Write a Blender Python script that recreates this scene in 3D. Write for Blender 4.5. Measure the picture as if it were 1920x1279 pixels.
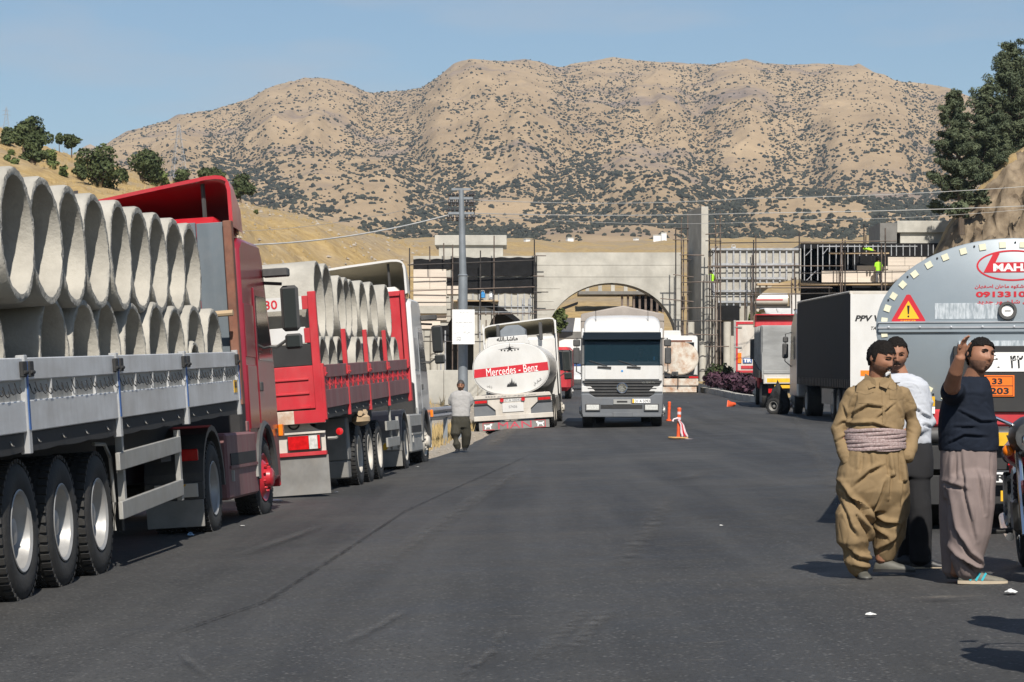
import bpy, bmesh, math, random
import numpy as np
from mathutils import Vector, Matrix, Euler, noise as mnoise
random.seed(7); RNG = np.random.default_rng(7)
for o in list(bpy.data.objects): bpy.data.objects.remove(o)
SC = bpy.context.scene
COL = SC.collection
# ------------------------------------------------------------------ camera, sky, sun, exposure
FPX = 4533.0                                     # 85 mm lens on a 1920 px wide frame
CAMH = 1.4
HORIZON = 745.0
cam = bpy.data.cameras.new('camera'); cam.lens = 85.0; cam.sensor_width = 36.0
cam.shift_y = (HORIZON - 639.5) / 1920.0
cam.clip_start = 0.5; cam.clip_end = 60000
camo = bpy.data.objects.new('camera', cam); COL.objects.link(camo)
camo.location = (0, 0, CAMH); camo.rotation_euler = (math.pi / 2, 0, 0)
SC.camera = camo
SUN_DX, SUN_DY = -0.15, 1.03                      # horizontal run of a shadow per metre of height
cot = math.hypot(SUN_DX, SUN_DY)
SUN_EL = math.atan2(1.0, cot)
w = bpy.data.worlds.new('World'); SC.world = w; w.use_nodes = True
nt = w.node_tree; nt.nodes.clear()
sky = nt.nodes.new('ShaderNodeTexSky'); sky.sky_type = 'NISHITA'; sky.sun_disc = False
sky.sun_elevation = SUN_EL
sky.sun_rotation = math.atan2(-SUN_DX, -SUN_DY)
sky.altitude = 900; sky.air_density = 1.2; sky.dust_density = 0.5; sky.ozone_density = 3.5
bg = nt.nodes.new('ShaderNodeBackground'); bg.inputs[1].default_value = 0.071
out = nt.nodes.new('ShaderNodeOutputWorld')
# thin cirrus veil low in the sky
tc = nt.nodes.new('ShaderNodeTexCoord')
mp = nt.nodes.new('ShaderNodeMapping'); mp.inputs['Scale'].default_value = (3.0, 3.0, 16.0)
nz = nt.nodes.new('ShaderNodeTexNoise'); nz.inputs['Scale'].default_value = 3.2; nz.inputs['Detail'].default_value = 7
rp = nt.nodes.new('ShaderNodeValToRGB'); rp.color_ramp.elements[0].position = 0.48; rp.color_ramp.elements[1].position = 0.75
rp.color_ramp.elements[1].color = (0.5, 0.5, 0.5, 1)
mx = nt.nodes.new('ShaderNodeMix'); mx.data_type = 'RGBA'; mx.inputs[7].default_value = (6.0, 6.2, 6.6, 1)
L = nt.links.new
L(tc.outputs['Generated'], mp.inputs[0]); L(mp.outputs[0], nz.inputs[0]); L(nz.outputs[0], rp.inputs[0])
L(rp.outputs[0], mx.inputs[0]); L(sky.outputs[0], mx.inputs[6]); L(mx.outputs[2], bg.inputs[0]); L(bg.outputs[0], out.inputs[0])
sl = bpy.data.lights.new('sun', 'SUN'); sl.energy = 5.0; sl.angle = math.radians(0.53); sl.color = (1.0, 0.94, 0.85)
slo = bpy.data.objects.new('sun', sl); COL.objects.link(slo)
slo.rotation_euler = Vector((SUN_DX, SUN_DY, -1.0)).to_track_quat('-Z', 'Y').to_euler()
vs = SC.view_settings
vs.view_transform = 'Standard'; vs.look = 'None'; vs.gamma = 1.0; vs.exposure = 0.3; vs.use_curve_mapping = False
SC.cycles.use_denoising = True
SC.cycles.max_bounces = 6; SC.cycles.diffuse_bounces = 2; SC.cycles.glossy_bounces = 3; SC.cycles.volume_bounces = 0
SC.cycles.transparent_max_bounces = 8

# ------------------------------------------------------------------ helpers
def at(px, py, Y): return Vector(((px - 960) / FPX * Y, Y, CAMH + (HORIZON - py) / FPX * Y))
def sm(a, b, t):
    t = np.clip((np.asarray(t, float) - a) / (b - a), 0, 1); return t * t * (3 - 2 * t)
def lerp(xs, ys, t): return np.interp(t, xs, ys)

_perm = RNG.permutation(512); _perm = np.concatenate([_perm, _perm, _perm])
_grad = RNG.uniform(-1, 1, (512, 2)); _grad /= np.linalg.norm(_grad, axis=1)[:, None]
def pnoise(x, y):
    x = np.asarray(x, float); y = np.asarray(y, float)
    xi = np.floor(x).astype(int); yi = np.floor(y).astype(int); xf = x - xi; yf = y - yi
    u = xf ** 3 * (xf * (xf * 6 - 15) + 10); v = yf ** 3 * (yf * (yf * 6 - 15) + 10)
    def g(ix, iy, dx, dy):
        h = _perm[(ix & 511) + _perm[iy & 511] % 512] % 512
        return _grad[h, 0] * dx + _grad[h, 1] * dy
    a = g(xi, yi, xf, yf); b = g(xi + 1, yi, xf - 1, yf); c = g(xi, yi + 1, xf, yf - 1); d = g(xi + 1, yi + 1, xf - 1, yf - 1)
    return (a + u * (b - a)) * (1 - v) + (c + u * (d - c)) * v
def fbm(x, y, o=4, g=0.5):
    s = 0; a = 1
    for i in range(o): s = s + a * pnoise(x * 2 ** i + 13.7 * i, y * 2 ** i + 7.3 * i); a *= g
    return s
def ridged(x, y, o=4, g=0.5):
    s = 0; a = 1
    for i in range(o): s = s + a * (1 - 2.2 * np.abs(pnoise(x * 2 ** i + 3.1 * i, y * 2 ** i + 9.2 * i))); a *= g
    return s

class MB:
    """collects shapes, builds ONE mesh object"""
    def __init__(s, M=None): s.v = []; s.f = []; s.m = []; s.M = M
    def add(s, vs, fs, mi=0, M=None):
        n = len(s.v)
        if M is not None: vs = [M @ Vector(p) for p in vs]
        if s.M is not None: vs = [s.M @ Vector(p) for p in vs]
        s.v.extend(tuple(p) for p in vs); s.f.extend(tuple(i + n for i in f) for f in fs); s.m.extend([mi] * len(fs)); return s
    def box(s, c, d, mi=0, rot=None, M=None):
        R = Euler(rot).to_matrix().to_4x4() if rot else None
        x, y, z = d[0] / 2, d[1] / 2, d[2] / 2; vs = []
        for k in range(8):
            p = Vector((x if k & 1 else -x, y if k & 2 else -y, z if k & 4 else -z))
            if R: p = R @ p
            vs.append(p + Vector(c))
        return s.add(vs, [(0, 2, 3, 1), (4, 5, 7, 6), (0, 1, 5, 4), (2, 6, 7, 3), (0, 4, 6, 2), (1, 3, 7, 5)], mi, M)
    def b2(s, x0, x1, y0, y1, z0, z1, mi=0, M=None):
        return s.box(((x0 + x1) / 2, (y0 + y1) / 2, (z0 + z1) / 2), (abs(x1 - x0), abs(y1 - y0), abs(z1 - z0)), mi, None, M)
    def ring(s, c, ax, r, n, r2=None, ph=0):
        ax = Vector(ax).normalized(); u = ax.orthogonal().normalized()
        if abs(ax.z) < 0.99: u = Vector((0, 0, 1)).cross(ax).normalized()
        v = ax.cross(u); r2 = r if r2 is None else r2
        return [Vector(c) + u * r * math.cos(ph + 2 * math.pi * i / n) + v * r2 * math.sin(ph + 2 * math.pi * i / n) for i in range(n)]
    def loft(s, rings, mi=0, caps=True, M=None, close=True):
        n = len(rings[0]); vs = [p for r in rings for p in r]; fs = []
        for j in range(len(rings) - 1):
            for i in range(n if close else n - 1):
                a = j * n + i; b = j * n + (i + 1) % n; fs.append((a, b, b + n, a + n))
        if caps: fs.append(tuple(range(n))[::-1]); fs.append(tuple((len(rings) - 1) * n + i for i in range(n)))
        return s.add(vs, fs, mi, M)
    def cyl(s, a, b, r, r2=None, n=10, mi=0, caps=True, M=None):
        a = Vector(a); b = Vector(b); r2 = r if r2 is None else r2
        return s.loft([s.ring(a, b - a, r, n), s.ring(b, b - a, r2, n)], mi, caps, M)
    def tube(s, pts, r, n=8, mi=0, M=None, caps=True):
        pts = [Vector(p) for p in pts]; rs = r if isinstance(r, (list, tuple)) else [r] * len(pts); R = []
        for i, p in enumerate(pts):
            d = (pts[min(i + 1, len(pts) - 1)] - pts[max(i - 1, 0)]); R.append(s.ring(p, d, rs[i], n))
        return s.loft(R, mi, caps, M)
    def lathe(s, prof, c=(0, 0, 0), ax='x', n=32, mi=0, M=None, closed=False, caps=True):
        """prof: (offset along axis, radius)"""
        rings = []; c = Vector(c)
        for (o, r) in prof:
            R = []
            for i in range(n):
                t = 2 * math.pi * i / n; a, b = r * math.cos(t), r * math.sin(t)
                R.append(c + (Vector((o, a, b)) if ax == 'x' else Vector((b, o, a)) if ax == 'y' else Vector((a, b, o))))
            rings.append(R)
        if closed: rings.append(rings[0])
        return s.loft(rings, mi, caps and not closed, M)
    def prism(s, poly, a, b, plane='yz', mi=0, M=None):
        """2-d polygon extruded from a to b along the remaining axis"""
        def p3(p, h):
            if plane == 'yz': return (h, p[0], p[1])
            if plane == 'xz': return (p[0], h, p[1])
            return (p[0], p[1], h)
        n = len(poly); vs = [p3(p, a) for p in poly] + [p3(p, b) for p in poly]
        fs = [(i, (i + 1) % n, (i + 1) % n + n, i + n) for i in range(n)] + [tuple(range(n))[::-1], tuple(range(n, 2 * n))]
        return s.add(vs, fs, mi, M)
    def sphere(s, c, r, n=12, mi=0, M=None, sq=(1, 1, 1)):
        vs = []; fs = []; h = n // 2
        for j in range(1, h):
            t = math.pi * j / h
            for i in range(n):
                q = 2 * math.pi * i / n
                vs.append((c[0] + r * sq[0] * math.sin(t) * math.cos(q), c[1] + r * sq[1] * math.sin(t) * math.sin(q), c[2] + r * sq[2] * math.cos(t)))
        vs += [(c[0], c[1], c[2] + r * sq[2]), (c[0], c[1], c[2] - r * sq[2])]
        for j in range(h - 2):
            for i in range(n):
                a = j * n + i; b = j * n + (i + 1) % n; fs.append((a, a + n, b + n, b))
        T = len(vs) - 2; B = T + 1
        for i in range(n):
            fs.append((T, i, (i + 1) % n)); k = (h - 2) * n; fs.append((B, k + (i + 1) % n, k + i))
        return s.add(vs, fs, mi, M)
    def mesh(s, name, mats, smooth=35, bevel=0, recalc=True, weld=0):
        me = bpy.data.meshes.new(name); me.from_pydata(s.v, [], s.f)
        for m in (mats if isinstance(mats, (list, tuple)) else [mats]): me.materials.append(MATS[m] if isinstance(m, str) else m)
        if any(s.m): me.polygons.foreach_set('material_index', s.m)
        if bevel or recalc or weld:
            bm = bmesh.new(); bm.from_mesh(me)
            if weld: bmesh.ops.remove_doubles(bm, verts=bm.verts, dist=weld)
            if recalc: bmesh.ops.recalc_face_normals(bm, faces=bm.faces)
            if bevel:
                es = [e for e in bm.edges if len(e.link_faces) == 2 and e.calc_face_angle(0) > 0.6]
                bmesh.ops.bevel(bm, geom=es, offset=bevel, segments=1, affect='EDGES', clamp_overlap=True)
            bm.to_mesh(me); bm.free()
        if smooth:
            me.polygons.foreach_set('use_smooth', [True] * len(me.polygons)); me.set_sharp_from_angle(angle=math.radians(smooth))
        me.update(); return me
    def build(s, name, mats, parent=None, smooth=35, bevel=0, recalc=True, weld=0):
        return link(name, s.mesh(name, mats, smooth, bevel, recalc, weld), parent)

def link(name, me, parent=None):
    o = bpy.data.objects.new(name, me); COL.objects.link(o)
    if parent is not None: o.parent = parent
    return o
def tag(o, label=None, cat=None, group=None, kind=None):
    if label: o['label'] = label
    if cat: o['category'] = cat
    if group: o['group'] = group
    if kind: o['kind'] = kind
    return o
def thing(name, label, cat, loc=(0, 0, 0), rot=(0, 0, 0), group=None):
    o = bpy.data.objects.new(name, None); COL.objects.link(o); o.location = loc; o.rotation_euler = rot
    o.empty_display_size = 0.2
    return tag(o, label, cat, group)
def mw(o):
    return Matrix.LocRotScale(o.location, o.rotation_euler, o.scale)
def copy_tree(o, parent=None):
    c = o.copy(); COL.objects.link(c)
    if parent is not None: c.parent = parent
    for ch in [x for x in KIDS.get(o.name, [])]: copy_tree(ch, c)
    return c
KIDS = {}
def index_kids():
    KIDS.clear()
    for o in COL.objects:
        if o.parent: KIDS.setdefault(o.parent.name, []).append(o)

# ------------------------------------------------------------------ materials
MATS = {}
def rgb(r, g, b):  # sRGB 0..255 to linear
    f = lambda c: (c / 255 / 12.92) if c <= 10 else ((c / 255 + 0.055) / 1.055) ** 2.4
    return (f(r), f(g), f(b))
def mat(name, col, rough=0.6, metal=0.0, var=0.12, vs=3.0, bump=0.0, bs=40.0, col2=None, st=(1, 1, 1), lo=0.35, hi=0.65, spec=0.5, coat=0.0, dust=0.0, dcol=(0.33, 0.27, 0.2), ds=2.0, dst=(1, 1, 1), rv=0.1, det=6, world=False, dlo=.25):
    m = bpy.data.materials.new(name); m.use_nodes = True; t = m.node_tree; n = t.nodes; b = n['Principled BSDF']; lk = t.links.new
    tcn = n.new('ShaderNodeTexCoord')
    if world:
        src = n.new('ShaderNodeNewGeometry').outputs['Position']
    else: src = tcn.outputs['Object']
    mp = n.new('ShaderNodeMapping'); mp.inputs['Scale'].default_value = st; lk(src, mp.inputs[0])
    nz = n.new('ShaderNodeTexNoise'); nz.inputs['Scale'].default_value = vs; nz.inputs['Detail'].default_value = det; nz.inputs['Roughness'].default_value = 0.62
    lk(mp.outputs[0], nz.inputs[0])
    r = n.new('ShaderNodeValToRGB'); r.color_ramp.elements[0].position = lo; r.color_ramp.elements[1].position = hi
    c1 = tuple(max(0, c * (1 - var)) for c in col) if col2 is None else col
    c2 = tuple(min(1, c * (1 + var)) for c in col) if col2 is None else col2
    r.color_ramp.elements[0].color = (*c1, 1); r.color_ramp.elements[1].color = (*c2, 1); lk(nz.outputs[0], r.inputs[0])
    c = r.outputs[0]
    if dust > 0:
        mp2 = n.new('ShaderNodeMapping'); mp2.inputs['Scale'].default_value = dst; mp2.inputs['Location'].default_value = (3.3, 1.7, 9.1); lk(src, mp2.inputs[0])
        nd = n.new('ShaderNodeTexNoise'); nd.inputs['Scale'].default_value = ds; nd.inputs['Detail'].default_value = 8; nd.inputs['Roughness'].default_value = 0.7; lk(mp2.outputs[0], nd.inputs[0])
        rd = n.new('ShaderNodeValToRGB'); rd.color_ramp.elements[0].position = 0.42; rd.color_ramp.elements[1].position = 0.72
        rd.color_ramp.elements[1].color = (dust, dust, dust, 1); rd.color_ramp.elements[0].color = (dust * dlo,) * 3 + (1,); lk(nd.outputs[0], rd.inputs[0])
        mxn = n.new('ShaderNodeMix'); mxn.data_type = 'RGBA'; mxn.inputs[7].default_value = (*dcol, 1); lk(rd.outputs[0], mxn.inputs[0]); lk(c, mxn.inputs[6]); c = mxn.outputs[2]
    lk(c, b.inputs['Base Color'])
    mr = n.new('ShaderNodeMapRange'); mr.inputs[3].default_value = max(0.02, rough - rv); mr.inputs[4].default_value = min(1, rough + rv); lk(nz.outputs[0], mr.inputs[0]); lk(mr.outputs[0], b.inputs['Roughness'])
    b.inputs['Metallic'].default_value = metal; b.inputs['Specular IOR Level'].default_value = spec
    if coat: b.inputs['Coat Weight'].default_value = coat; b.inputs['Coat Roughness'].default_value = 0.08
    if bump:
        n2 = n.new('ShaderNodeTexNoise'); n2.inputs['Scale'].default_value = bs; n2.inputs['Detail'].default_value = 5; lk(mp.outputs[0], n2.inputs[0])
        bp = n.new('ShaderNodeBump'); bp.inputs['Strength'].default_value = bump; bp.inputs['Distance'].default_value = 0.02; lk(n2.outputs[0], bp.inputs['Height']); lk(bp.outputs[0], b.inputs['Normal'])
    MATS[name] = m; return m
# ------------------------------------------------------------------ ground shape
ROAD_L = ([0, 38, 47, 52, 62, 75, 90, 120, 187, 260, 400], [-7.5, -6.0, -3.6, -2.3, -1.35, -0.6, 0.3, 1.6, 3.4, 8.0, 30])
ROAD_R = ([0, 30, 60, 90, 120, 187, 260, 400], [13, 15, 16, 17, 14.5, 13.6, 17, 45])
def rise(Y):
    Y = np.asarray(Y, float)
    near = 0.16 * np.log1p(np.exp(np.clip((Y - 55) / 8, -30, 30)))
    return near
def zroad(X, Y):
    X = np.asarray(X, float); Y = np.asarray(Y, float)
    fade = 1 - sm(45, 120, Y)
    left = lerp(*ROAD_L, Y)
    z = rise(np.minimum(Y, 215)) + 0.035 * np.clip(X, -9, 9) * fade
    return z - 0.06 * np.clip(left - X + 0.6, 0, 8) * (1 - 0.3 * sm(60, 120, Y))
HILL_PX = [-1500, -300, 0, 70, 150, 230, 330, 430, 480, 560, 640, 700, 750, 800, 850, 905, 960, 1010]
HILL_PY = [120, 215, 255, 283, 300, 322, 345, 376, 388, 404, 424, 440, 453, 463, 482, 545, 640, 720]
def zground(X, Y):
    X = np.asarray(X, float); Y = np.asarray(Y, float)
    u = 960 + X / np.maximum(Y, 1) * FPX
    far = lerp([0, 205, 215, 230, 300, 450, 600, 800, 1300, 1500, 4000], [0, 0, 0.9, 3.4, 10.8, 23.5, 36, 48, 80, 97, 120], Y)
    z = zroad(X, Y) + far + fbm(X / 34, Y / 60, 4) * lerp([200, 260, 600], [0, 1.2, 4], Y)
    # dry hill on the left
    y0 = lerp([0, 450, 700, 830], [92, 108, 186, 213], u)
    zc = CAMH + (HORIZON - lerp(HILL_PX, HILL_PY, u)) / FPX * 285
    t = np.clip((Y - y0) / (285 - y0), 0, 1)
    prof = t * (1.35 - 0.35 * t)
    h = zc * prof + (fbm(X / 22, Y / 30, 5) * 1.6 + ridged(X / 9 + Y / 40, Y / 30, 3) * 0.5) * sm(0, .25, t) * (1 - sm(0.72, 1, t) * .75)
    h = h - sm(285, 420, Y) * zc * 0.8
    wl = 1 - sm(940, 1005, u)
    z = np.where(h > 0, np.maximum(z, z * (1 - wl) + np.maximum(h, z) * wl), z)
    # shoulder gravel roughness
    left = lerp(*ROAD_L, Y)
    off = np.clip((left - X) / 1.5, 0, 1) + np.clip((X - lerp(*ROAD_R, Y)) / 1.5, 0, 1)
    z = z + off * (fbm(X * 1.1, Y * 0.7, 4) * 0.10 * np.clip(Y / 30, .2, 2))
    return z
def zg1(X, Y): return float(zroad(X, Y))

def grid_mesh(name, X, Y, Z, mat_names, smooth=180, keep=None):
    h, wd = X.shape; v = np.stack([X, Y, Z], -1).reshape(-1, 3)
    idx = np.arange(h * wd).reshape(h, wd)
    f = np.stack([idx[:-1, :-1], idx[:-1, 1:], idx[1:, 1:], idx[1:, :-1]], -1).reshape(-1, 4)
    if keep is not None: f = f[keep.reshape(-1)]
    me = bpy.data.meshes.new(name); me.from_pydata(v.tolist(), [], f.tolist())
    for m in mat_names: me.materials.append(MATS[m])
    me.polygons.foreach_set('use_smooth', [True] * len(me.polygons)); me.update()
    return link(name, me)

# ------------------------------------------------------------------ ground materials
def ground_material():
    m = bpy.data.materials.new('dry_ground'); m.use_nodes = True; t = m.node_tree; n = t.nodes; b = n['Principled BSDF']; lk = t.links.new
    pos = n.new('ShaderNodeNewGeometry').outputs['Position']
    def nzs(scale, det=6, st=(1, 1, 1), rough=0.6):
        mp = n.new('ShaderNodeMapping'); mp.inputs['Scale'].default_value = st; lk(pos, mp.inputs[0])
        z = n.new('ShaderNodeTexNoise'); z.inputs['Scale'].default_value = scale; z.inputs['Detail'].default_value = det; z.inputs['Roughness'].default_value = rough; lk(mp.outputs[0], z.inputs[0]); return z.outputs[0]
    def ramp(src, stops):
        r = n.new('ShaderNodeValToRGB'); e = r.color_ramp.elements
        while len(e) < len(stops): e.new(0.5)
        for k, (p, c) in enumerate(stops): e[k].position = p; e[k].color = (*c, 1) if len(c) == 3 else c
        lk(src, r.inputs[0]); return r.outputs[0]
    def mix(f, a, c):
        x = n.new('ShaderNodeMix'); x.data_type = 'RGBA'; lk(f, x.inputs[0]); lk(a, x.inputs[6]); lk(c, x.inputs[7]); return x.outputs[2]
    grass = ramp(nzs(0.9, 8, (1, 1, .35)), [(0.25, (0.24, 0.165, 0.08)), (0.5, (0.37, 0.26, 0.115)), (0.75, (0.48, 0.355, 0.175))])
    bare = ramp(nzs(1.3, 8), [(0.3, (0.21, 0.165, 0.115)), (0.55, (0.31, 0.25, 0.175)), (0.8, (0.40, 0.33, 0.24))])
    grav = ramp(nzs(7.0, 8, rough=.8), [(0.3, (0.20, 0.175, 0.145)), (0.55, (0.36, 0.32, 0.265)), (0.8, (0.52, 0.47, 0.40))])
    f1 = ramp(nzs(0.085, 7, (1, .7, 1)), [(0.42, (0, 0, 0)), (0.68, (.9, .9, .9))])
    c = mix(f1, grass, bare)
    sp = n.new('ShaderNodeSeparateXYZ'); lk(pos, sp.inputs[0])
    mr = n.new('ShaderNodeMapRange'); mr.inputs[1].default_value = 128; mr.inputs[2].default_value = 100; lk(sp.outputs[1], mr.inputs[0])
    ad = n.new('ShaderNodeMath'); ad.operation = 'MULTIPLY_ADD'; lk(nzs(0.25, 5), ad.inputs[0]); ad.inputs[1].default_value = 1.0; ad.inputs[2].default_value = -0.5
    s2 = n.new('ShaderNodeMath'); s2.operation = 'ADD'; s2.use_clamp = True; lk(mr.outputs[0], s2.inputs[0]); lk(ad.outputs[0], s2.inputs[1])
    c = mix(s2.outputs[0], c, grav)
    lk(c, b.inputs['Base Color']); b.inputs['Roughness'].default_value = 0.95; b.inputs['Specular IOR Level'].default_value = 0.15
    bp = n.new('ShaderNodeBump'); bp.inputs['Strength'].default_value = 0.6; bp.inputs['Distance'].default_value = 0.15; lk(nzs(2.4, 9, rough=.75), bp.inputs['Height']); lk(bp.outputs[0], b.inputs['Normal'])
    MATS['dry_ground'] = m

def mountain_material():
    m = bpy.data.materials.new('mountain_ground'); m.use_nodes = True; t = m.node_tree; n = t.nodes; b = n['Principled BSDF']; lk = t.links.new
    geo = n.new('ShaderNodeNewGeometry'); pos = geo.outputs['Position']
    def nzs(scale, det=6, st=(1, 1, 1), rough=0.6):
        mp = n.new('ShaderNodeMapping'); mp.inputs['Scale'].default_value = st; lk(pos, mp.inputs[0])
        z = n.new('ShaderNodeTexNoise'); z.inputs['Scale'].default_value = scale; z.inputs['Detail'].default_value = det; z.inputs['Roughness'].default_value = rough; lk(mp.outputs[0], z.inputs[0]); return z.outputs[0]
    def ramp(src, stops):
        r = n.new('ShaderNodeValToRGB'); e = r.color_ramp.elements
        while len(e) < len(stops): e.new(0.5)
        for k, (p, c) in enumerate(stops): e[k].position = p; e[k].color = (*c, 1)
        lk(src, r.inputs[0]); return r.outputs[0]
    def mix(f, a, c):
        x = n.new('ShaderNodeMix'); x.data_type = 'RGBA'; lk(f, x.inputs[0]); lk(a, x.inputs[6]); lk(c, x.inputs[7]); return x.outputs[2]
    grass = ramp(nzs(0.006, 9, rough=.7), [(0.3, (0.31, 0.225, 0.14)), (0.5, (0.395, 0.29, 0.18)), (0.72, (0.48, 0.355, 0.22))])
    rock = ramp(nzs(0.03, 8, (1, 1, 2.5), .75), [(0.3, (0.13, 0.105, 0.095)), (0.5, (0.23, 0.185, 0.165)), (0.75, (0.34, 0.275, 0.235))])
    f1 = ramp(nzs(0.0042, 9, (1, 1, 1.6), .66), [(0.53, (0, 0, 0)), (0.66, (.8, .8, .8))])
    c = mix(f1, grass, rock)
    lk(c, b.inputs['Base Color']); b.inputs['Roughness'].default_value = 1.0; b.inputs['Specular IOR Level'].default_value = 0.05
    bp = n.new('ShaderNodeBump'); bp.inputs['Strength'].default_value = 0.55; bp.inputs['Distance'].default_value = 11.0; lk(nzs(0.035, 9, rough=.75), bp.inputs['Height']); lk(bp.outputs[0], b.inputs['Normal'])
    MATS['mountain_ground'] = m

def asphalt_material():
    m = bpy.data.materials.new('asphalt'); m.use_nodes = True; t = m.node_tree; n = t.nodes; b = n['Principled BSDF']; lk = t.links.new
    pos = n.new('ShaderNodeNewGeometry').outputs['Position']
    def mapped(st, rot=0, loc=(0, 0, 0)):
        mp = n.new('ShaderNodeMapping'); mp.inputs['Scale'].default_value = st; mp.inputs['Rotation'].default_value = (0, 0, rot); mp.inputs['Location'].default_value = loc; lk(pos, mp.inputs[0]); return mp.outputs[0]
    def nzs(scale, det=6, st=(1, 1, 1), rough=0.6, rot=0, loc=(0, 0, 0)):
        z = n.new('ShaderNodeTexNoise'); z.inputs['Scale'].default_value = scale; z.inputs['Detail'].default_value = det; z.inputs['Roughness'].default_value = rough; lk(mapped(st, rot, loc), z.inputs[0]); return z.outputs[0]
    def ramp(src, stops):
        r = n.new('ShaderNodeValToRGB'); e = r.color_ramp.elements
        while len(e) < len(stops): e.new(0.5)
        for k, (p, c) in enumerate(stops): e[k].position = p; e[k].color = (*c, 1)
        lk(src, r.inputs[0]); return r.outputs[0]
    def mix(f, a, c, bt='MIX'):
        x = n.new('ShaderNodeMix'); x.data_type = 'RGBA'; x.blend_type = bt
        if isinstance(f, float): x.inputs[0].default_value = f
        else: lk(f, x.inputs[0])
        for k, q in ((6, a), (7, c)):
            if isinstance(q, tuple): x.inputs[k].default_value = (*q, 1)
            else: lk(q, x.inputs[k])
        return x.outputs[2]
    c = ramp(nzs(0.5, 7, (1, .35, 1)), [(0.3, (0.030, 0.030, 0.0295)), (0.5, (0.039, 0.039, 0.0385)), (0.72, (0.051, 0.050, 0.049))])
    # long wheel-track bands along the road
    c = mix(ramp(nzs(1.1, 4, (1, .03, 1), rot=0.06), [(0.38, (0, 0, 0)), (0.66, (0.75, 0.75, 0.75))]), c, (0.066, 0.065, 0.063))
    c = mix(ramp(nzs(0.7, 5, (1, .05, 1), rot=0.045, loc=(7, 2, 0)), [(0.5, (0, 0, 0)), (0.68, (0.7, 0.7, 0.7))]), c, (0.022, 0.022, 0.023))
    c = mix(ramp(nzs(1.3, 7, (1, .6, 1), .72, 0, (17, 5, 0)), [(0.62, (0, 0, 0)), (0.72, (0.55, 0.55, 0.55))]), c, (0.020, 0.020, 0.021))
    # scuffs
    c = mix(ramp(nzs(2.2, 5, (1, .12, 1), .7, 0.22, (3, 1, 0)), [(0.64, (0, 0, 0)), (0.76, (0.55, 0.55, 0.55))]), c, (0.085, 0.083, 0.08))
    c = mix(ramp(nzs(1.6, 6, (.3, 1, 1), .7, 0.1, (9, 4, 0)), [(0.68, (0, 0, 0)), (0.78, (0.45, 0.45, 0.45))]), c, (0.12, 0.112, 0.10))
    # dusty right edge / shoulders
    c = mix(ramp(nzs(0.16, 6), [(0.50, (0, 0, 0)), (0.72, (0.55, 0.55, 0.55))]), c, (0.085, 0.079, 0.07))
    # aggregate
    vo = n.new('ShaderNodeTexVoronoi'); vo.inputs['Scale'].default_value = 30; lk(pos, vo.inputs[0])
    c = mix(ramp(vo.outputs['Distance'], [(0.10, (1, 1, 1)), (0.42, (0, 0, 0))]), c, mix(ramp(vo.outputs['Color'], [(0.45, (0, 0, 0)), (0.95, (1, 1, 1))]), (0.020, 0.020, 0.020), (0.19, 0.185, 0.175)))
    lk(c, b.inputs['Base Color'])
    lk(ramp(nzs(1.2, 6), [(0.3, (.62, .62, .62)), (0.7, (.85, .85, .85))]), b.inputs['Roughness']); b.inputs['Specular IOR Level'].default_value = 0.35
    bp = n.new('ShaderNodeBump'); bp.inputs['Strength'].default_value = 0.5; bp.inputs['Distance'].default_value = 0.006; lk(nzs(70, 3), bp.inputs['Height']); lk(bp.outputs[0], b.inputs['Normal'])
    MATS['asphalt'] = m
ground_material(); mountain_material(); asphalt_material()
mat('foliage_far', (0.046, 0.047, 0.036), 0.9, var=0.35, vs=0.12, spec=0.1, world=True)
mat('foliage_oak', (0.030, 0.043, 0.016), 0.7, var=0.45, vs=0.9, spec=0.25, world=True, col2=(0.085, 0.105, 0.04))
mat('foliage_light', (0.09, 0.115, 0.035), 0.7, var=0.3, vs=1.2, spec=0.25, world=True)
mat('foliage_pine', (0.040, 0.055, 0.032), 0.7, vs=0.8, spec=0.2, world=True, col2=(0.115, 0.135, 0.075))
mat('bark', (0.10, 0.075, 0.055), 0.9, vs=4, bump=.5, bs=12)
mat('rock', (0.085, 0.062, 0.042), 0.95, vs=0.8, col2=(0.31, 0.245, 0.17), bump=1.0, bs=3.0, st=(1, 1, .8), lo=.32, hi=.68, spec=.1, world=True)

# ------------------------------------------------------------------ ground sheet, road
us = np.concatenate([np.linspace(-2600, -250, 40), np.linspace(-230, 1100, 190), np.linspace(1110, 2150, 70), np.linspace(2200, 4500, 30)])
ys = np.concatenate([np.linspace(4, 60, 90), np.linspace(61, 330, 200), np.geomspace(335, 1700, 50), [2500, 6000, 20000, 55000]])
U, Yg = np.meshgrid(us, ys); Xg = (U - 960) / FPX * Yg; Zg = zground(Xg, Yg)
Zg = np.where(Yg > 1800, 60, Zg)
inroad = (Xg > lerp(*ROAD_L, Yg) - .25) & (Xg < lerp(*ROAD_R, Yg) + .25) & (Yg < 262)
Zg = np.where(inroad, Zg - 0.12, Zg)
tag(grid_mesh('ground', Xg, Yg, Zg, ['dry_ground']), kind='structure')
ys2 = np.concatenate([np.linspace(3, 30, 60), np.linspace(30.5, 262, 170)])
tt = np.linspace(0, 1, 60)
Yr = np.repeat(ys2[:, None], len(tt), 1); l_ = lerp(*ROAD_L, Yr) + fbm(Yr * .6, Yr * 0, 3) * .12; r_ = lerp(*ROAD_R, Yr)
Xr = l_ + (r_ - l_) * tt[None, :]
Zr = zroad(Xr, Yr) + lerp([0, 205, 215, 230, 300], [0, 0, 0.9, 3.4, 10.8], Yr) + 0.004 + fbm(Xr / 2.5, Yr / 6, 2) * .008
edge = (tt < 0.001)[None, :] | (tt > .999)[None, :]
Zr = np.where(edge, Zr - .07, Zr)
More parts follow.
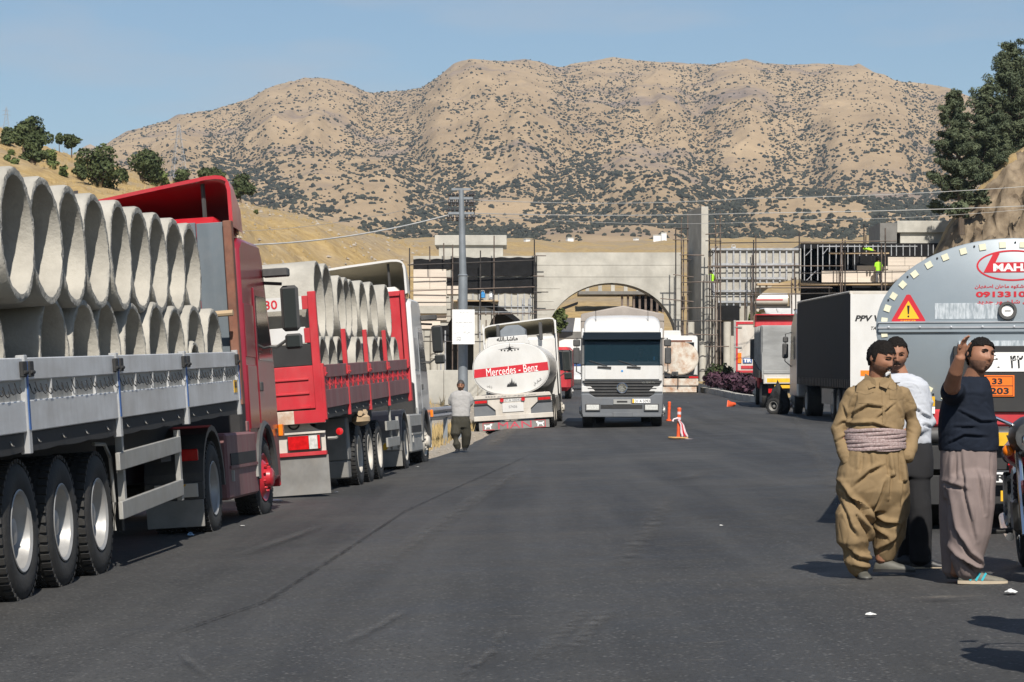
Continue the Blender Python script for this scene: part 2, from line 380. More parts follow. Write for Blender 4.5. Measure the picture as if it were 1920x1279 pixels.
tag(grid_mesh('road', Xr, Yr, Zr, ['asphalt']), kind='structure')

# ------------------------------------------------------------------ far mountains
SIL = [(-700, 430), (-200, 380), (60, 330), (160, 308), (205, 280), (240, 258), (300, 236), (350, 222), (400, 213), (470, 192), (500, 172), (540, 158), (600, 152), (640, 160), (680, 177), (700, 182), (740, 178), (790, 172), (820, 152), (850, 127), (880, 116), (940, 119), (985, 116), (1010, 120), (1045, 131), (1060, 128), (1100, 120), (1150, 110), (1180, 115), (1240, 121), (1330, 125), (1400, 115), (1440, 124), (1500, 126), (1560, 123), (1610, 128), (1640, 143), (1680, 163), (1740, 167), (1780, 172), (1820, 187), (1920, 205), (2200, 240), (2900, 330)]
FOOT = [(-700, 470), (150, 400), (260, 330), (330, 272), (400, 300), (470, 318), (560, 296), (700, 300), (800, 295), (1000, 299), (1100, 290), (1165, 283), (1260, 318), (1350, 352), (1440, 392), (1500, 400), (1560, 398), (1640, 392), (1700, 372), (1760, 352), (1860, 330), (2300, 330), (2900, 420)]
LOW = [(-700, 480), (300, 480), (430, 420), (520, 400), (640, 420), (740, 440), (850, 455), (1000, 446), (1120, 452), (1250, 440), (1330, 408), (1420, 368), (1500, 357), (1580, 372), (1680, 395), (1800, 385), (2000, 372), (2900, 460)]
def zmount(X, Y):
    u = 960 + X / Y * FPX
    def layer(tbl, Yc, front, back, wob):
        yc = Yc + fbm(u / 260 + wob, u * 0 + wob, 3) * Yc * 0.10
        py = lerp([p[0] for p in tbl], [p[1] for p in tbl], u)
        zc = CAMH + (HORIZON - py) / FPX * yc
        t = (Y - yc) / np.where(Y < yc, front, back)
        z0 = CAMH + (HORIZON - 462) / FPX * np.minimum(Y, yc)
        p = np.where(t < 0, np.clip(1 + t, 0, 1), np.clip(1 - t, 0, 1))
        p = np.where(t < 0, p ** 1.15, p)
        rz = ridged(u / 130 + wob + fbm(X / 420, Y / 420, 3) * .6, Y / 1500 + wob, 3, .36) * 0.036 + fbm(X / 420, Y / 420, 4, .42) * 0.036
        k = np.clip(np.minimum(p, 1 - p) * 3.2, 0, 1)
        return z0 + (zc - z0) * np.clip(p + rz * k, 0, 1.02)
    a = layer(SIL, 4100, 2250, 1500, 1.3); b_ = layer(FOOT, 2500, 850, 650, 7.7); c = layer(LOW, 1950, 520, 380, 4.1)
    z = np.maximum(np.maximum(a, b_), c)
    return z + (fbm(X / 60, Y / 60, 4) * 2.0 + ridged(X / 75 + fbm(X / 200, Y / 200, 2), Y / 130, 4) * 2.6) * sm(1400, 1700, Y)
us = np.linspace(-250, 2200, 620); ys = np.concatenate([np.geomspace(1330, 2600, 170), np.geomspace(2615, 4700, 190)])
U, Ym = np.meshgrid(us, ys); Xm = (U - 960) / FPX * Ym; Zm = zmount(Xm, Ym)
tag(grid_mesh('mountain', Xm, Ym, Zm, ['mountain_ground']), kind='structure')
# the pale range far behind, at the left
us = np.linspace(-900, 700, 200); ys = np.linspace(6200, 7800, 40)
U, Yf = np.meshgrid(us, ys); Xf = (U - 960) / FPX * Yf
py = lerp([-900, -200, 60, 120, 150, 168, 185, 215, 300, 700], [330, 320, 318, 290, 268, 258, 268, 263, 300, 380], U)
Zf = (CAMH + (HORIZON - py) / FPX * 7000) * (1 - np.abs(Yf - 7000) / 800 * .8) + fbm(Xf / 400, Yf / 400, 5) * 45
tag(grid_mesh('far_mountains', Xf, Yf, Zf, ['mountain_ground']), kind='structure')

# ------------------------------------------------------------------ rocky cutting on the right
us = np.linspace(1600, 2700, 240); ys = np.concatenate([np.linspace(150, 186, 110), np.linspace(187, 330, 50)])
U, Yk = np.meshgrid(us, ys); Xk = (U - 960) / FPX * Yk
cr = lerp([1600, 1690, 1740, 1775, 1800, 1850, 1885, 1920, 2000, 2200, 2700], [700, 640, 500, 425, 384, 338, 303, 276, 230, 170, 100], U)
zc = CAMH + (HORIZON - cr) / FPX * 181
t = np.clip((Yk - 160) / (181 - 160), 0, 1)
tz = t + fbm(Xk / 1.6, Yk / 1.2 + t * 4, 5) * .20 * np.sin(np.pi * t) + 0.07 * np.floor(t * 6 + fbm(Xk / 6, t * 3, 3)) / 6 * np.sin(np.pi * t)
base = rise(Yk) - 1.5
Zk = base + (zc - base) * np.clip(tz, 0, 1.0) + np.where(Yk > 181, (Yk - 181) * 0.06, 0) + (fbm(Xk / 3, Yk / 3, 4) * .4 + ridged(Xk / 1.3, Yk / 1.1, 4) * .22 * (t < .999)) * sm(0, .2, t)
Xk = Xk + ridged(Zk / 2.2, Xk / 3, 4) * 0.7 * np.sin(np.pi * t)
ok = tag(grid_mesh('rocky_hillside', Xk, Yk, Zk, ['rock', 'dry_ground']), kind='structure')
me = ok.data; mi = np.zeros(len(me.polygons), int)
cen = np.zeros(len(me.polygons) * 3); me.polygons.foreach_get('center', cen); cen = cen.reshape(-1, 3)
mi[(cen[:, 1] > 180.2 + fbm(cen[:, 0], cen[:, 1], 2) * 1.2)] = 1
me.polygons.foreach_set('material_index', mi)
# ------------------------------------------------------------------ bushes on the mountain
def bush_mesh(seed, name):
    rr = random.Random(seed); bm = bmesh.new()
    for k in range(rr.choice((1, 2, 2, 3))):
        r = rr.uniform(.5, 1) if k else 1.0
        g = bmesh.ops.create_icosphere(bm, subdivisions=1, radius=r)
        off = Vector((rr.uniform(-1, 1), rr.uniform(-.8, .8), rr.uniform(-.1, .3))) if k else Vector((0, 0, 0))
        for v in g['verts']:
            v.co = Vector((v.co.x * rr.uniform(.75, 1.2), v.co.y * rr.uniform(.75, 1.2), v.co.z * rr.uniform(.65, 1.05) + .55 * r)) + off
    me = bpy.data.meshes.new(name); bm.to_mesh(me); bm.free(); me.materials.append(MATS['foliage_far']); return me
BUSH = [bush_mesh(40 + i, 'bush') for i in range(7)]
N = 95000
bu = RNG.uniform(150, 2000, N); by = np.exp(RNG.uniform(np.log(1390), np.log(4350), N)); bx = (bu - 960) / FPX * by; bz = zmount(bx, by)
bpy_ = HORIZON - (bz - CAMH) / by * FPX
# keep what the camera can see: per column, running minimum of py from near to far
yy = np.geomspace(1340, 4700, 420); uu = np.linspace(140, 2010, 480); UU, YY = np.meshgrid(uu, yy)
PP = HORIZON - (zmount((UU - 960) / FPX * YY, YY) - CAMH) / YY * FPX
RM = np.minimum.accumulate(PP, 0)
ci = np.clip(np.round((bu - 140) / (2010 - 140) * 479).astype(int), 0, 479); ri = np.clip(np.searchsorted(yy, by) - 2, 0, 419)
vis = bpy_ < RM[ri, ci] + 2.0
slope_x = (zmount(bx + 25, by) - zmount(bx - 25, by)); curv = zmount(bx + 45, by) + zmount(bx - 45, by) - 2 * bz
clus = fbm(bx / 150, by / 150, 4) + 0.5 * fbm(bx / 420 + 5, by / 420, 3)
dens = 0.34 + 0.55 * clus + np.clip(curv / 11, -.22, .6) + 0.06 * sm(3100, 1700, by)
# equal spread over the picture: weigh by how much py each depth step covers
dpy = np.abs(np.gradient(PP, axis=0))[ri, ci]
wgt = np.clip(dpy / np.percentile(dpy[vis], 90), 0.05, 1.2)
keep = vis & (RNG.uniform(0, 1, N) < np.clip(dens, 0.05, 1) * wgt * 2.1)
bx, by, bz = bx[keep], by[keep], bz[keep]
bs = np.clip(RNG.lognormal(0.95, 0.40, len(bx)), 1.2, 5.6) * (0.86 + 0.3 * sm(2900, 1600, by)) * 0.44
order = np.argsort(-bs / by)
FARV = [np.array([v.co[:] for v in m.vertices]) for m in BUSH]; FARF = [[tuple(p.vertices) for p in m.polygons] for m in BUSH]
V = []; F = []; nv = 0; NBUSH = 0
for k, i in enumerate(order):
    s = bs[i]; a = RNG.uniform(0, 6.28); c_, s_ = math.cos(a), math.sin(a); q = int(RNG.integers(0, 7)); sz = s * RNG.uniform(.8, 1.1)
    if k < 300:
        o = link('shrub', BUSH[q]); o.location = (bx[i], by[i], bz[i] - .25 * s); o.rotation_euler = (0, 0, a); o.scale = (s, s, sz)
        tag(o, 'dark green oak shrub dotted on the dry mountain slope', 'shrub', 'scattered oak shrubs on the mountain')
        continue
    v = FARV[q]; vv = np.stack([(v[:, 0] * c_ - v[:, 1] * s_) * s + bx[i], (v[:, 0] * s_ + v[:, 1] * c_) * s + by[i], v[:, 2] * sz + bz[i] - .25 * s], 1)
    V.append(vv); F.extend([tuple(x + nv for x in f) for f in FARF[q]]); nv += len(v)
me = bpy.data.meshes.new('mountain_shrubs'); me.from_pydata(np.concatenate(V).tolist(), [], F); me.materials.append(MATS['foliage_far'])
tag(link('mountain_shrubs', me), 'thousands of small dark shrubs covering the dry mountain', None, None, 'stuff')
print('bushes', len(order), 'tris', len(F))

# ------------------------------------------------------------------ trees
def crown_mesh(name, blobs, n, leaf, matn, seed, flat=1.0, long=1.0):
    """many leaf-sized faces spread through a set of ellipsoid clumps (c, r)"""
    r = np.random.default_rng(seed); wts = np.array([b[1][0] * b[1][1] * b[1][2] for b in blobs]) ** 0.7; wts /= wts.sum()
    bi = r.choice(len(blobs), n, p=wts); C = np.array([b[0] for b in blobs])[bi]; R = np.array([b[1] for b in blobs])[bi]
    d = r.normal(size=(n, 3)); d /= np.linalg.norm(d, axis=1)[:, None]
    rad = r.uniform(.35, 1.0, n) ** .45; lump = 1 + .28 * np.sin(d[:, 0] * 5 + bi) * np.sin(d[:, 1] * 4 + bi * 2) * np.sin(d[:, 2] * 5 + bi)
    P = C + d * R * (rad * lump)[:, None]
    nrm = d * .9 + r.normal(size=(n, 3)) * .6; nrm[:, 2] += .35; nrm /= np.linalg.norm(nrm, axis=1)[:, None]
    a = np.cross(nrm, r.normal(size=(n, 3))); a /= np.linalg.norm(a, axis=1)[:, None]; b = np.cross(nrm, a)
    s = leaf * r.uniform(.55, 1.35, n)[:, None]
    q = np.stack([P + a * s * long, P + b * s * .62 + nrm * s * .15, P - a * s * long, P - b * s * .62 - nrm * s * .1], 1).reshape(-1, 3)
    me = bpy.data.meshes.new(name); me.from_pydata(q.tolist(), [], np.arange(n * 4).reshape(n, 4).tolist()); me.materials.append(MATS[matn]); return me
def hit(px, py, Ydef):
    ys_ = np.linspace(70, 330, 900); X_ = (px - 960) / FPX * ys_; z_ = CAMH + (HORIZON - py) / FPX * ys_
    k = np.nonzero(zground(X_, ys_) >= z_)[0]
    return float(ys_[k[0]]) if len(k) else 284.0
def oak(px, py_base, Y, wpx, hpx, label, seed, trunk=.25, matn='foliage_oak', n=2600, stem=1, shrub=False, cliff=False, name='oak_tree', group='trees on the dry hill'):
    rr = random.Random(seed)
    if not cliff: Y = hit(px, py_base, Y)
    b = at(px, py_base, Y); k = Y / FPX; W = wpx * k; H = hpx * k; b.z -= .1
    t = thing(name, label, 'shrub' if shrub else 'tree', b, (0, 0, rr.uniform(0, 6)), group)
    top = at(px, py_base - hpx, Y).z - b.z; H = top; z0 = H * trunk; blobs = []; tm = MB()
    for j in range(rr.randint(7, 11)):
        a = rr.uniform(0, 6.28); e = rr.uniform(.1, .72) ** .8; hz = rr.uniform(.08, .85)
        wid = W / 2 * (1 - .45 * abs(hz - .4) * 1.6)
        r0 = W * rr.uniform(.15, .27)
        blobs.append(((math.cos(a) * wid * e, math.sin(a) * wid * e, z0 + (H - z0) * hz), (r0, r0, min(r0 * rr.uniform(.6, .95), (H - z0) * .3))))
    blobs.append(((0, 0, z0 + (H - z0) * .5), (W * .3, W * .3, (H - z0) * .42)))
    for st_ in range(stem):
        a = rr.uniform(0, 6.28); f = Vector((math.cos(a), math.sin(a), 0)) * (W * .12 if stem > 1 else W * .03)
        pts = [f * .4, f * .7 + Vector((0, 0, z0 * .6)), f + Vector((0, 0, z0 * 1.2)), Vector((0, 0, z0 + (H - z0) * .7))]
        tm.tube(pts, [W * .045, W * .034, W * .028, W * .012], 7)
        for bl in blobs[:7]: tm.tube([pts[2], Vector(bl[0]) * .6 + pts[2] * .4 + Vector((0, 0, -.1 * H * .3)), bl[0]], [W * .02, W * .014, W * .006], 5)
    tm.build('trunk', 'bark', t)
    link('crown', crown_mesh('crown', blobs, n, max(.16, W * .028), matn, seed), t)
    return t
T = [(45, 292, 300, 62, 66, 'small oak at the far left skyline of the dry hill', 1, .42, 2), (185, 352, 262, 100, 78, 'wide dark oak bush spreading behind the concrete pipes', 2, .05, 3),
     (68, 300, 292, 56, 90, 'tall dark oak under the pylon on the hill', 3, .12, 1), (62, 308, 285, 52, 60, 'round low oak clump in front of the tall dark oak', 4, .06, 3),
     (134, 295, 300, 36, 42, 'slim little oak with bare stem on the skyline', 5, .45, 1), (112, 286, 302, 18, 38, 'thin twiggy tree beside the slim little oak', 6, .5, 2),
     (275, 345, 262, 88, 74, 'large oak above the red cab roof, left of the pylon', 7, .1, 2), (300, 352, 256, 46, 34, 'lighter green oak bush at the foot of the large oak', 8, .05, 3),
     (395, 372, 258, 62, 56, 'oak bush right behind the raised red roof fairing', 9, .1, 3), (452, 380, 256, 56, 60, 'round dark oak standing right of the red cab roof', 10, .2, 1),
     (97, 312, 268, 30, 34, 'small pale green sapling among the hill oaks', 11, .08, 2), (232, 345, 256, 24, 32, 'small round oak bush beside the wide dark oak', 12, .15, 1),
     (340, 350, 262, 40, 30, 'low oak bush between pylon and red roof fairing', 13, .05, 2), (150, 336, 258, 34, 40, 'green bush left of the wide dark oak', 14, .04, 2), (15, 275, 296, 40, 40, 'low shrub cut by the left edge of the picture', 15, .04, 2)]
for (px, pb, Y, W, H, lab, sd, tr, st_) in T:
    oak(px, pb, Y, W, H, lab, sd, tr, 'foliage_light' if sd in (8, 11) else 'foliage_oak', 2600 if W > 50 else 1100, st_)
for i, (px, pb, W, H) in enumerate([(14, 302, 16, 12), (28, 308, 20, 14), (118, 330, 22, 22), (100, 318, 18, 18), (205, 330, 14, 10), (480, 400, 10, 6), (20, 290, 14, 10)]):
    oak(px, pb, 255, W, H, 'little yellow-green shrub in the dry grass of the hill', 60 + i, .02, 'foliage_light', 300, 2, True, False, 'hill_shrub', 'little shrubs in the dry grass')

def pine(px, py_base, Y, hpx, wpx, label, seed, lean=0.0, start=.12):
    rr = random.Random(seed); b = at(px, py_base, Y); k = Y / FPX; H = hpx * k; W = wpx * k
    t = thing('pine_tree', label, 'tree', b, (0, 0, 0), 'pines above the rock cutting')
    tm = MB(); top = Vector((lean * H, 0, H)); tm.tube([(0, 0, -1.5), Vector((lean * H * .25, 0, H * .35)), Vector((lean * H * .6, 0, H * .7)), top], [.24, .19, .11, .03], 8)
    blobs = []
    for i in range(84):
        h = start + (1 - start) * (i / 84) ** .9; a = i * 2.4 + rr.uniform(-.4, .4)
        reach = W / 2 * (1.02 - h) ** .6 * rr.uniform(.4, 1.18)
        base = Vector((lean * H * h, 0, H * h)); d = Vector((math.cos(a), math.sin(a), rr.uniform(.15, .7)))
        tip = base + d * reach
        tm.tube([base, base + d * reach * .55 + Vector((0, 0, -.03 * reach)), tip], [.06 * (1.2 - h), .04, .015], 5)
        for q in range(4):
            f = .45 + .58 * q / 3; c = base.lerp(tip, f) + Vector((rr.uniform(-.25, .25), rr.uniform(-.25, .25), rr.uniform(-.05, .3)))
            r0 = (.20 + .19 * (1 - h)) * rr.uniform(.6, 1.3) * W / 5.2; blobs.append((tuple(c), (r0 * 1.1, r0 * 1.1, r0 * .8)))
    blobs.append((tuple(top), (.25, .25, .5)))
    tm.build('trunk', 'bark', t)
    link('crown', crown_mesh('crown', blobs, 26000, .065, 'foliage_pine', seed, long=2.6), t)
pine(1892, 352, 186, 262, 190, 'tallest dark pine at the right edge above the rock cutting', 21, .01)
pine(1803, 402, 176, 225, 120, 'shorter pine leaning left beside the tallest pine', 22, -.07, .10)
pine(1850, 372, 182, 205, 130, 'middle pine filling the gap between two larger pines', 23, .0, .10)
pine(1940, 330, 190, 250, 170, 'pine cut off by the right edge of the picture', 24, .02)
for i, (px, pb, Y, W, H) in enumerate([(1755, 395, 178, 44, 20), (1800, 402, 172, 60, 22), (1835, 378, 176, 50, 20)]):
    oak(px, pb, Y, W, H, 'dark low shrub at the foot of the pines', 80 + i, .02, 'foliage_pine', 500, 2, True, True, 'cliff_shrub', 'low shrubs under the pines')
# ------------------------------------------------------------------ general materials
mat('concrete', (0.445, 0.43, 0.385), 0.9, var=.16, vs=.7, bump=.25, bs=9, dust=.35, dcol=(.24, .22, .19), ds=.9, dst=(1, 1, .3), spec=.2)
mat('concrete_pipe', (0.40, 0.38, 0.335), 0.92, var=.16, vs=2.2, bump=.35, bs=30, dust=.4, dcol=(.25, .235, .205), ds=3.5, spec=.2)
mat('concrete_rough', (0.33, 0.315, 0.28), 0.95, var=.3, vs=14, bump=.6, bs=45, spec=.15)
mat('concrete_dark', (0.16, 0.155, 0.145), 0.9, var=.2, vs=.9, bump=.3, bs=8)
mat('stone_clad', (0.60, 0.53, 0.455), 0.7, var=.1, vs=1.2, st=(.25, 1, 3), spec=.3)
mat('black_sheet', (0.010, 0.010, 0.011), 0.8, var=.3, vs=1.5, bump=.3, bs=2.5, spec=.2)
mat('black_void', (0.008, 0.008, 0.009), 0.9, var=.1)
mat('steel_stud', (0.42, 0.43, 0.45), 0.45, .7, var=.15, vs=3)
mat('scaffold', (0.15, 0.118, 0.10), 0.7, .5, var=.4, vs=1.3)
mat('scaffold_dark', (0.055, 0.05, 0.048), 0.7, .5, var=.4, vs=1.3)
mat('timber', (0.42, 0.31, 0.19), 0.8, var=.2, vs=3, st=(.2, 1, 1))
mat('grey_steel', (0.20, 0.22, 0.24), 0.55, .3, var=.12, vs=2)
mat('sign_white', (0.72, 0.72, 0.71), 0.5, var=.05)
mat('ink_grey', (0.16, 0.16, 0.17), 0.7, var=.1)
mat('ink_black', (0.012, 0.012, 0.013), 0.5, var=.05)
mat('ink_red', (0.50, 0.012, 0.025), 0.5, var=.08)
mat('ink_pink', (0.50, 0.06, 0.09), 0.6, var=.2, vs=8)
mat('ink_white', (0.78, 0.77, 0.75), 0.5, var=.05)
mat('ink_orange', (0.85, 0.17, 0.012), 0.45, var=.05)
mat('ink_yellow', (0.80, 0.45, 0.02), 0.45, var=.05)
mat('cable', (0.42, 0.42, 0.41), 0.6, .3, var=.1)
mat('porcelain', (0.05, 0.045, 0.045), 0.25, var=.1)
mat('plastic_blue', (0.05, 0.25, 0.55), 0.4, var=.2)
mat('plastic_white', (0.70, 0.72, 0.74), 0.4, var=.1)

# ------------------------------------------------------------------ lettering
def text_mesh(s, size, M, matn, fit=None, bold=0.0, ext=0.0, shear=0.0, spacing=1.0, align='CENTER'):
    cu = bpy.data.curves.new('lettering', 'FONT'); cu.body = s; cu.size = size; cu.align_x = align; cu.align_y = 'CENTER'; cu.offset = bold; cu.extrude = ext; cu.shear = shear; cu.space_character = spacing; cu.resolution_u = 3
    ob = bpy.data.objects.new('lettering', cu); COL.objects.link(ob)
    me = bpy.data.meshes.new_from_object(ob, preserve_all_data_layers=False)
    bpy.data.objects.remove(ob); bpy.data.curves.remove(cu)
    if fit and len(me.vertices):
        xs = [v.co.x for v in me.vertices]; ys_ = [v.co.y for v in me.vertices]; w0 = max(xs) - min(xs) or 1; h0 = max(ys_) - min(ys_) or 1
        cx = (max(xs) + min(xs)) / 2; cy = (max(ys_) + min(ys_)) / 2
        for v in me.vertices: v.co.x = (v.co.x - cx) * fit[0] / w0; v.co.y = (v.co.y - cy) * fit[1] / h0
    me.transform(M); me.materials.clear(); me.materials.append(MATS[matn]); return me
FRONT = Matrix.Rotation(math.pi / 2, 4, 'X')          # lettering that faces the camera side (-y)
def text(parent, name, s, size, pos, matn, fit=None, rot=0.0, **k):
    M = Matrix.Translation(pos) @ Matrix.Rotation(rot, 4, 'Y') @ FRONT
    return link(name, text_mesh(s, size, M, matn, fit, **k), parent)
# Arabic and Persian letters in presentation forms, in visual order (left to right)
_AR = {}
def _ar(ch, base, n): _AR[ch] = [chr(base + i) if i < n else None for i in range(4)]
for ch, b_, n_ in (('ا', 0xFE8D, 2), ('ب', 0xFE8F, 4), ('ت', 0xFE95, 4), ('ج', 0xFE9D, 4), ('ح', 0xFEA1, 4), ('خ', 0xFEA5, 4), ('د', 0xFEA9, 2), ('ر', 0xFEAD, 2), ('ز', 0xFEAF, 2), ('س', 0xFEB1, 4), ('ش', 0xFEB5, 4), ('ص', 0xFEB9, 4), ('ع', 0xFEC9, 4), ('ف', 0xFED1, 4), ('ک', 0xFED9, 4), ('ل', 0xFEDD, 4), ('م', 0xFEE1, 4), ('ن', 0xFEE5, 4), ('ه', 0xFEE9, 4), ('و', 0xFEED, 2), ('ی', 0xFEF1, 4), ('ة', 0xFE93, 2), ('ط', 0xFEC1, 4), ('پ', 0xFB56, 4), ('ء', 0xFE80, 1)): _ar(ch, b_, n_)
def ar(s):
    out = []
    for i, c in enumerate(s):
        if c not in _AR: out.append(c); continue
        f = _AR[c]; pj = i > 0 and s[i - 1] in _AR and _AR[s[i - 1]][2] is not None
        nj = i + 1 < len(s) and s[i + 1] in _AR and f[2] is not None and _AR[s[i + 1]][1] is not None
        k = 3 if pj and nj else 1 if pj and f[1] else 2 if nj else 0
        out.append(f[k] or f[0])
    return ''.join(out[::-1])

# ------------------------------------------------------------------ the gate under construction
GY = 190.0
def gx(px, Y=GY): return (px - 960) / FPX * Y
def gz(py, Y=GY): return CAMH + (HORIZON - py) / FPX * Y
def rect(mb, x0, x1, y0, y1, Y, d, mi=0):       # a block whose front face fills a picture rectangle at depth Y
    return mb.b2(gx(x0, Y), gx(x1, Y), Y, Y + d, gz(y1, Y), gz(y0, Y), mi)
def wall_with_arches(mb, x0, x1, ztop, zbot, Y, d, arches, mi=0, n=18):
    """front wall with arched openings [(cx, half, zspring, rise)], real reveals"""
    xs = x0
    for (cx, h, zs, r) in sorted(arches):
        if cx - h > xs: mb.b2(xs, cx - h, Y, Y + d, zbot, ztop, mi)
        pts = [(cx - h * math.cos(math.pi * i / n), zs + r * math.sin(math.pi * i / n)) for i in range(n + 1)]
        for i in range(n):
            (xa, za), (xb, zb) = pts[i], pts[i + 1]
            mb.prism([(xa, za), (xb, zb), (xb, ztop), (xa, ztop)], Y, Y + d, 'xz', mi)
        xs = cx + h
    if xs < x1: mb.b2(xs, x1, Y, Y + d, zbot, ztop, mi)

gl = thing('gatehouse', 'unfinished concrete gatehouse with black sheeting left of the arch', 'building', (0, 0, 0))
mb = MB(); wall_with_arches(mb, gx(775), gx(1004), gz(480), 1.5, GY, .6, [(gx(862), gx(888) - gx(862), gz(628), 1.6), (gx(944), gx(975) - gx(944), gz(640), 2.4)]); mb.build('wall', 'concrete', gl, weld=.0005)
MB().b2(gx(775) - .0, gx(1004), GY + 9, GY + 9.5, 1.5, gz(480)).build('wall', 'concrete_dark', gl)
MB().b2(gx(777), gx(1002), GY + .6, GY + 9, gz(486), gz(481)).build('roof', 'concrete', gl)
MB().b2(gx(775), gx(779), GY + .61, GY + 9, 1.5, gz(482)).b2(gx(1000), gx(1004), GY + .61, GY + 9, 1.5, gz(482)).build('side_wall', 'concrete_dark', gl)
mb = MB(); rect(mb, 815, 950, 441, 460, GY + 2, 5.5); mb.build('parapet', 'concrete', gl, bevel=.03)
mb = MB(); rect(mb, 823, 943, 460.2, 484, GY + 2.25, 4.5); mb.build('roof_room', 'concrete', gl)
for (a, b, c, d) in ((848, 1003, 483, 518), (850, 1001, 519.5, 550), (775, 848, 486, 505), (838, 868, 520, 545), (826, 842, 610, 640)):
    mb = MB(); n = int((b - a) / 4); q = []
    for i in range(n + 1):
        for j in range(7): q.append((gx(a + (b - a) * i / n), GY - .09 - .014 * math.sin(i * 1.9 + j * .6) - .016 * math.sin(i * .7 + j * 2.1), gz(c + (d - c) * j / 6 + math.sin(i * .8 + c) * .8)))
    mb.add(q, [(i * 7 + j, (i + 1) * 7 + j, (i + 1) * 7 + j + 1, i * 7 + j + 1) for i in range(n) for j in range(6)]); mb.build('black_sheeting', 'black_sheet', gl, recalc=False)
mb = MB()                       # curved black strip under the sheeting
pts = [(gx(870 + 105 * i / 12), gz(562 + 38 * (i / 12) ** 2.4)) for i in range(13)]
for i in range(12):
    (xa, za), (xb, zb) = pts[i], pts[i + 1]; mb.prism([(xa, za - .45), (xb, zb - .45), (xb, zb), (xa, za)], GY - .12, GY - .02, 'xz')
mb.build('black_sheeting', 'black_sheet', gl)
def cladding(par, cols, rows, Y, jit=0):
    k = 0
    for (y0, y1, xs) in rows:
        for i in range(len(xs) - 1):
            MB().b2(gx(xs[i]) + .012, gx(xs[i + 1]) - .012, Y - .14 - .03 * ((k * 7) % 3) / 3, Y - .01, gz(y1) + .012, gz(y0) - .012).build('stone_slab', 'stone_clad', par, bevel=.008); k += 1
cladding(gl, 0, [(505, 520, [775, 806, 837]), (520, 543, [775, 806, 837]), (543, 568, [775, 837]), (568, 574, [775, 837]), (588, 602, [777, 808, 838]), (602, 617, [777, 826]), (536, 552, [838, 862])], GY)
MB().b2(gx(774), gx(838), GY - .55, GY - .01, gz(588), gz(574)).build('ledge', 'concrete', gl)
for px in (789, 814):
    MB().cyl((gx(px), GY - .35, 1.5), (gx(px), GY - .35, gz(620)), .30, n=16).lathe([(gz(672) - .04, .31), (gz(672), .34), (gz(672) + .04, .31)], (gx(px), GY - .35, 0), 'z', 16).build('column', 'concrete', gl)
for px in (827, 835, 900, 980, 992):
    MB().b2(gx(px) - .05, gx(px) + .05, GY - .14, GY - .03, 1.6, gz(560 if px > 890 else 620)).build('stud', 'steel_stud', gl)
for i in range(11):
    px = 875 + i * 12; MB().b2(gx(px) - .04, gx(px) + .04, GY - .09, GY - .02, gz(590), gz(551)).build('stud', 'steel_stud', gl)
for py in (585, 575): MB().b2(gx(872), gx(1000), GY - .15, GY - .10, gz(py) - .03, gz(py) + .03).build('rail', 'steel_stud', gl)

ga = thing('concrete_arch', 'broad concrete archway spanning the road with timber-marked wall', 'archway', (0, 0, 0))
mb = MB(); wall_with_arches(mb, gx(1004) + .01, gx(1277), gz(474), 1.2, GY - .4, 3.2, [(gx(1146), gx(1269) - gx(1146), gz(640), gz(531) - gz(640))], n=36); mb.build('wall', 'concrete', ga, weld=.0005)
for i in range(5):                # formwork joints cast as raised fins
    for s in (0, 1):
        py = (497, 519, 541, 565, 590)[i]
        if i < 2 and s == 0: MB().b2(gx(1006), gx(1275), GY - .425, GY - .41, gz(py) - .03, gz(py) + .03).build('formwork_fin', 'concrete', ga)
        if i >= 2: MB().b2(gx((1006, 1264)[s]), gx((1050 - i * 12 + 24, 1275)[s]), GY - .425, GY - .41, gz(py) - .03, gz(py) + .03).build('formwork_fin', 'concrete', ga)
gp = thing('concrete_pier', 'tall bare concrete pier rising above the gate, shaded on its left', 'pier', (gx(1307), GY - 2.5, 1.2), (0, 0, math.radians(8)))
MB().b2(.02, .58, -.55, 4.3, 0, gz(393) - 1.2).build('shaft', 'concrete', gp, bevel=.02)
for i, (px, py, r) in enumerate(((1326, 516, .30), (1272, 602, .32), (1294, 604, .32), (1339, 560, .24), (1362, 604, .3), (1316, 640, .26))):
    c = thing('round_column', ['tall round concrete column against the tall pier', 'round column under the right end of the arch', 'second round column right of the arch', 'slim round column behind the scaffold', 'round column beside the trailer marked with three letters', 'short round column at the foot of the pier'][i], 'column', (gx(px, GY - 3), GY - 3.6 + (i == 1 or i == 2) * .4, 1.2), group='columns of the gate')
    h = gz(py, GY - 3) - 1.2; MB().cyl((0, 0, 0), (0, 0, h), r, n=18).build('shaft', 'concrete', c)
    for k in range(1, int(h / 2.2)): MB().lathe([(k * 2.2 - .05, r - .004), (k * 2.2, r + .025), (k * 2.2 + .05, r - .004)], (0, 0, 0), 'z', 18).build('form_ring', 'concrete_dark', c)
gb = thing('gate_wall', 'pale unfinished wall with a grid of grey metal studs', 'wall', (0, 0, 0))
mb = MB(); wall_with_arches(mb, gx(1333), gx(1502), gz(466), 1.3, GY, .5, [(gx(1500), gx(1500) - gx(1402), gz(606), gz(524) - gz(606))], n=28)
mb.f = mb.f; mb.build('wall', 'concrete', gb, weld=.0005)
for i in range(14):
    px = 1338 + i * 12.4; bot = 575 if px < 1405 else 606 - 82 * math.sqrt(max(0, 1 - ((1500 - px) / 98) ** 2)) - 2
    MB().b2(gx(px) - .06, gx(px) + .06, GY - .16, GY - .02, gz(bot), gz(466)).build('stud', 'steel_stud', gb)
for py, xe in ((467.5, 1500), (496, 1500), (522, 1472), (546, 1420), (566, 1408)):
    MB().b2(gx(1334), gx(xe), GY - .24, GY - .165, gz(py) - .08, gz(py) + .08).build('rail', 'steel_stud', gb)
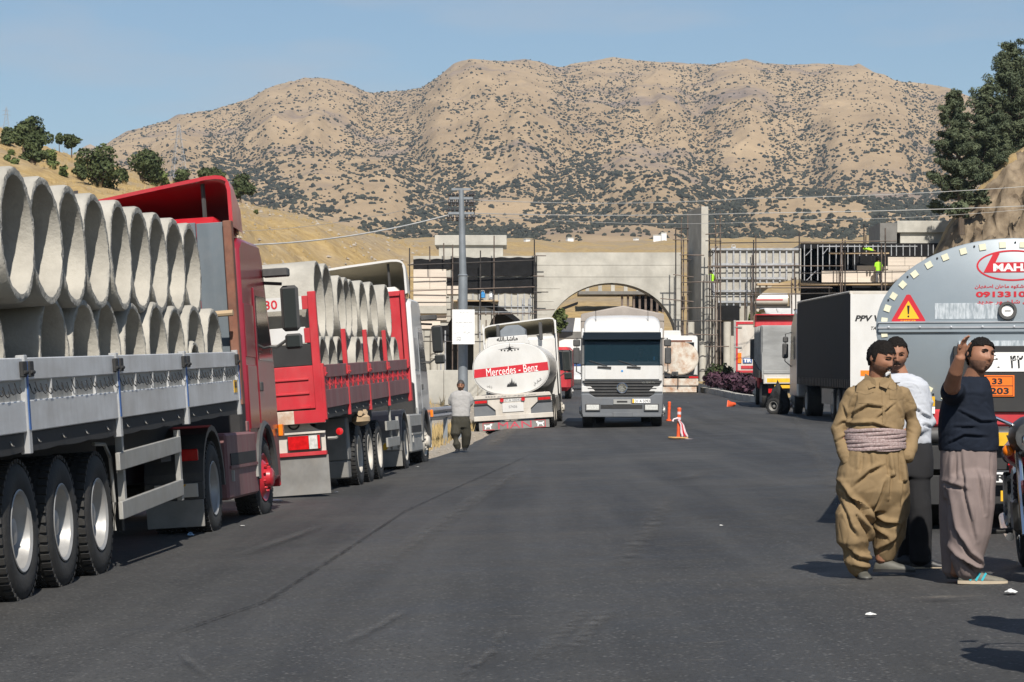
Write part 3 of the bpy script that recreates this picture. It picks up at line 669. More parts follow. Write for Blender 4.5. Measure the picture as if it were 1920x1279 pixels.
MB().b2(gx(1333), gx(1502), GY + .51, GY + 7, gz(472), gz(467)).build('roof', 'concrete', gb)
MB().b2(gx(1343), gx(1384), GY - 1.2, GY - 1.0, gz(602), gz(574)).build('black_sheeting', 'black_sheet', gb)
MB().b2(gx(1346), gx(1357), GY - 1.0, GY - .6, 1.5, gz(604)).build('black_sheeting', 'black_sheet', gb)

gr = thing('customs_building', 'unfinished building wrapped in black sheeting with pale stone slabs', 'building', (0, 0, 0))
mb = MB(); rect(mb, 1502, 1960, 456, 600, GY, .5); mb.b2(gx(1502), gx(1960), GY + .01, GY + .5, 1.5, gz(600)); mb.build('wall', 'black_sheet', gr)
MB().b2(gx(1502), gx(1960), GY + .51, GY + 9, gz(462), gz(457)).build('roof', 'concrete', gr)
mb = MB(); rect(mb, 1682, 1823, 414, 436, GY + 2, 6); mb.build('parapet', 'concrete', gr, bevel=.03)
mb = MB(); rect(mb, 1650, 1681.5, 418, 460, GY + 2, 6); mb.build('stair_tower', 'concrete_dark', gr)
mb = MB(); rect(mb, 1688, 1812, 436.2, 460, GY + 2.3, 5); mb.build('roof_room', 'concrete', gr)
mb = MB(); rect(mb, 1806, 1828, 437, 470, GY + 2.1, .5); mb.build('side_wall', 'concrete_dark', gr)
rows = [(507, 530, [1540, 1572, 1607, 1640, 1672, 1704, 1736, 1770]), (498, 507, [1606, 1640]), (482, 499, [1664, 1696, 1728, 1760, 1792]), (499, 507, [1640, 1664, 1704, 1744, 1784])]
cladding(gr, 0, rows, GY)
for i in range(28):
    px = 1508 + i * 11.5 + (i % 3); b_ = 506 if px < 1604 else 480
    MB().b2(gx(px) - .035, gx(px) + .035, GY - .09, GY - .005, gz(b_ if px > 1540 else 526), gz(459)).build('stud', 'steel_stud', gr)
for (a, b, c, d) in ((1510, 480, 1522, 468), (1542, 478, 1552, 466), (1512, 526, 1530, 508), (1588, 560, 1600, 548), (1615, 562, 1625, 550)):
    MB().cyl((gx(a), GY - .11, gz(b)), (gx(c), GY - .11, gz(d)), .04, n=6).build('brace', 'steel_stud', gr)
mb = MB(); rect(mb, 1420, 1700, 531, 534.5, GY - 1.6, 1.3); mb.build('walkway_plank', 'timber', gr)
mb = MB(); rect(mb, 1555, 1667, 473, 476, GY - 1.5, .5); mb.build('walkway_plank', 'timber', gr)
mb = MB(); rect(mb, 1536, 1720, 461, 463, GY - .1, .1); mb.build('rail', 'steel_stud', gr)

# scaffolding
def scaffold(name, label, verts, hors, Y, extra=(), dark=()):
    t = thing(name, label, 'scaffolding')
    for i, (px, y0, y1) in enumerate(verts):
        z1 = gz(y1, Y); MB().cyl((gx(px, Y), Y + (i % 2) * .5, z1), (gx(px, Y) + .02 * math.sin(i), Y + (i % 2) * .5, gz(y0, Y)), .05, n=6).build('upright', 'scaffold_dark' if i % 3 == 0 else 'scaffold', t)
    for i, (x0, x1, y0, y1) in enumerate(hors):
        MB().cyl((gx(x0, Y), Y - .1 - .02 * i, gz(y0, Y)), (gx(x1, Y), Y - .1 - .02 * i, gz(y1, Y)), .043, n=6).build('rail', 'scaffold' if i % 3 else 'scaffold_dark', t)
    for (a, b, c, d) in extra: MB().cyl((gx(a, Y), Y + .3, gz(b, Y)), (gx(c, Y), Y + .3, gz(d, Y)), .04, n=6).build('brace', 'scaffold_dark', t)
    return t
scaffold('scaffolding', 'pipe scaffolding in front of the sheeted left gatehouse', [(768, 465, 715), (848, 458, 715), (926, 442, 640), (1002, 448, 690), (806, 462, 490), (832, 455, 488), (901, 470, 600), (858, 560, 715), (911, 600, 715), (1006, 480, 690)],
         [(764, 1003, 497, 488), (766, 846, 520, 521), (766, 1003, 546, 538), (762, 846, 567, 567), (848, 1006, 590, 588), (766, 846, 594, 593), (766, 920, 640, 641), (1000, 1024, 480, 480), (1000, 1020, 518, 518), (1000, 1028, 548, 548), (1000, 1040, 582, 581)], GY - 1.4, [(905, 640, 930, 590)])
scaffold('scaffolding', 'pipe scaffolding around the tall concrete pier', [(1267, 430, 690), (1278, 408, 690), (1289, 400, 690), (1331, 440, 690), (1342, 412, 700), (1352, 395, 690), (1336, 560, 700), (1346, 470, 690), (1281, 448, 690)],
         [(1262, 1292, 428, 428), (1262, 1292, 450, 450), (1274, 1320, 478, 479), (1276, 1296, 487, 487), (1262, 1300, 515, 520), (1276, 1345, 530, 528), (1276, 1296, 548, 548), (1238, 1300, 560, 566), (1276, 1342, 578, 577), (1276, 1350, 602, 602), (1276, 1345, 627, 628), (1322, 1356, 440, 437), (1322, 1352, 452, 453), (1325, 1356, 500, 500), (1322, 1352, 530, 530), (1322, 1350, 556, 557), (1322, 1352, 602, 602), (1320, 1366, 650, 650)], GY - 5.2,
         [(1334, 480, 1346, 462), (1330, 690, 1348, 650), (1326, 690, 1340, 600)])
scaffold('scaffolding', 'rusty pipe scaffolding along the studded wall and black-sheeted building', [(1413, 450, 610), (1418, 440, 640), (1410, 478, 600), (1500, 435, 545), (1490, 470, 545), (1486, 520, 600), (1492, 520, 600), (1581, 445, 565), (1576, 458, 560), (1586, 450, 565), (1660, 428, 600), (1655, 455, 560), (1620, 420, 460), (1625, 440, 458), (1396, 560, 640), (1556, 535, 570), (1408, 555, 610)],
         [(1330, 1520, 456, 454), (1500, 1680, 455, 452), (1330, 1500, 500, 498), (1430, 1690, 552, 548), (1500, 1580, 499, 499), (1420, 1560, 540, 540), (1500, 1700, 513, 510), (1400, 1500, 552, 552)], GY - 2.2)
# things standing on the scaffold boards
for i, (px, py, m_, lab) in enumerate(((905, 553, 'plastic_blue', 'blue and white plastic canister on the scaffold board'), (921, 556, 'plastic_white', 'pale plastic bag hanging beside the blue canister'), (1377, 466, 'plastic_white', 'white paint bucket on top of the studded wall'))):
    b = Vector((gx(px, GY - .6), GY - .6 + (i == 2) * .8, gz(py + 6, GY - .6)))
    t = thing(['canister', 'plastic_bag', 'paint_bucket'][i], lab, ['canister', 'bag', 'bucket'][i], b)
    MB().lathe([(0, .16), (.05, .2), (.34, .2), (.42, .12), (.5, .05), (.52, .045)] if i < 2 else [(0, .15), (.4, .19), (.42, .2), (.43, .17)], (0, 0, 0), 'z', 12).build('body', m_, t)
    MB().tube([(-.16, 0, .38), (-.1, 0, .6), (.1, 0, .6), (.16, 0, .38)], .015, 5).build('handle', 'plastic_white', t)
mb = MB(); rect(mb, 850, 935, 563, 565, GY - .9, .9); tag(mb.build('scaffold_board', 'timber'), 'timber board laid across the left scaffolding', 'board')

# structure seen through the arch, vehicles park behind
ub = thing('unfinished_shed', 'roofed row of brown posts seen through the arch', 'building', (0, 0, 0))
Y2 = 262.
MB().b2(gx(1085, Y2), gx(1275, Y2), Y2, Y2 + 6, gz(552, Y2), gz(546, Y2)).build('beam', 'concrete_dark', ub)
MB().b2(gx(1095, Y2), gx(1275, Y2), Y2 + .3, Y2 + 5, gz(530, Y2), gz(526, Y2)).build('beam', 'concrete', ub)
for i in range(8): MB().b2(gx(1098 + i * 24, Y2), gx(1105 + i * 24, Y2), Y2 + .5, Y2 + 1, gz(546, Y2), gz(530, Y2)).build('post', 'concrete', ub)
for i in range(10): MB().b2(gx(1165 + i * 11, Y2), gx(1169 + i * 11, Y2), Y2 + .5, Y2 + .9, gz(590, Y2), gz(552, Y2)).build('post', 'scaffold', ub)
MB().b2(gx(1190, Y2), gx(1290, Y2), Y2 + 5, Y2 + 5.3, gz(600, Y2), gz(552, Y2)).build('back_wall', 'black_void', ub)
# low white building and fence beyond the arch, at its left
wb = thing('white_kiosk', 'long low white wall with dark band seen through the arch', 'building')
Y3 = 225.
MB().b2(gx(1020, Y3), gx(1120, Y3), Y3, Y3 + 1, 3, gz(596, Y3)).build('wall', 'sign_white', wb); MB().b2(gx(1020, Y3), gx(1120, Y3), Y3 - .1, Y3 - .02, gz(634, Y3), gz(622, Y3)).build('band', 'concrete_dark', wb)
MB().prism([(gx(1052, Y3), gz(583, Y3)), (gx(1082, Y3), gz(572, Y3)), (gx(1082, Y3), gz(568, Y3)), (gx(1052, Y3), gz(579, Y3))], Y3 - 3, Y3 - .5, 'xz').build('awning', 'black_sheet', wb)
oak(1048, 700, 212, 34, 128, 'leafy green young tree beside the arch', 91, .55, 'foliage_light', 900, 1, False, True, 'young_tree', None)

# ------------------------------------------------------------------ retaining wall, pole, sign, wires, rail
rw = thing('retaining_wall', 'low grey concrete retaining wall below the gatehouse', 'wall', (0, 0, 0))
for i in range(6):
    xa = gx(640 + i * 64, 118); xb = gx(640 + (i + 1) * 64, 118)
    MB().b2(xa + .01, xb - .01, 118, 118.5, -.8, gz(694 + (i == 5) * 2, 118)).build('wall_panel', 'concrete', rw, bevel=.015)
PY = 108.
pl = thing('utility_pole', 'grey tapered steel utility pole with insulator arms', 'pole', (gx(868, PY), PY, .6))
top = gz(356, PY) - .6
MB().cyl((0, 0, -1), (0, 0, top * .62), .23, .205, 16).build('lower_shaft', 'grey_steel', pl)
MB().cyl((0, 0, top * .62), (-.08, 0, top), .17, .12, 14).build('upper_shaft', 'grey_steel', pl)
MB().lathe([(top * .62 - .06, .2), (top * .62, .23), (top * .62 + .06, .17)], (0, 0, 0), 'z', 16).build('collar', 'grey_steel', pl)
for (py, wd) in ((372, 22), (400, 24), (355, 18)):
    z = gz(py, PY) - .6; ww = wd / FPX * PY * 1.0
    MB().b2(-ww - .08, ww - .08, -.06, .06, z - .05, z + .05).build('crossarm', 'grey_steel', pl)
    if py != 355:
        for k in (-1, -.66, -.33, .45, .75, 1):
            MB().lathe([(z - .34, .03), (z - .3, .085), (z - .25, .045), (z - .19, .085), (z - .12, .04), (z + .1, .04), (z + .15, .085), (z + .24, .03)], (k * ww - .08, -.02, 0), 'z', 10).build('insulator', 'porcelain', pl)
SY = 106.8
sg = thing('notice_board', 'white printed notice board fixed to the utility pole', 'sign', (gx(869, SY), SY, gz(613, SY)))
w_ = 21 / FPX * SY; h_ = 32.5 / FPX * SY
MB().b2(-w_, w_, 0, .03, -h_, h_).build('board', 'sign_white', sg, bevel=.004)
MB().b2(-.1, .1, .03, 1.0, -.35, -.28).b2(-.1, .1, .03, 1.0, .28, .35).build('bracket', 'grey_steel', sg)
text(sg, 'lettering', ar('شرکت ملی نفت'), .1, (0.02, -.004, h_ * .82), 'ink_grey', (.46, .09)); text(sg, 'lettering', ar('فروش ضایعات صنعتی ایران'), .1, (0, -.004, h_ * .25), 'ink_black', (.72, .09))
text(sg, 'lettering', ar('در'), .1, (0, -.004, h_ * .05), 'ink_black', (.08, .07)); text(sg, 'lettering', ar('آهن آلات و مس'), .1, (-.05, -.004, -h_ * .32), 'ink_grey', (.7, .12)); text(sg, 'lettering', '0770', .1, (-w_ * .42, -.004, -h_ * .62), 'ink_black', (.2, .08)); text(sg, 'lettering', '0750', .1, (-w_ * .42, -.004, -h_ * .76), 'ink_black', (.2, .08))
def wire(pts, label, r=.018, sag=.3):
    P = []
    for i in range(len(pts) - 1):
        a, b = Vector(pts[i]), Vector(pts[i + 1])
        for k in range(13):
            t = k / 12; P.append(a.lerp(b, t) - Vector((0, 0, sag * 4 * t * (1 - t))))
    tag(MB().tube(P, r, 5).build('power_line', 'cable'), label, 'power line')
wire([at(842, 403, PY), at(440, 460, 100), at(-300, 560, 92)], 'thick pale power line running down to the left from the pole', .034)
wire([at(845, 374, PY), at(440, 434, 125), at(-300, 540, 120)], 'thin power line above the thick one, left of the pole', .012)
wire([at(888, 375, PY), at(1400, 372, 125), at(2100, 335, 128)], 'upper power line crossing the mountain right of the pole', .016, .2)
wire([at(888, 400, PY), at(1400, 400, 125), at(2100, 378, 128)], 'lower power line crossing the mountain right of the pole', .02, .1)
wire([at(888, 403, PY + .5), at(1500, 412, 128), at(2100, 372, 133)], 'third faint power line just under the lower one', .010, .3)
# guard rail on the left shoulder
gd = thing('guard_rail', 'galvanised guard rail behind the walking man', 'guard rail')
pa = at(735, 778, 57); pb = at(862, 764, 70)
for k in range(2):
    off = Vector((0, 0, -.16 * k)); MB().tube([pa + off, pa.lerp(pb, .5) + off, pb + off], .075, 8).build('rail', 'steel_stud', gd)
MB().prism([(pa.x, pa.y), (pb.x, pb.y), (pb.x, pb.y + .03), (pa.x, pa.y + .03)], pa.z - .2, pa.z + .1, 'xy').build('rail', 'steel_stud', gd)
for k in range(5):
    p = pa.lerp(pb, k / 4); MB().b2(p.x - .06, p.x + .06, p.y + .08, p.y + .2, p.z - 1.1, p.z + .05).build('post', 'grey_steel', gd)
# lattice pylons
def pylon(px, pbase, ptop, Y, label):
    b = at(px, pbase, Y); H = (pbase - ptop) / FPX * Y; t = thing('lattice_pylon', label, 'pylon', b, (0, 0, .4), 'pylons'); wb_ = H * .12
    def rad(h): return wb_ * (1 - h) ** 1.1 + H * .012
    for s in range(4):
        a = math.pi / 4 + s * math.pi / 2; c, d = math.cos(a), math.sin(a)
        MB().tube([(c * rad(h) * 1.4, d * rad(h) * 1.4, h * H) for h in (0, .25, .5, .75, 1)], H * .0035, 4).build('leg', 'steel_stud', t)
    mb = MB(); hs = [0, .16, .3, .42, .53, .63, .72, .8, .88, .95]
    for i in range(9):
        for s in range(4):
            a = math.pi / 4 + s * math.pi / 2; e = a + math.pi / 2; r0 = rad(hs[i]) * 1.4; r1 = rad(hs[i + 1]) * 1.4
            mb.cyl((math.cos(a) * r0, math.sin(a) * r0, hs[i] * H), (math.cos(e) * r1, math.sin(e) * r1, hs[i + 1] * H), H * .0018, n=4); mb.cyl((math.cos(e) * r0, math.sin(e) * r0, hs[i] * H), (math.cos(a) * r1, math.sin(a) * r1, hs[i + 1] * H), H * .0018, n=4)
    mb.build('lattice', 'steel_stud', t)
    for h in (.74, .86): MB().tube([(-H * .13, 0, h * H), (0, 0, h * H + H * .03), (H * .13, 0, h * H)], H * .005, 4).build('crossarm', 'steel_stud', t)
pylon(12, 262, 200, 700, 'lattice pylon on the skyline at the far left'); pylon(335, 352, 232, 1000, 'tall lattice pylon behind the hill oaks')
# kerbed flower bed right of the road
fb = thing('flower_bed', 'kerbed planting bed with purple and green shrubs by the columns', 'flower bed')
kp = [at(1318, 724, 139), at(1345, 728, 132), at(1385, 740, 119), at(1425, 745, 112), at(1475, 750, 108)]
for i in range(4):
    a, b = kp[i], kp[i + 1]; a = Vector((a.x, a.y, zg1(a.x, a.y))); b = Vector((b.x, b.y, zg1(b.x, b.y))); n_ = max(2, int((b - a).length / 2))
    for k in range(n_):
        p, q = a.lerp(b, k / n_), a.lerp(b, (k + .97) / n_); d = (q - p).normalized(); nn = Vector((-d.y, d.x, 0)) * .15
        MB().loft([[p - nn, p + nn, p + nn + Vector((0, 0, .3)), p - nn + Vector((0, 0, .3))], [q - nn, q + nn, q + nn + Vector((0, 0, .3)), q - nn + Vector((0, 0, .3))]]).build('kerb_stone', 'concrete', fb)
mat('foliage_purple', (0.055, 0.020, 0.035), 0.8, var=.5, vs=1.5, world=True); 
for i, (px, py, Y, W, H, m_) in enumerate(((1345, 722, 136, 46, 26, 'foliage_purple'), (1375, 730, 130, 52, 34, 'foliage_purple'), (1402, 735, 122, 46, 34, 'foliage_purple'), (1350, 712, 142, 50, 30, 'foliage_oak'), (1395, 715, 142, 40, 24, 'foliage_oak'))):
    b = at(px, py, Y); k = Y / FPX
    link('shrub', crown_mesh('shrub', [((b.x, b.y, b.z + H * k * .4), (W * k * .55, .9, H * k * .55))], 700, .13, m_, 300 + i), fb)
# ------------------------------------------------------------------ vehicle materials
mat('rubber', (0.018, 0.018, 0.018), 0.75, var=.3, vs=6, dust=.35, dcol=(.07, .065, .058), ds=5, bump=.2, bs=30)
mat('rim_silver', (0.36, 0.36, 0.355), 0.45, .35, var=.12, vs=4, dust=.3, dcol=(.33, .29, .24), ds=4)
mat('rim_white', (0.50, 0.47, 0.42), 0.6, .0, var=.12, vs=4, dust=.4, dcol=(.3, .26, .2), ds=4)
mat('aluminium', (0.66, 0.675, 0.69), 0.42, .25, var=.14, vs=1.5, st=(1, .5, 2), dust=.5, dcol=(.27, .26, .245), ds=2.2, dst=(1, 1, .35), rv=.15)
mat('alu_bright', (0.55, 0.56, 0.57), 0.4, .5, var=.12, vs=2, dust=.2, ds=3)
mat('galv_dirty', (0.36, 0.36, 0.345), 0.55, .4, var=.15, vs=3, dust=.4, dcol=(.30, .26, .2), ds=4)
mat('chassis', (0.020, 0.020, 0.021), 0.7, .1, var=.3, vs=3, dust=.3, dcol=(.06, .055, .048), ds=3)
mat('plastic_dark', (0.045, 0.046, 0.048), 0.55, var=.2, vs=3, dust=.4, dcol=(.13, .12, .105), ds=3.5)
mat('mudguard', (0.17, 0.17, 0.165), 0.6, var=.25, vs=2.5, dust=.5, dcol=(.28, .25, .21), ds=3, dst=(1, 1, .4))
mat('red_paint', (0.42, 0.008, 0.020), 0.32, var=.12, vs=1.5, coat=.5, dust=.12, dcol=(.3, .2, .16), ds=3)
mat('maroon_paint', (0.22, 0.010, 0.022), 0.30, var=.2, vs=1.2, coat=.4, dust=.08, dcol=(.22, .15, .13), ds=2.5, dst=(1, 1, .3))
mat('maroon_dusty', (0.17, 0.050, 0.055), 0.6, var=.25, vs=1.8, st=(1, 1, .25), dust=.6, dcol=(.27, .2, .185), ds=3.5, dst=(1, 1, .18))
mat('red_trailer', (0.46, 0.010, 0.022), 0.45, var=.12, vs=1.6, dust=.25, dcol=(.42, .2, .18), ds=3.5, dst=(1, 1, .35))
mat('rust_steel', (0.15, 0.055, 0.032), 0.75, var=.35, vs=4, dust=.3, dcol=(.32, .2, .14), ds=6)
mat('blue_board', (0.105, 0.13, 0.15), 0.75, var=.18, vs=3, st=(1, 1, .15), dust=.25, dcol=(.22, .22, .22), ds=5)
mat('blue_paint', (0.03, 0.09, 0.26), 0.5, var=.2, vs=4)
mat('white_paint', (0.62, 0.615, 0.60), 0.35, var=.05, vs=1.2, coat=.2, dust=.28, dcol=(.42, .37, .3), ds=2.6, dst=(1, 1, .4))
mat('white_dirty', (0.56, 0.53, 0.48), 0.55, var=.1, vs=1.5, dust=.45, dcol=(.34, .26, .18), ds=2.2, dst=(1, 1, .4))
mat('white_rusty', (0.60, 0.55, 0.47), 0.6, var=.1, vs=1.5, dust=.95, dcol=(.36, .15, .05), ds=2.6, dlo=.0)
mat('silver_paint', (0.42, 0.43, 0.44), 0.3, .35, var=.1, vs=1.5, coat=.4, dust=.2, ds=2.5)
mat('bumper_grey', (0.115, 0.125, 0.14), 0.5, var=.08, vs=2, dust=.25, dcol=(.25, .23, .2), ds=3)
mat('cream_inside', (0.40, 0.36, 0.26), 0.6, var=.15, vs=2)
mat('tarp_beige', (0.30, 0.265, 0.235), 0.7, var=.1, vs=1.5, bump=.3, bs=5)
mat('tarp_black', (0.020, 0.021, 0.023), 0.75, var=.25, vs=1.0, bump=.2, bs=3, dust=.15, dcol=(.05, .05, .05), ds=1.5, spec=.25)
mat('tank_grey', (0.235, 0.275, 0.305), 0.38, .15, var=.05, vs=1.2, dust=.12, dcol=(.36, .36, .35), ds=1.4)
mat('lamp_red', (0.50, 0.01, 0.012), 0.2, var=.2, vs=20, coat=.6)
mat('lamp_orange', (0.85, 0.20, 0.01), 0.25, var=.1, vs=12, coat=.5)
mat('lamp_clear', (0.55, 0.55, 0.52), 0.15, var=.2, vs=20, coat=.6)
mat('chrome', (0.65, 0.66, 0.67), 0.15, 1.0, var=.05)
mat('reflector_cream', (0.66, 0.64, 0.48), 0.5, var=.08)
mat('tape_yellow', (0.70, 0.40, 0.015), 0.5, var=.15, vs=5)
mat('van_green', (0.10, 0.16, 0.06), 0.3, var=.1)
mat('car_blue', (0.03, 0.06, 0.16), 0.25, var=.1, coat=.6)
mat('grey_tipper', (0.36, 0.36, 0.35), 0.5, .45, var=.22, vs=1.2, st=(.5, 1, 2), dust=.4, dcol=(.26, .25, .23), ds=2.5)
def glass(name, col, rough=.06):
    m = bpy.data.materials.new(name); m.use_nodes = True; b = m.node_tree.nodes['Principled BSDF']
    b.inputs['Base Color'].default_value = (*col, 1); b.inputs['Roughness'].default_value = rough; b.inputs['Specular IOR Level'].default_value = .4
    MATS[name] = m
glass('glass_dark', (0.010, 0.014, 0.018)); glass('mirror_glass', (0.03, 0.035, 0.035), .03)

# ------------------------------------------------------------------ wheels
def tyre_mesh(r, w, lugs=44, zig=True):
    mb = MB(); ri = r * .565
    prof = [(-.02, ri), (0, ri + .03), (.012, (ri + r) / 2), (-.004, r * .93), (-.035, r * .985), (-.06, r), (-w + .06, r), (-w + .035, r * .985), (-w + .004, r * .93), (-w - .012, (ri + r) / 2), (-w, ri + .03), (-w + .02, ri)]
    mb.lathe(prof, n=44, closed=True)
    for k in range(lugs):
        a = 2 * math.pi * k / lugs; M = Matrix.Rotation(a, 4, 'X')
        mb.box((-.045, 0, r - .004), (.075, r * 2 * math.pi / lugs * .62, .030), 0, None, M)
        mb.box((-w + .045, 0, r - .004), (.075, r * 2 * math.pi / lugs * .62, .030), 0, None, M)
    for xx in (-w * .36, -w * .5, -w * .64):
        for k in range(lugs):
            M = Matrix.Rotation(2 * math.pi * (k + .5 * (int(xx * 100) % 2)) / lugs, 4, 'X'); mb.box((xx, 0, r + .001), (w * .10, r * 2 * math.pi / lugs * .8, .018), 0, (0, 0, .3), M)
    return mb.mesh('wheel', 'rubber', 40)
def rim_mesh(r, kind, matn):
    ri = r * .565; mb = MB()
    if kind == 'dish':
        mb.lathe([(-.005, ri), (.0, ri + .014), (.006, ri + .004), (-.012, ri - .02), (-.05, ri - .028), (-.09, ri - .05), (-.16, ri - .055), (-.185, ri - .075), (-.19, ri * .42), (-.12, ri * .38), (-.06, ri * .33), (-.05, ri * .2), (-.05, .004)], n=40, caps=False)
        for k in range(10): mb.cyl((-.19, math.cos(k * .628) * ri * .56, math.sin(k * .628) * ri * .56), (-.145, math.cos(k * .628) * ri * .56, math.sin(k * .628) * ri * .56), .016, n=6)
    else:
        mb.lathe([(-.03, ri), (.0, ri + .012), (.006, ri + .004), (-.015, ri - .02), (-.03, ri - .05), (.015, ri * .68), (.03, ri * .6), (.02, ri * .45), (.10, ri * .40), (.12, ri * .3), (.12, .004)], n=40, caps=False)
        for k in range(10): mb.cyl((.01, math.cos(k * .628) * ri * .57, math.sin(k * .628) * ri * .57), (.06, math.cos(k * .628) * ri * .57, math.sin(k * .628) * ri * .57), .017, n=6)
    return mb.mesh('rim', matn, 40)
_TY = {}
def wheel(par, x, y, r=.53, w=.34, kind='dish', matn='rim_silver', left=False, steer=0.0, lugs=44, z=None):
    k1 = ('t', r, w, lugs); k2 = ('r', r, kind, matn)
    if k1 not in _TY: _TY[k1] = tyre_mesh(r, w, lugs)
    if k2 not in _TY: _TY[k2] = rim_mesh(r, kind, matn)
    o = link('wheel', _TY[k1], par); o.location = (x, y, (r if z is None else z) - .012); o.rotation_euler = (random.uniform(0, 6), 0, (math.pi if left else 0) + steer)
    link('rim', _TY[k2], o); return o

# ------------------------------------------------------------------ concrete pipes
def pipe_mesh(L, ro, ri, seed, chip=0.005):
    rr = random.Random(seed); n = 56; mb = MB()
    def ring(x, r, j): return [(x + (rr.uniform(-chip, chip) if j else 0), (r + (rr.uniform(-chip, chip) * .5 if j else 0)) * math.cos(2 * math.pi * i / n), (r + (rr.uniform(-chip, chip) * .5 if j else 0)) * math.sin(2 * math.pi * i / n)) for i in range(n)]
    R = [ring(-L, ro, 1), ring(-L * .66, ro, 0), ring(-L * .33, ro, 0), ring(-.03, ro, 0), ring(-.004, ro - .012, 1), ring(0, (ro + ri) / 2, 1), ring(-.004, ri + .01, 1), ring(-.035, ri, 0), ring(-L * .33, ri, 0), ring(-L * .66, ri, 0), ring(-L, ri, 1)]
    R.append(R[0]); mb.loft(R, 0, False)
    mb.m = [1 if 4 * n <= k < 6 * n or k >= 10 * n else 0 for k in range(len(mb.f))]
    return mb.mesh('concrete_pipe', ['concrete_pipe', 'concrete_rough'], 50)
PIPES = {}
def pipe(root, x, y, z, ro, L, label, group, seed, th=.075):
    k = (round(ro, 2), round(L, 2), seed % 4, th)
    if k not in PIPES: PIPES[k] = pipe_mesh(L, ro, ro - th, seed)
    o = link('concrete_pipe', PIPES[k]); o.matrix_world = mw(root) @ Matrix.Translation((x, y, z)) @ Matrix.Rotation(seed * 1.3, 4, 'X') @ Matrix.Rotation(math.sin(seed * 2.1) * .02, 4, 'Z')
    return tag(o, label, 'concrete pipe', group)

# ------------------------------------------------------------------ tractor units seen from behind, right side outwards at x = 0
def fairing(par, y0, y1, x0, x1, zb, zt, matn, inside, fold=.07):
    """roof air deflector, open to the rear: a bent shell with thickness"""
    n = 15
    def sec(y, top, inset):
        P = []
        for i in range(n):
            t = i / (n - 1); a = math.pi * (1 - t); c, s = math.cos(a), math.sin(a)
            px = (x0 + x1) / 2 + math.copysign(abs(c) ** .2, c) * ((x1 - x0) / 2 - inset); pz = zb + (top - zb) * abs(s) ** .26
            P.append(Vector((px, y, pz)))
        return P
    secs = [(y0, zt, 0), (y0 + .35, zt - .03, .01), (y0 + (y1 - y0) * .6, zb + (zt - zb) * .62, .06), (y1, zb + .12, .16)]
    o = [sec(*q) for q in secs]; i_ = [[p + Vector((0, 0, -.045)) if 2 < k < n - 3 else p + Vector((.045 if k <= n // 2 else -.045, 0, -.01)) for k, p in enumerate(s)] for s in o]
    mb = MB(); mb.loft(o, 0, False, close=False); mb.loft(i_[::-1], 1, False, close=False)
    e = o[0] + i_[0][::-1]; m = len(o[0])
    mb.add(o[0] + i_[0], [(k, k + 1, m + k + 1, m + k) for k in range(m - 1)], 0)
    mb.v = [(p[0], p[1], p[2] + fold * (p[0] - x1)) for p in mb.v]
    ob = mb.build('roof_fairing', [matn, inside], par, 50, recalc=False)
    return ob
def mirror(par, x, y, z, side=1, s=1.0):
    o = MB().b2(x, x + .28 * s, y - .06, y + .06, z - .36 * s, z + .36 * s).build('mirror', 'plastic_dark', par, bevel=.04)
    MB().b2(x + .035, x + .245 * s, y - .066, y - .055, z - .31 * s, z + .31 * s).build('mirror_glass', 'mirror_glass', o, bevel=.01)
    o2 = MB().b2(x + .03, x + .30 * s, y - .05, y + .06, z - .64 * s, z - .40 * s).build('mirror', 'plastic_dark', par, bevel=.03)
    MB().b2(x + .055, x + .27 * s, y - .057, y - .045, z - .61 * s, z - .43 * s).build('mirror_glass', 'mirror_glass', o2, bevel=.01)
    MB().tube([(x - .20, y + .05, z - .58 * s), (x - .1, y + .05, z - .5), (x + .1, y + .02, z - .38)], .022, 6).tube([(x - .25, y + .05, z + .36), (x + .02, y + .02, z + .33)], .025, 6).tube([(x - .2, y + .05, z - .58), (x - .25, y + .05, z + .36)], .02, 6).build('mirror_arm', 'plastic_dark', par)
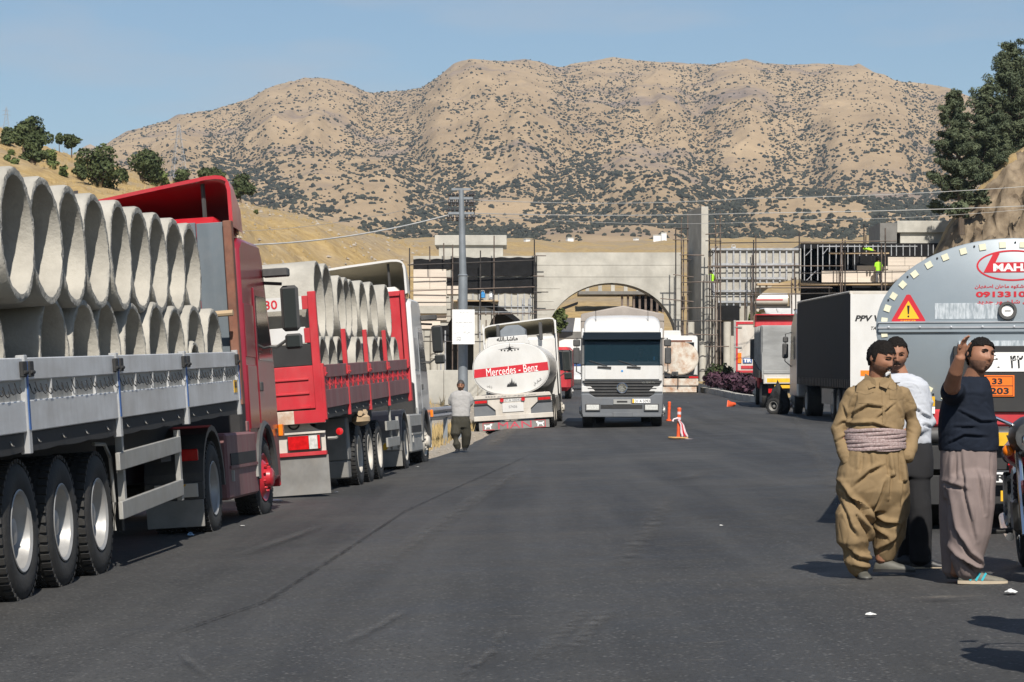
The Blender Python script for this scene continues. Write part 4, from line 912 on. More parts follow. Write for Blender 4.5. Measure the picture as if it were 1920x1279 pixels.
def tractor(par, yd, ys, main, glossy, inside, skirt, rim='rim_silver', fair=(4.0, 3.35), red_hub=False, arch='plastic_dark', cabtop=3.3, dx=0.0, cabmat=None, tilt=.07):
    """yd drive axle, ys steer axle, x=0 right side"""
    W = 2.5; yb = ys - 1.05; yf = ys + 1.35; before = set(COL.objects.keys())
    body = [(yb, 1.0), (yb, cabtop - .12), (yb + .25, cabtop), (yf - .75, cabtop), (yf - .55, cabtop - .2), (yf - .12, 2.0), (yf, 1.5), (yf, .45), (ys + .66, .42), (ys + .62, .78), (ys + .42, 1.02), (ys, 1.1), (ys - .42, 1.02), (ys - .62, .82), (ys - .66, 1.0)]
    MB().prism(body, -W + .03, -.03, 'yz').build('cab', cabmat or main, par, bevel=.05)
    d = MB().prism([(yb + .85, 1.12), (yb + .85, 2.95), (yf - .62, 2.95), (yf - .2, 2.0), (yf - .14, 1.12)], -.032, -.012, 'yz').build('door', glossy, par, bevel=.012)
    MB().prism([(yb + .95, 2.02), (yb + .95, 2.85), (yf - .68, 2.85), (yf - .30, 2.02)], -.02, -.006, 'yz').build('window', 'glass_dark', d)
    MB().b2(-.02, .012, yb + .9, yb + 1.06, 1.62, 1.74).build('handle', 'plastic_dark', d, bevel=.01)
    MB().b2(-.031, -.018, yb + .06, yb + .78, 2.05, 2.72).build('side_panel', glossy, par, bevel=.01)
    MB().b2(-.031, -.016, yb + .06, yb + .78, 1.15, 1.95).build('side_panel', glossy, par, bevel=.01)
    MB().b2(-W + .06, -.06, yb - .35, yb - .01, .62, 1.78).build('cab_shade_box', 'chassis', par, bevel=.03); MB().b2(-W + .3, -.3, yb - .12, yb, 1.8, 3.0).build('cab_back', main, par, bevel=.03)  # near-black box added behind the cab, its colour standing in for shade
    # front wheel arch lip, step
    pts = [(-.02, ys + .72 * math.cos(a), .52 + .68 * math.sin(a)) for a in [math.pi * k / 10 for k in range(11)]]
    MB().tube(pts, .05, 6).build('arch_lip', 'plastic_dark', par)
    MB().b2(-.9, -.04, ys - 1.0, ys - .66, .35, .95).build('step', 'plastic_dark', par, bevel=.02)
    # side box / skirt
    s = MB().b2(-.75, -.01, yd + .85, ys - .72, .34, 1.12).build('side_box', skirt, par, bevel=.03)
    ym = (yd + ys) / 2
    MB().b2(-.02, .002, yd + 1.05, ys - .88, .74, .88).build('recess', 'chassis', s); MB().b2(-.02, .012, yd + .98, ys - .80, .70, .735).build('ridge', skirt, s)
    for q in (yd + 1.1, ys - .85): MB().b2(-.01, .02, q - .03, q + .03, .55, .68).build('latch', 'galv_dirty', s)
    MB().b2(-.5, -.04, ys - 1.15, ys - .75, 1.12, 1.25).build('box_lid', skirt, par, bevel=.01)
    # rear mudguard over the drive wheel
    ring_o = [(yd + .70 * math.cos(a), .53 + .70 * math.sin(a)) for a in [math.pi * (k / 12) for k in range(13)]]; ring_i = [(yd + .64 * math.cos(a), .53 + .64 * math.sin(a)) for a in [math.pi * (k / 12) for k in range(13)]]
    for xa, xb in ((-.68, -.02), (-W + .02, -W + .68)):
        mb = MB()
        for k in range(12): mb.prism([ring_o[k], ring_o[k + 1], ring_i[k + 1], ring_i[k]], xa, xb, 'yz')
        mb.build('mudguard', arch, par, weld=.0005)
        MB().b2(xa, xb, yd - .715, yd - .655, .42, .62).build('mudguard_tail', arch, par, bevel=.01)
        MB().b2(xa + .01, xb - .01, yd - .72, yd - .69, .12, .42).build('mud_flap', 'mudguard', par, bevel=.005)
        l = MB().b2(xa + .12, xb - .06, yd - .76, yd - .72, .45, .60).build('marker_plate', 'white_dirty', par, bevel=.004)
        MB().prism([(xa + .2, .455), (xa + .35, .455), (xa + .48, .595), (xa + .33, .595)], yd - .766, yd - .761, 'xz').build('stripe', 'tape_yellow', l)
    MB().b2(-.30, -.05, yd - .80, yd - .74, .85, .98).build('tail_lamp', 'lamp_red', par, bevel=.01)
    MB().b2(-1.65, -1.2, yd - 1.2, yf - .4, .62, .9).b2(-1.3, -.85, yd - 1.2, yf - .4, .62, .9).build('chassis', 'chassis', par, bevel=.01)
    for q in (yd, ys): MB().cyl((-W + .3, q, .52), (-.3, q, .52), .09, n=10).build('axle', 'chassis', par)
    MB().b2(-.95, -.35, yf - .02, yf + .04, .3, 1.0).b2(-W + .05, -.05, yf, yf + .06, .35, .75).build('bumper', main, par, bevel=.02)
    for l in (0, 1):
        wheel(par, -W + .03 if l else -.03, yd, .525, .30, 'dish', rim, bool(l)); wheel(par, -W + .36 if l else -.36, yd, .525, .30, 'dish', rim, bool(l))
        wheel(par, -W + .05 if l else -.05, ys, .525, .30, 'hub', 'red_paint' if red_hub else rim, bool(l), -.07)
    fairing(par, yb - .12, yf - .8, -W + .06, -.06, fair[1], fair[0], main, inside, tilt)
    MB().b2(-W + .2, -.22, yb - .02, yb + 1.2, cabtop - .1, fair[1] + .16).build('cab_roof', main, par, bevel=.12)
    for q in (-.45, -W + .45): MB().tube([(q, yb + .15, cabtop), (q, yb + .1, fair[0] - .1)], .03, 6).build('fairing_strut', 'plastic_dark', par)
    mirror(par, .18, yf - .52, 2.70, 1, .84)
    MB().tube([(-.05, yf - .55, 3.15), (.12, yf - .6, 3.18)], .03, 6).b2(-.02, .32, yf - .72, yf - .5, 3.12, 3.23).build('mirror', 'plastic_dark', par, bevel=.03)
    MB().b2(-.01, .05, yf - .20, yf - .05, 1.02, 1.18).build('indicator', 'lamp_orange', par, bevel=.01)
    for o in COL.objects:
        if o.name not in before and o.parent == par: o.location.x += dx

def board_trailer(par, y0, y1, zb0, pitch, axles, posts, top_mat, band_mat, low_mat, post_mat, post_in, hook_mat, hb=.56, W=2.5):
    """flat trailer with drop sides; posts: y of each stanchion"""
    T = Matrix.Translation((0, 0, zb0)) @ Matrix.Rotation(pitch, 4, 'X')
    MB(T).b2(-W + .06, -.06, y0 + .03, y1, -.02, .06).build('floor', 'chassis', par)
    for x in (-.85, -1.65): MB(T).b2(x - .09, x + .09, y0 + .2, y1 - .2, -.42, -.02).build('main_beam', 'chassis', par)
    for side in (0, 1):
        f = lambda a, b: (a, b) if side == 0 else (-W - b, -W - a)
        # scalloped side rail
        mb = MB(T); yy_ = np.linspace(y0 + .05, y1 - .05, 60)
        for k in range(59):
            e = [.13 + .018 * abs(math.sin((q - y0) * math.pi / 1.05)) ** .5 for q in (yy_[k], yy_[k + 1])]
            xa, xb = f(-.07, -.03); mb.prism([(yy_[k], -e[0]), (yy_[k + 1], -e[1]), (yy_[k + 1], .0), (yy_[k], .0)], xa, xb, 'yz')
        mb.build('side_rail', 'chassis', par, weld=.0005)
        for i in range(len(posts) - 1):
            a, b = posts[i] + .05, posts[i + 1] - .05
            xa, xb = f(-.05, 0.0)
            pn = MB(T).b2(xa, xb, a, b, .005, hb * .43).build('drop_side', low_mat, par, bevel=.008)
            pn['label'] = 'hinged drop side of the trailer'
            xa, xb = f(-.05, -.002); MB(T).b2(xa, xb, a, b, hb * .70, hb).build('upper_board', top_mat, pn, bevel=.008)
            xa, xb = f(-.05, -.030); MB(T).b2(xa, xb, a, b, hb * .43, hb * .70).build('recessed_board', band_mat, pn)
            if side == 0:
                for k in range(1, 4):
                    mb = MB(T); mb.b2(-.032, -.004, a + (b - a) * k / 4 - .012, a + (b - a) * k / 4 + .012, hb * .43, hb * .70); mb.build('rib', 'alu_bright' if top_mat == 'aluminium' else hook_mat, pn)
                mb = MB(T)
                for k in range(int((b - a) / .17)):
                    yk = a + .1 + k * .17; zk = hb * .56 + .012 * math.sin(k * 1.7)
                    mb.tube([(-.012, yk, zk + .05), (.004, yk, zk - .01), (.012, yk + .03, zk - .03), (.012, yk + .1, zk - .02), (-.005, yk + .12, zk + .015)], .0045, 4)
                tag(mb.build('rope_hooks', hook_mat, pn), kind='stuff')
                for yk in (a + .05, b - .05):
                    mb = MB(T); mb.b2(.0, .03, yk - .06, yk + .06, hb * .74, hb * .95).cyl((.03, yk - .05, hb * .8), (.03, yk + .05, hb * .8), .018, n=6); mb.build('latch', 'chassis' if post_in == 'blue_paint' else hook_mat, pn, bevel=.006)
        for i, yp in enumerate(posts):
            xa, xb = f(-.06, .012); p = MB(T).b2(xa, xb, yp - .045, yp + .045, -.16, hb + (.02 if post_in == 'blue_paint' else .55 if 0 < i < len(posts) - 1 else .02)).build('stanchion', post_mat, par, bevel=.006)
            if side == 0 and post_in == 'blue_paint': MB(T).b2(.008, .018, yp - .022, yp + .022, .02, hb * .95).build('inset', post_in, p)
    mb = MB(T)
    for k in range(int((y1 - y0) / .8)): mb.tube([(-.03, y0 + .3 + k * .8, -.05), (-.015, y0 + .3 + k * .8, -.08), (-.01, y0 + .33 + k * .8, -.085)], .006, 5)
    tag(mb.build('lashing_hooks', 'mudguard', par), kind='stuff')
    for k, ya in enumerate(axles):
        for l in (0, 1): wheel(par, -W + .14 if l else -.14, ya, .535, .37, 'dish', par['rim'], bool(l))
        MB().cyl((-W + .4, ya, .52), (-.4, ya, .52), .09, n=10).b2(-1.75, -1.55, ya - .5, ya + .5, .55, .75).b2(-.95, -.75, ya - .5, ya + .5, .55, .75).build('axle', 'chassis', par)
    return T

# ---- truck 1: aluminium board trailer with red tractor
def gloc(X, Y): return Vector((X, Y, zg1(X, Y)))
ROLL = -0.062
YA = 18.2; XA = -3.52; SL1 = .054
tr1 = thing('articulated_truck', 'truck with grey aluminium drop-side trailer and dark red cab', 'truck', gloc(XA, YA), (0, ROLL, -math.atan(SL1)))
tr1['rim'] = 'rim_silver'
P1 = [-3.3, -.15, 3.02, 6.2, 9.4]
T1 = board_trailer(tr1, -3.3, 9.45, 1.265, .0235, (0, 1.31, 2.62), P1, 'aluminium', 'galv_dirty', 'aluminium', 'alu_bright', 'blue_paint', 'chassis')
for k in range(7):
    x0 = -2.46 + k * .345; MB(T1).b2(x0 + .006, x0 + .339, 9.47 + .004 * (k % 2), 9.53, .06, 2.05 + .006 * (k % 3)).build('headboard_plank', 'blue_board', tr1, bevel=.006)
MB(T1).b2(-.07, .03, 9.40, 9.56, -.05, 2.06).build('headboard_post', 'rust_steel', tr1, bevel=.01); MB(T1).b2(-2.53, -2.44, 9.42, 9.58, -.05, 2.06).build('headboard_post', 'rust_steel', tr1, bevel=.01)
for z in (.95, .52):
    MB().prism([(3.05, z - .07), (5.9, z + .03), (5.9, z + .19), (3.05, z + .09)], -.07, -.03, 'yz').build('side_guard', 'galv_dirty', tr1, bevel=.006)
for q in ((-.09, -.04, 5.84, 5.93, .5, 1.2), (-.12, -.06, 3.3, 3.38, .5, 1.2)): MB().b2(*q).build('guard_post', 'galv_dirty', tr1)
MB().tube([(-.2, 2.8, 1.13), (-.16, 3.05, 1.12), (-.15, 3.2, 1.0), (-.15, 3.26, .6), (-.15, 3.2, .35)], .018, 6).build('mud_stay', 'galv_dirty', tr1)
for q in ((-.35, -.1, 5.2, 5.7, .9, 1.0), (-.5, -.3, 4.2, 4.3, .3, 1.1), (-2.2, -2.0, 4.2, 4.3, .1, 1.1)): MB().b2(*q).build('landing_gear', 'chassis', tr1)
MB(T1).b2(.001, .006, 9.05, 9.25, .10, .24).build('maker_plate', 'tape_yellow', tr1)
MB(T1).b2(.0065, .008, 9.08, 9.22, .155, .17).b2(.0065, .008, 9.08, 9.11, .17, .22).b2(.0065, .008, 9.13, 9.16, .17, .22).b2(.0065, .008, 9.18, 9.21, .17, .22).build('plate_mark', 'ink_black', tr1)
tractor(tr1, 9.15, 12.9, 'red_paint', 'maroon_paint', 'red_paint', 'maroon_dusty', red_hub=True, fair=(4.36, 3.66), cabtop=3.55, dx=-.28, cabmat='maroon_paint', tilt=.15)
up = [(-.06, 'first pipe of the upper row, nearest the camera'), (-.02, 'second pipe of the upper row'), (.02, 'third pipe of the upper row'), (.05, 'fourth pipe of the upper row'), (.06, 'fifth pipe of the upper row'), (.10, 'sixth pipe of the upper row'), (.13, 'seventh pipe of the upper row'), (.16, 'eighth pipe of the upper row'), (.18, 'ninth pipe of the upper row')]
def ztr(T, y, h): return (T @ Vector((0, y, h))).z
RP = .505
for i, (rc, lab) in enumerate(up):
    y = -.42 + i * 1.03; pipe(tr1, -rc + .02, y, ztr(T1, y, .06 + RP + .90), RP, 2.2 + .05 * (i % 3), 'large concrete ' + lab + ' on the grey trailer', 'concrete pipes on the grey trailer', 100 + i)
for i in range(10):
    y = -.95 + i * 1.03; r = RP - .012 * (i % 2)
    pipe(tr1, -.055 - .03 * ((i * 5) % 3) / 2 - (.35 if i == 1 else 0), y, ztr(T1, y, .06 + r), r, 2.15, 'concrete pipe %s of the lower row on the grey trailer' % ['nearest the camera', 'set back, second', 'third', 'fourth', 'fifth', 'sixth', 'seventh', 'eighth', 'ninth', 'nearest the cab'][i], 'concrete pipes on the grey trailer', 200 + i, .065)
pipe(tr1, -.10, -.95 + 8 * 1.03 + .05, ztr(T1, 7, .09 + .30), .31, 1.9, 'small concrete pipe nested inside a larger lower pipe', 'concrete pipes on the grey trailer', 231, .05)
tag(MB(mw(tr1) @ T1).cyl((-.9, 9.2, .99), (.03, 9.15, 1.0), .035, n=8).build('wooden_stake', 'timber'), 'short wooden stake poking out by the grey headboard', 'stake')
tag(MB(mw(tr1) @ T1).b2(-1.3, -.35, -1.9, -1.2, .07, .36).build('concrete_block', 'concrete_pipe', bevel=.01), 'pale concrete block wedged between the lower pipes', 'block')

# ---- truck 2: red board trailer with white tractor
YA2 = 40.3; XA2 = -2.36; SL2 = .072
tr2 = thing('articulated_truck', 'truck with red drop-side trailer of pipes and white cab', 'truck', gloc(XA2, YA2), (0.002, -.072, -math.atan(SL2)))
tr2['rim'] = 'rim_white'
R0 = -4.35; P2 = [R0, -1.75, .85, 3.5, 6.75]
T2 = board_trailer(tr2, R0, 6.8, 1.39, .021, (0, 1.31, 2.62), P2, 'maroon_dusty', 'maroon_dusty', 'maroon_dusty', 'red_trailer', 'red_trailer', 'red_trailer', hb=.66)
# rear gate, frame and lights
g = MB(T2).b2(-2.46, -.10, R0 - .05, R0 - .0, .02, .66).build('tail_gate', 'red_trailer', tr2, bevel=.01)
for z in (.25, .46): MB(T2).b2(-2.40, -.22, R0 - .075, R0 - .045, z - .012, z + .02).build('gate_rib', 'red_trailer', g, bevel=.006)
MB(T2).b2(-.36, -.22, R0 - .08, R0 - .045, .03, .06).b2(-1.6, -1.3, R0 - .08, R0 - .045, .03, .06).build('gate_hinge', 'red_trailer', g)
MB(T2).b2(-2.5, -.02, R0 - .06, R0 + .05, -.20, .0).build('rear_sill', 'white_rusty', tr2, bevel=.008)
MB(T2).b2(-.48, -.015, R0 - .064, R0 - .058, -.19, .0).build('sill_paint', 'red_trailer', tr2)
for x in (-.09, -2.44): MB(T2).b2(x - .06, x + .06, R0 - .06, R0 + .04, -.2, 1.76).build('corner_post', 'red_trailer', tr2, bevel=.008)
bd = MB(T2).b2(-2.4, -.22, R0 - .03, R0 + .02, 1.50, 1.70).build('number_board', 'white_paint', tr2)
MB(T2).b2(-.24, -.08, R0 - .04, R0 + .01, 1.5, 1.7).b2(-.24, -.08, R0 - .04, R0 + .01, 1.0, 1.22).build('bracket', 'red_trailer', tr2, bevel=.005)
MB(T2).b2(-2.4, -.22, R0 - .03, R0 + .02, 1.0, 1.24).build('crossboard', 'white_paint', tr2, bevel=.005)
MB(T2).b2(-2.4, -.14, R0 - .02, R0 + .0, .67, .99).build('crossboard', 'chassis', tr2)
me = text_mesh('0771 130 30', .2, T2 @ Matrix.Translation((-.86, R0 - .036, 1.60)) @ FRONT, 'ink_red', (1.02, .135), bold=.003); link('lettering', me, bd)
rp_ = MB().prism([(-2.5, .68), (-.06, .68), (-.06, .98), (-.16, 1.0), (-.26, 1.06), (-.34, 1.16), (-.38, 1.26), (-2.5, 1.26)], R0 + .12, R0 + .15, 'xz').build('light_panel', 'white_dirty', tr2, bevel=.004)
MB().b2(-2.5, -.05, R0 + .05, R0 + .17, .62, .68).build('bumper_bar', 'red_trailer', tr2, bevel=.006); MB().b2(-2.5, -.05, R0 + .05, R0 + .12, .95, .98).build('ledge', 'white_dirty', tr2)
lp = MB().b2(-.62, -.12, R0 + .03, R0 + .115, .71, .93).build('tail_lamp', 'plastic_dark', tr2, bevel=.008)
MB().b2(-.61, -.30, R0 + .022, R0 + .032, .72, .92).build('red_lens', 'lamp_red', lp); MB().b2(-.295, -.17, R0 + .022, R0 + .032, .72, .92).build('clear_lens', 'lamp_clear', lp); MB().b2(-.165, -.13, R0 + .022, R0 + .032, .72, .92).build('red_lens', 'lamp_red', lp)
lg = MB().lathe([(0, .095), (-.006, .095), (-.006, .068), (0, .068)], (-.52, R0 + .118, 1.11), 'y', 24, closed=True).box((-.52, R0 + .114, 1.11), (.15, .01, .05)).cyl((-.46, R0 + .114, 1.17), (-.43, R0 + .114, 1.20), .018, n=6).build('round_emblem', 'ink_black', rp_)
MB().b2(-1.0, -.03, R0 + .10, R0 + .13, .04, .62).build('rubber_flap', 'mudguard', tr2, bevel=.004); MB().b2(-2.5, -1.5, R0 + .10, R0 + .13, .04, .62).build('rubber_flap', 'mudguard', tr2, bevel=.004)
MB().tube([(-.05, R0 + .3, .86), (.08, R0 + .3, .86), (.14, R0 + .3, .92)], .025, 6).build('marker_arm', 'galv_dirty', tr2); MB().lathe([(0, .02), (-.02, .055), (-.05, .055), (-.06, .02)], (.14, R0 + .3, .95), 'y', 12).build('marker_lamp', 'lamp_red', tr2)
MB().prism([(-.95, 1.15), (-.72, 1.16), (-.62, 1.12), (-.60, .45), (-.95, .45)], -.72, -.2, 'yz').prism([(-.99, .45), (-.64, .45), (-.64, .16), (-.99, .16)], -.70, -.21, 'yz').build('mudguard', 'mudguard', tr2, bevel=.02)
tag(MB(mw(tr2)).sphere((-.02, -.45, 1.10), .16, 10, sq=(1, 1.3, .7)).tube([(.0, -.65, 1.2), (.04, -.45, 1.16), (.02, -.2, 1.22)], .05, 6).build('cloth_bundle', 'timber'), 'tan rag bundle tied under the red trailer side', 'bundle')
for z in (.86, .56): MB().b2(-.07, -.03, 3.05, 4.9, z, z + .17).build('side_guard', 'galv_dirty', tr2, bevel=.006)
for q in ((-.09, -.04, 4.86, 4.94, .5, 1.1), (-.1, -.06, 3.9, 3.96, .5, 1.3)): MB().b2(*q).build('guard_post', 'galv_dirty', tr2)
MB(T2).b2(-2.46, -.02, 6.82, 6.9, .0, 2.0).build('headboard', 'red_trailer', tr2, bevel=.01); MB(T2).b2(-.05, .035, 6.70, 6.92, -.15, 2.0).b2(-.45, -.03, 6.78, 6.84, 1.9, 2.0).build('headboard_post', 'red_trailer', tr2, bevel=.01)
tractor(tr2, 7.75, 11.4, 'white_paint', 'silver_paint', 'cream_inside', 'galv_dirty', 'rim_white', fair=(4.4, 3.65), arch='mudguard', cabtop=3.55, dx=-.24)
RP2 = .57
yy_ = R0 + .75
for i in range(9):
    big = i < 2; r = .62 if big else .52; y = (R0 + .85 + i * 1.2) if big else R0 + 2.05 + .62 + .52 + (i - 2) * 1.02
    pipe(tr2, -.10 - (.10 if i in (4, 7) else .0) - .05 * (i % 2), y, ztr(T2, y, .08 + .52 + (1.03 if big else .97)), r, 2.28, 'concrete pipe, %s of the upper row on the red trailer' % ['hindmost and largest', 'second', 'third', 'fourth', 'fifth', 'sixth', 'seventh', 'eighth', 'foremost'][i], 'concrete pipes on the red trailer', 300 + i, .07)
for i in range(10):
    y = R0 + .62 + i * 1.03; pipe(tr2, -.06 - .02 * (i % 3) - (.3 if i == 3 else 0), y, ztr(T2, y, .07 + .515), .515, 2.2, 'concrete pipe, %s of the lower row on the red trailer' % ['hindmost', 'second', 'third', 'fourth', 'fifth', 'sixth', 'seventh', 'eighth', 'ninth', 'foremost'][i], 'concrete pipes on the red trailer', 400 + i, .06)
glass('glass_clear', (0.012, 0.03, 0.04), .03); MATS['glass_clear'].node_tree.nodes['Principled BSDF'].inputs['Alpha'].default_value = .5
# ------------------------------------------------------------------ tank shell helper: superellipse section in xz, from y0 to y1
def tank(par, name, a, b, zc, y0, y1, matn, n=56, p=2.3, rim=True, endmat=None):
    def sec(y, k=1.0): return [Vector((math.copysign(abs(math.cos(t)) ** (2 / p), math.cos(t)) * a * k, y, zc + math.copysign(abs(math.sin(t)) ** (2 / p), math.sin(t)) * b * k)) for t in [2 * math.pi * i / n for i in range(n)]]
    mb = MB(); mb.loft([sec(y0), sec(y1)], 0, False); o = mb.build(name, matn, par, 40)
    mb = MB(); mb.loft([sec(y0 - .01, .992), sec(y0 - .03, .97)], 0, True); mb.build('tank_end', endmat or matn, par, 40)
    mb = MB(); mb.loft([sec(y1 + .01, .99), sec(y1 + .12, .85)], 0, True); mb.build('tank_end', matn, par, 40)
    if rim:
        for y in (y0, y1): mb = MB(); mb.loft([sec(y - .012, 1.0), sec(y - .012, 1.012), sec(y + .02, 1.012), sec(y + .02, 1.0)], 0, False); mb.build('end_rim', matn, par, 40)
    return o

# ---- white tanker lettered Mercedes - Benz
TX, TY = .09, 75.5
tk = thing('tanker_truck', 'white tanker with red band parked on the left shoulder', 'tanker', (TX, TY, zg1(TX, TY) - .05), (.012, -.062, -math.atan(.058)))
tank(tk, 'tank_shell', 1.19, .81, 1.92, 0, 6.3, 'white_paint', p=2.35)
def on_disc(par, name, poly, y, matn): return MB().prism(poly, y - .004, y, 'xz').build(name, matn, par)
zb = 1.83; MB().prism([(-1.165, zb - .13), (1.17, zb - .02), (1.155, zb + .24), (-1.15, zb + .13)], -.036, -.031, 'xz').build('red_band', 'ink_red', tk)
text(tk, 'lettering', 'Mercedes - Benz', .3, (.03, -.040, zb + .055), 'ink_white', (1.62, .25), rot=-.047)
text(tk, 'lettering', ar('ماشاءالله'), .2, (-.06, -.02, 2.86), 'ink_black', (.66, .15), bold=.006)
text(tk, 'lettering', ar('یا ولی'), .12, (-.70, -.036, 1.40), 'ink_black', (.16, .11), rot=.5); text(tk, 'lettering', ar('السلام علی'), .12, (.80, -.036, 1.45), 'ink_black', (.30, .13), rot=-.55)
for x0, x1, z0, z1 in ((-.45, .45, 2.35, 2.44),): pass
pl_ = MB().prism([(-.38, 2.545), (-.05, 2.575), (.05, 2.575), (.33, 2.55), (.05, 2.54), (-.05, 2.54)], -.036, -.032, 'xz').lathe([(-.036, .055), (-.032, .055)], (0, 0, 2.545), 'y', 12).prism([(-.012, 2.59), (.012, 2.59), (.004, 2.72), (-.004, 2.72)], -.036, -.032, 'xz').prism([(-.12, 2.595), (.12, 2.605), (.12, 2.615), (-.12, 2.605)], -.036, -.032, 'xz')
for k in (-.26, -.16, -.06, .06, .16, .26): pl_.lathe([(-.036, .026), (-.032, .026)], (k, 0, 2.48 + .012 * abs(k) / .1), 'y', 8)
pl_.build('aeroplane_mark', 'ink_black', tk)
fl = MB()
for k, (dx, h) in enumerate(((-.12, .12), (-.06, .17), (0, .27), (.06, .18), (.12, .13))): fl.prism([(dx - .045, 1.36), (dx + .045, 1.36), (dx + .03, 1.36 + h * .5), (dx + .008, 1.36 + h), (dx - .03, 1.36 + h * .45)], -.036 - .0005 * k, -.031, 'xz')
fl.build('flame_mark', 'ink_black', tk)
# raised walkway box on the tank top
MB().prism([(-.72, 2.62), (.62, 2.66), (.56, 2.95), (-.66, 2.93)], -.012, .25, 'xz').build('top_coaming', 'white_paint', tk, bevel=.02)
MB().prism([(-.35, 2.95), (.45, 2.95), (.45, 3.15), (.25, 3.30), (-.15, 3.30), (-.35, 3.15)], 1.2, 2.2, 'xz').build('manhole', 'grey_steel', tk, bevel=.02)
# rear bumper assembly
MB().prism([(-1.22, 1.02), (1.22, 1.02), (1.16, 1.14), (-1.16, 1.14)], -.30, .1, 'xz').build('shelf', 'white_dirty', tk, bevel=.015)
MB().b2(-1.24, 1.24, -.28, -.22, .34, .50).build('bumper_beam', 'white_dirty', tk, bevel=.015)
MB().prism([(-1.22, .86), (-.78, .86), (-.55, .66), (.55, .66), (.78, .86), (1.22, .86), (1.22, 1.02), (-1.22, 1.02)], -.25, -.20, 'xz').b2(-.55, .55, -.249, -.2, .50, .66).build('rear_panel', 'white_dirty', tk, bevel=.004)
for q in ((-1.22, -.55), (.55, 1.22)): MB().b2(*q, -.19, -.17, .5, .86).build('panel_backing', 'bumper_grey', tk)
for s in (-1, 1):
    l = MB().b2(s * 1.2, s * .78, -.275, -.245, .88, 1.0).build('tail_lamp', 'plastic_dark', tk, bevel=.006); MB().b2(s * 1.18, s * .8, -.282, -.27, .90, .98).build('lens', 'lamp_red', l)
    MB().lathe([(-.02, .02), (-.03, .06), (.02, .065)], (s * .33, -.28, .96), 'y', 12).build('round_lamp', 'lamp_red', tk)
    wheel(tk, s * 1.24, .55, .52, .28, 'dish', 'rim_white', s < 0); wheel(tk, s * .93, .55, .52, .28, 'dish', 'rim_white', s < 0); wheel(tk, s * 1.24, 1.9, .52, .28, 'dish', 'rim_white', s < 0); wheel(tk, s * .93, 1.9, .52, .28, 'dish', 'rim_white', s < 0); wheel(tk, s * 1.23, 6.9, .52, .30, 'hub', 'rim_white', s < 0)
np_ = MB().b2(-.33, .33, -.275, -.255, .58, .86).build('number_plate', 'white_paint', tk, bevel=.004); text(np_, 'lettering', '57436', .1, (0, -.28, .74), 'ink_grey', (.26, .08))
MB().b2(-.32, .3, -.26, -.246, .90, .99).build('plate_strip', 'white_paint', tk); text(tk, 'lettering', '57 A 33043', .1, (0, -.265, .945), 'ink_grey', (.5, .07)); text(tk, 'lettering', '2522 ' + ar('حمل سوخت مایع'), .1, (-.05, -.31, 1.08), 'ink_grey', (1.6, .07))
fp = MB().b2(-1.1, 1.1, -.2, -.18, .04, .30).build('mud_flap', 'mudguard', tk, bevel=.004)
text(fp, 'lettering', 'MAN', .3, (.02, -.206, .17), 'ink_pink', (1.05, .21), bold=.0)
for s in (-1, 1):
    MB().b2(s * .98, s * .62, -.204, -.2, .27, .285).b2(s * .98, s * .62, -.204, -.2, .05, .065).b2(s * .98, s * .965, -.204, -.2, .065, .27).build('red_frame', 'ink_red', fp)
    lion = [(-.12, .08), (-.09, .08), (-.07, .14), (.03, .14), (.05, .08), (.08, .08), (.07, .16), (.11, .2), (.12, .245), (.07, .25), (.03, .21), (-.07, .2), (-.12, .23), (-.14, .2), (-.1, .17)]
    MB().prism([(s * .8 + p[0] * -s, p[1]) for p in lion], -.206, -.201, 'xz').build('lion_mark', 'ink_white', fp)
MB().b2(-.5, -.3, .1, 7.6, .62, .95).b2(.3, .5, .1, 7.6, .62, .95).build('chassis', 'chassis', tk); MB().b2(-1.0, -.4, .3, 2.4, .95, 1.15).b2(.4, 1.0, .3, 2.4, .95, 1.15).build('tank_saddle', 'white_dirty', tk, bevel=.01)
MB().prism([(6.45, .9), (6.45, 2.95), (6.8, 3.05), (7.9, 3.0), (8.35, 2.0), (8.45, .5), (7.6, .45), (7.5, .95), (6.9, 1.1)], -1.22, 1.22, 'yz').build('cab', 'white_paint', tk, bevel=.06)
fairing(tk, 6.3, 8.0, -1.24, 1.24, 3.05, 3.62, 'white_paint', 'cream_inside')
for s in (-1, 1):
    MB().prism([(6.25, 1.0), (6.45, 1.0), (6.45, 3.5), (6.32, 3.45)], s * 1.25, s * 1.21, 'yz').build('side_deflector', 'white_paint', tk, bevel=.01); MB().b2(s * .72 - .06, s * .72 + .06, 6.2, 6.32, 2.85, 3.45).build('fairing_strut', 'plastic_dark', tk, bevel=.02)
mirror(tk, 1.33, 7.9, 2.1); MB().b2(1.0, 1.22, 3.0, 5.8, .45, .95).build('side_box', 'galv_dirty', tk, bevel=.02)

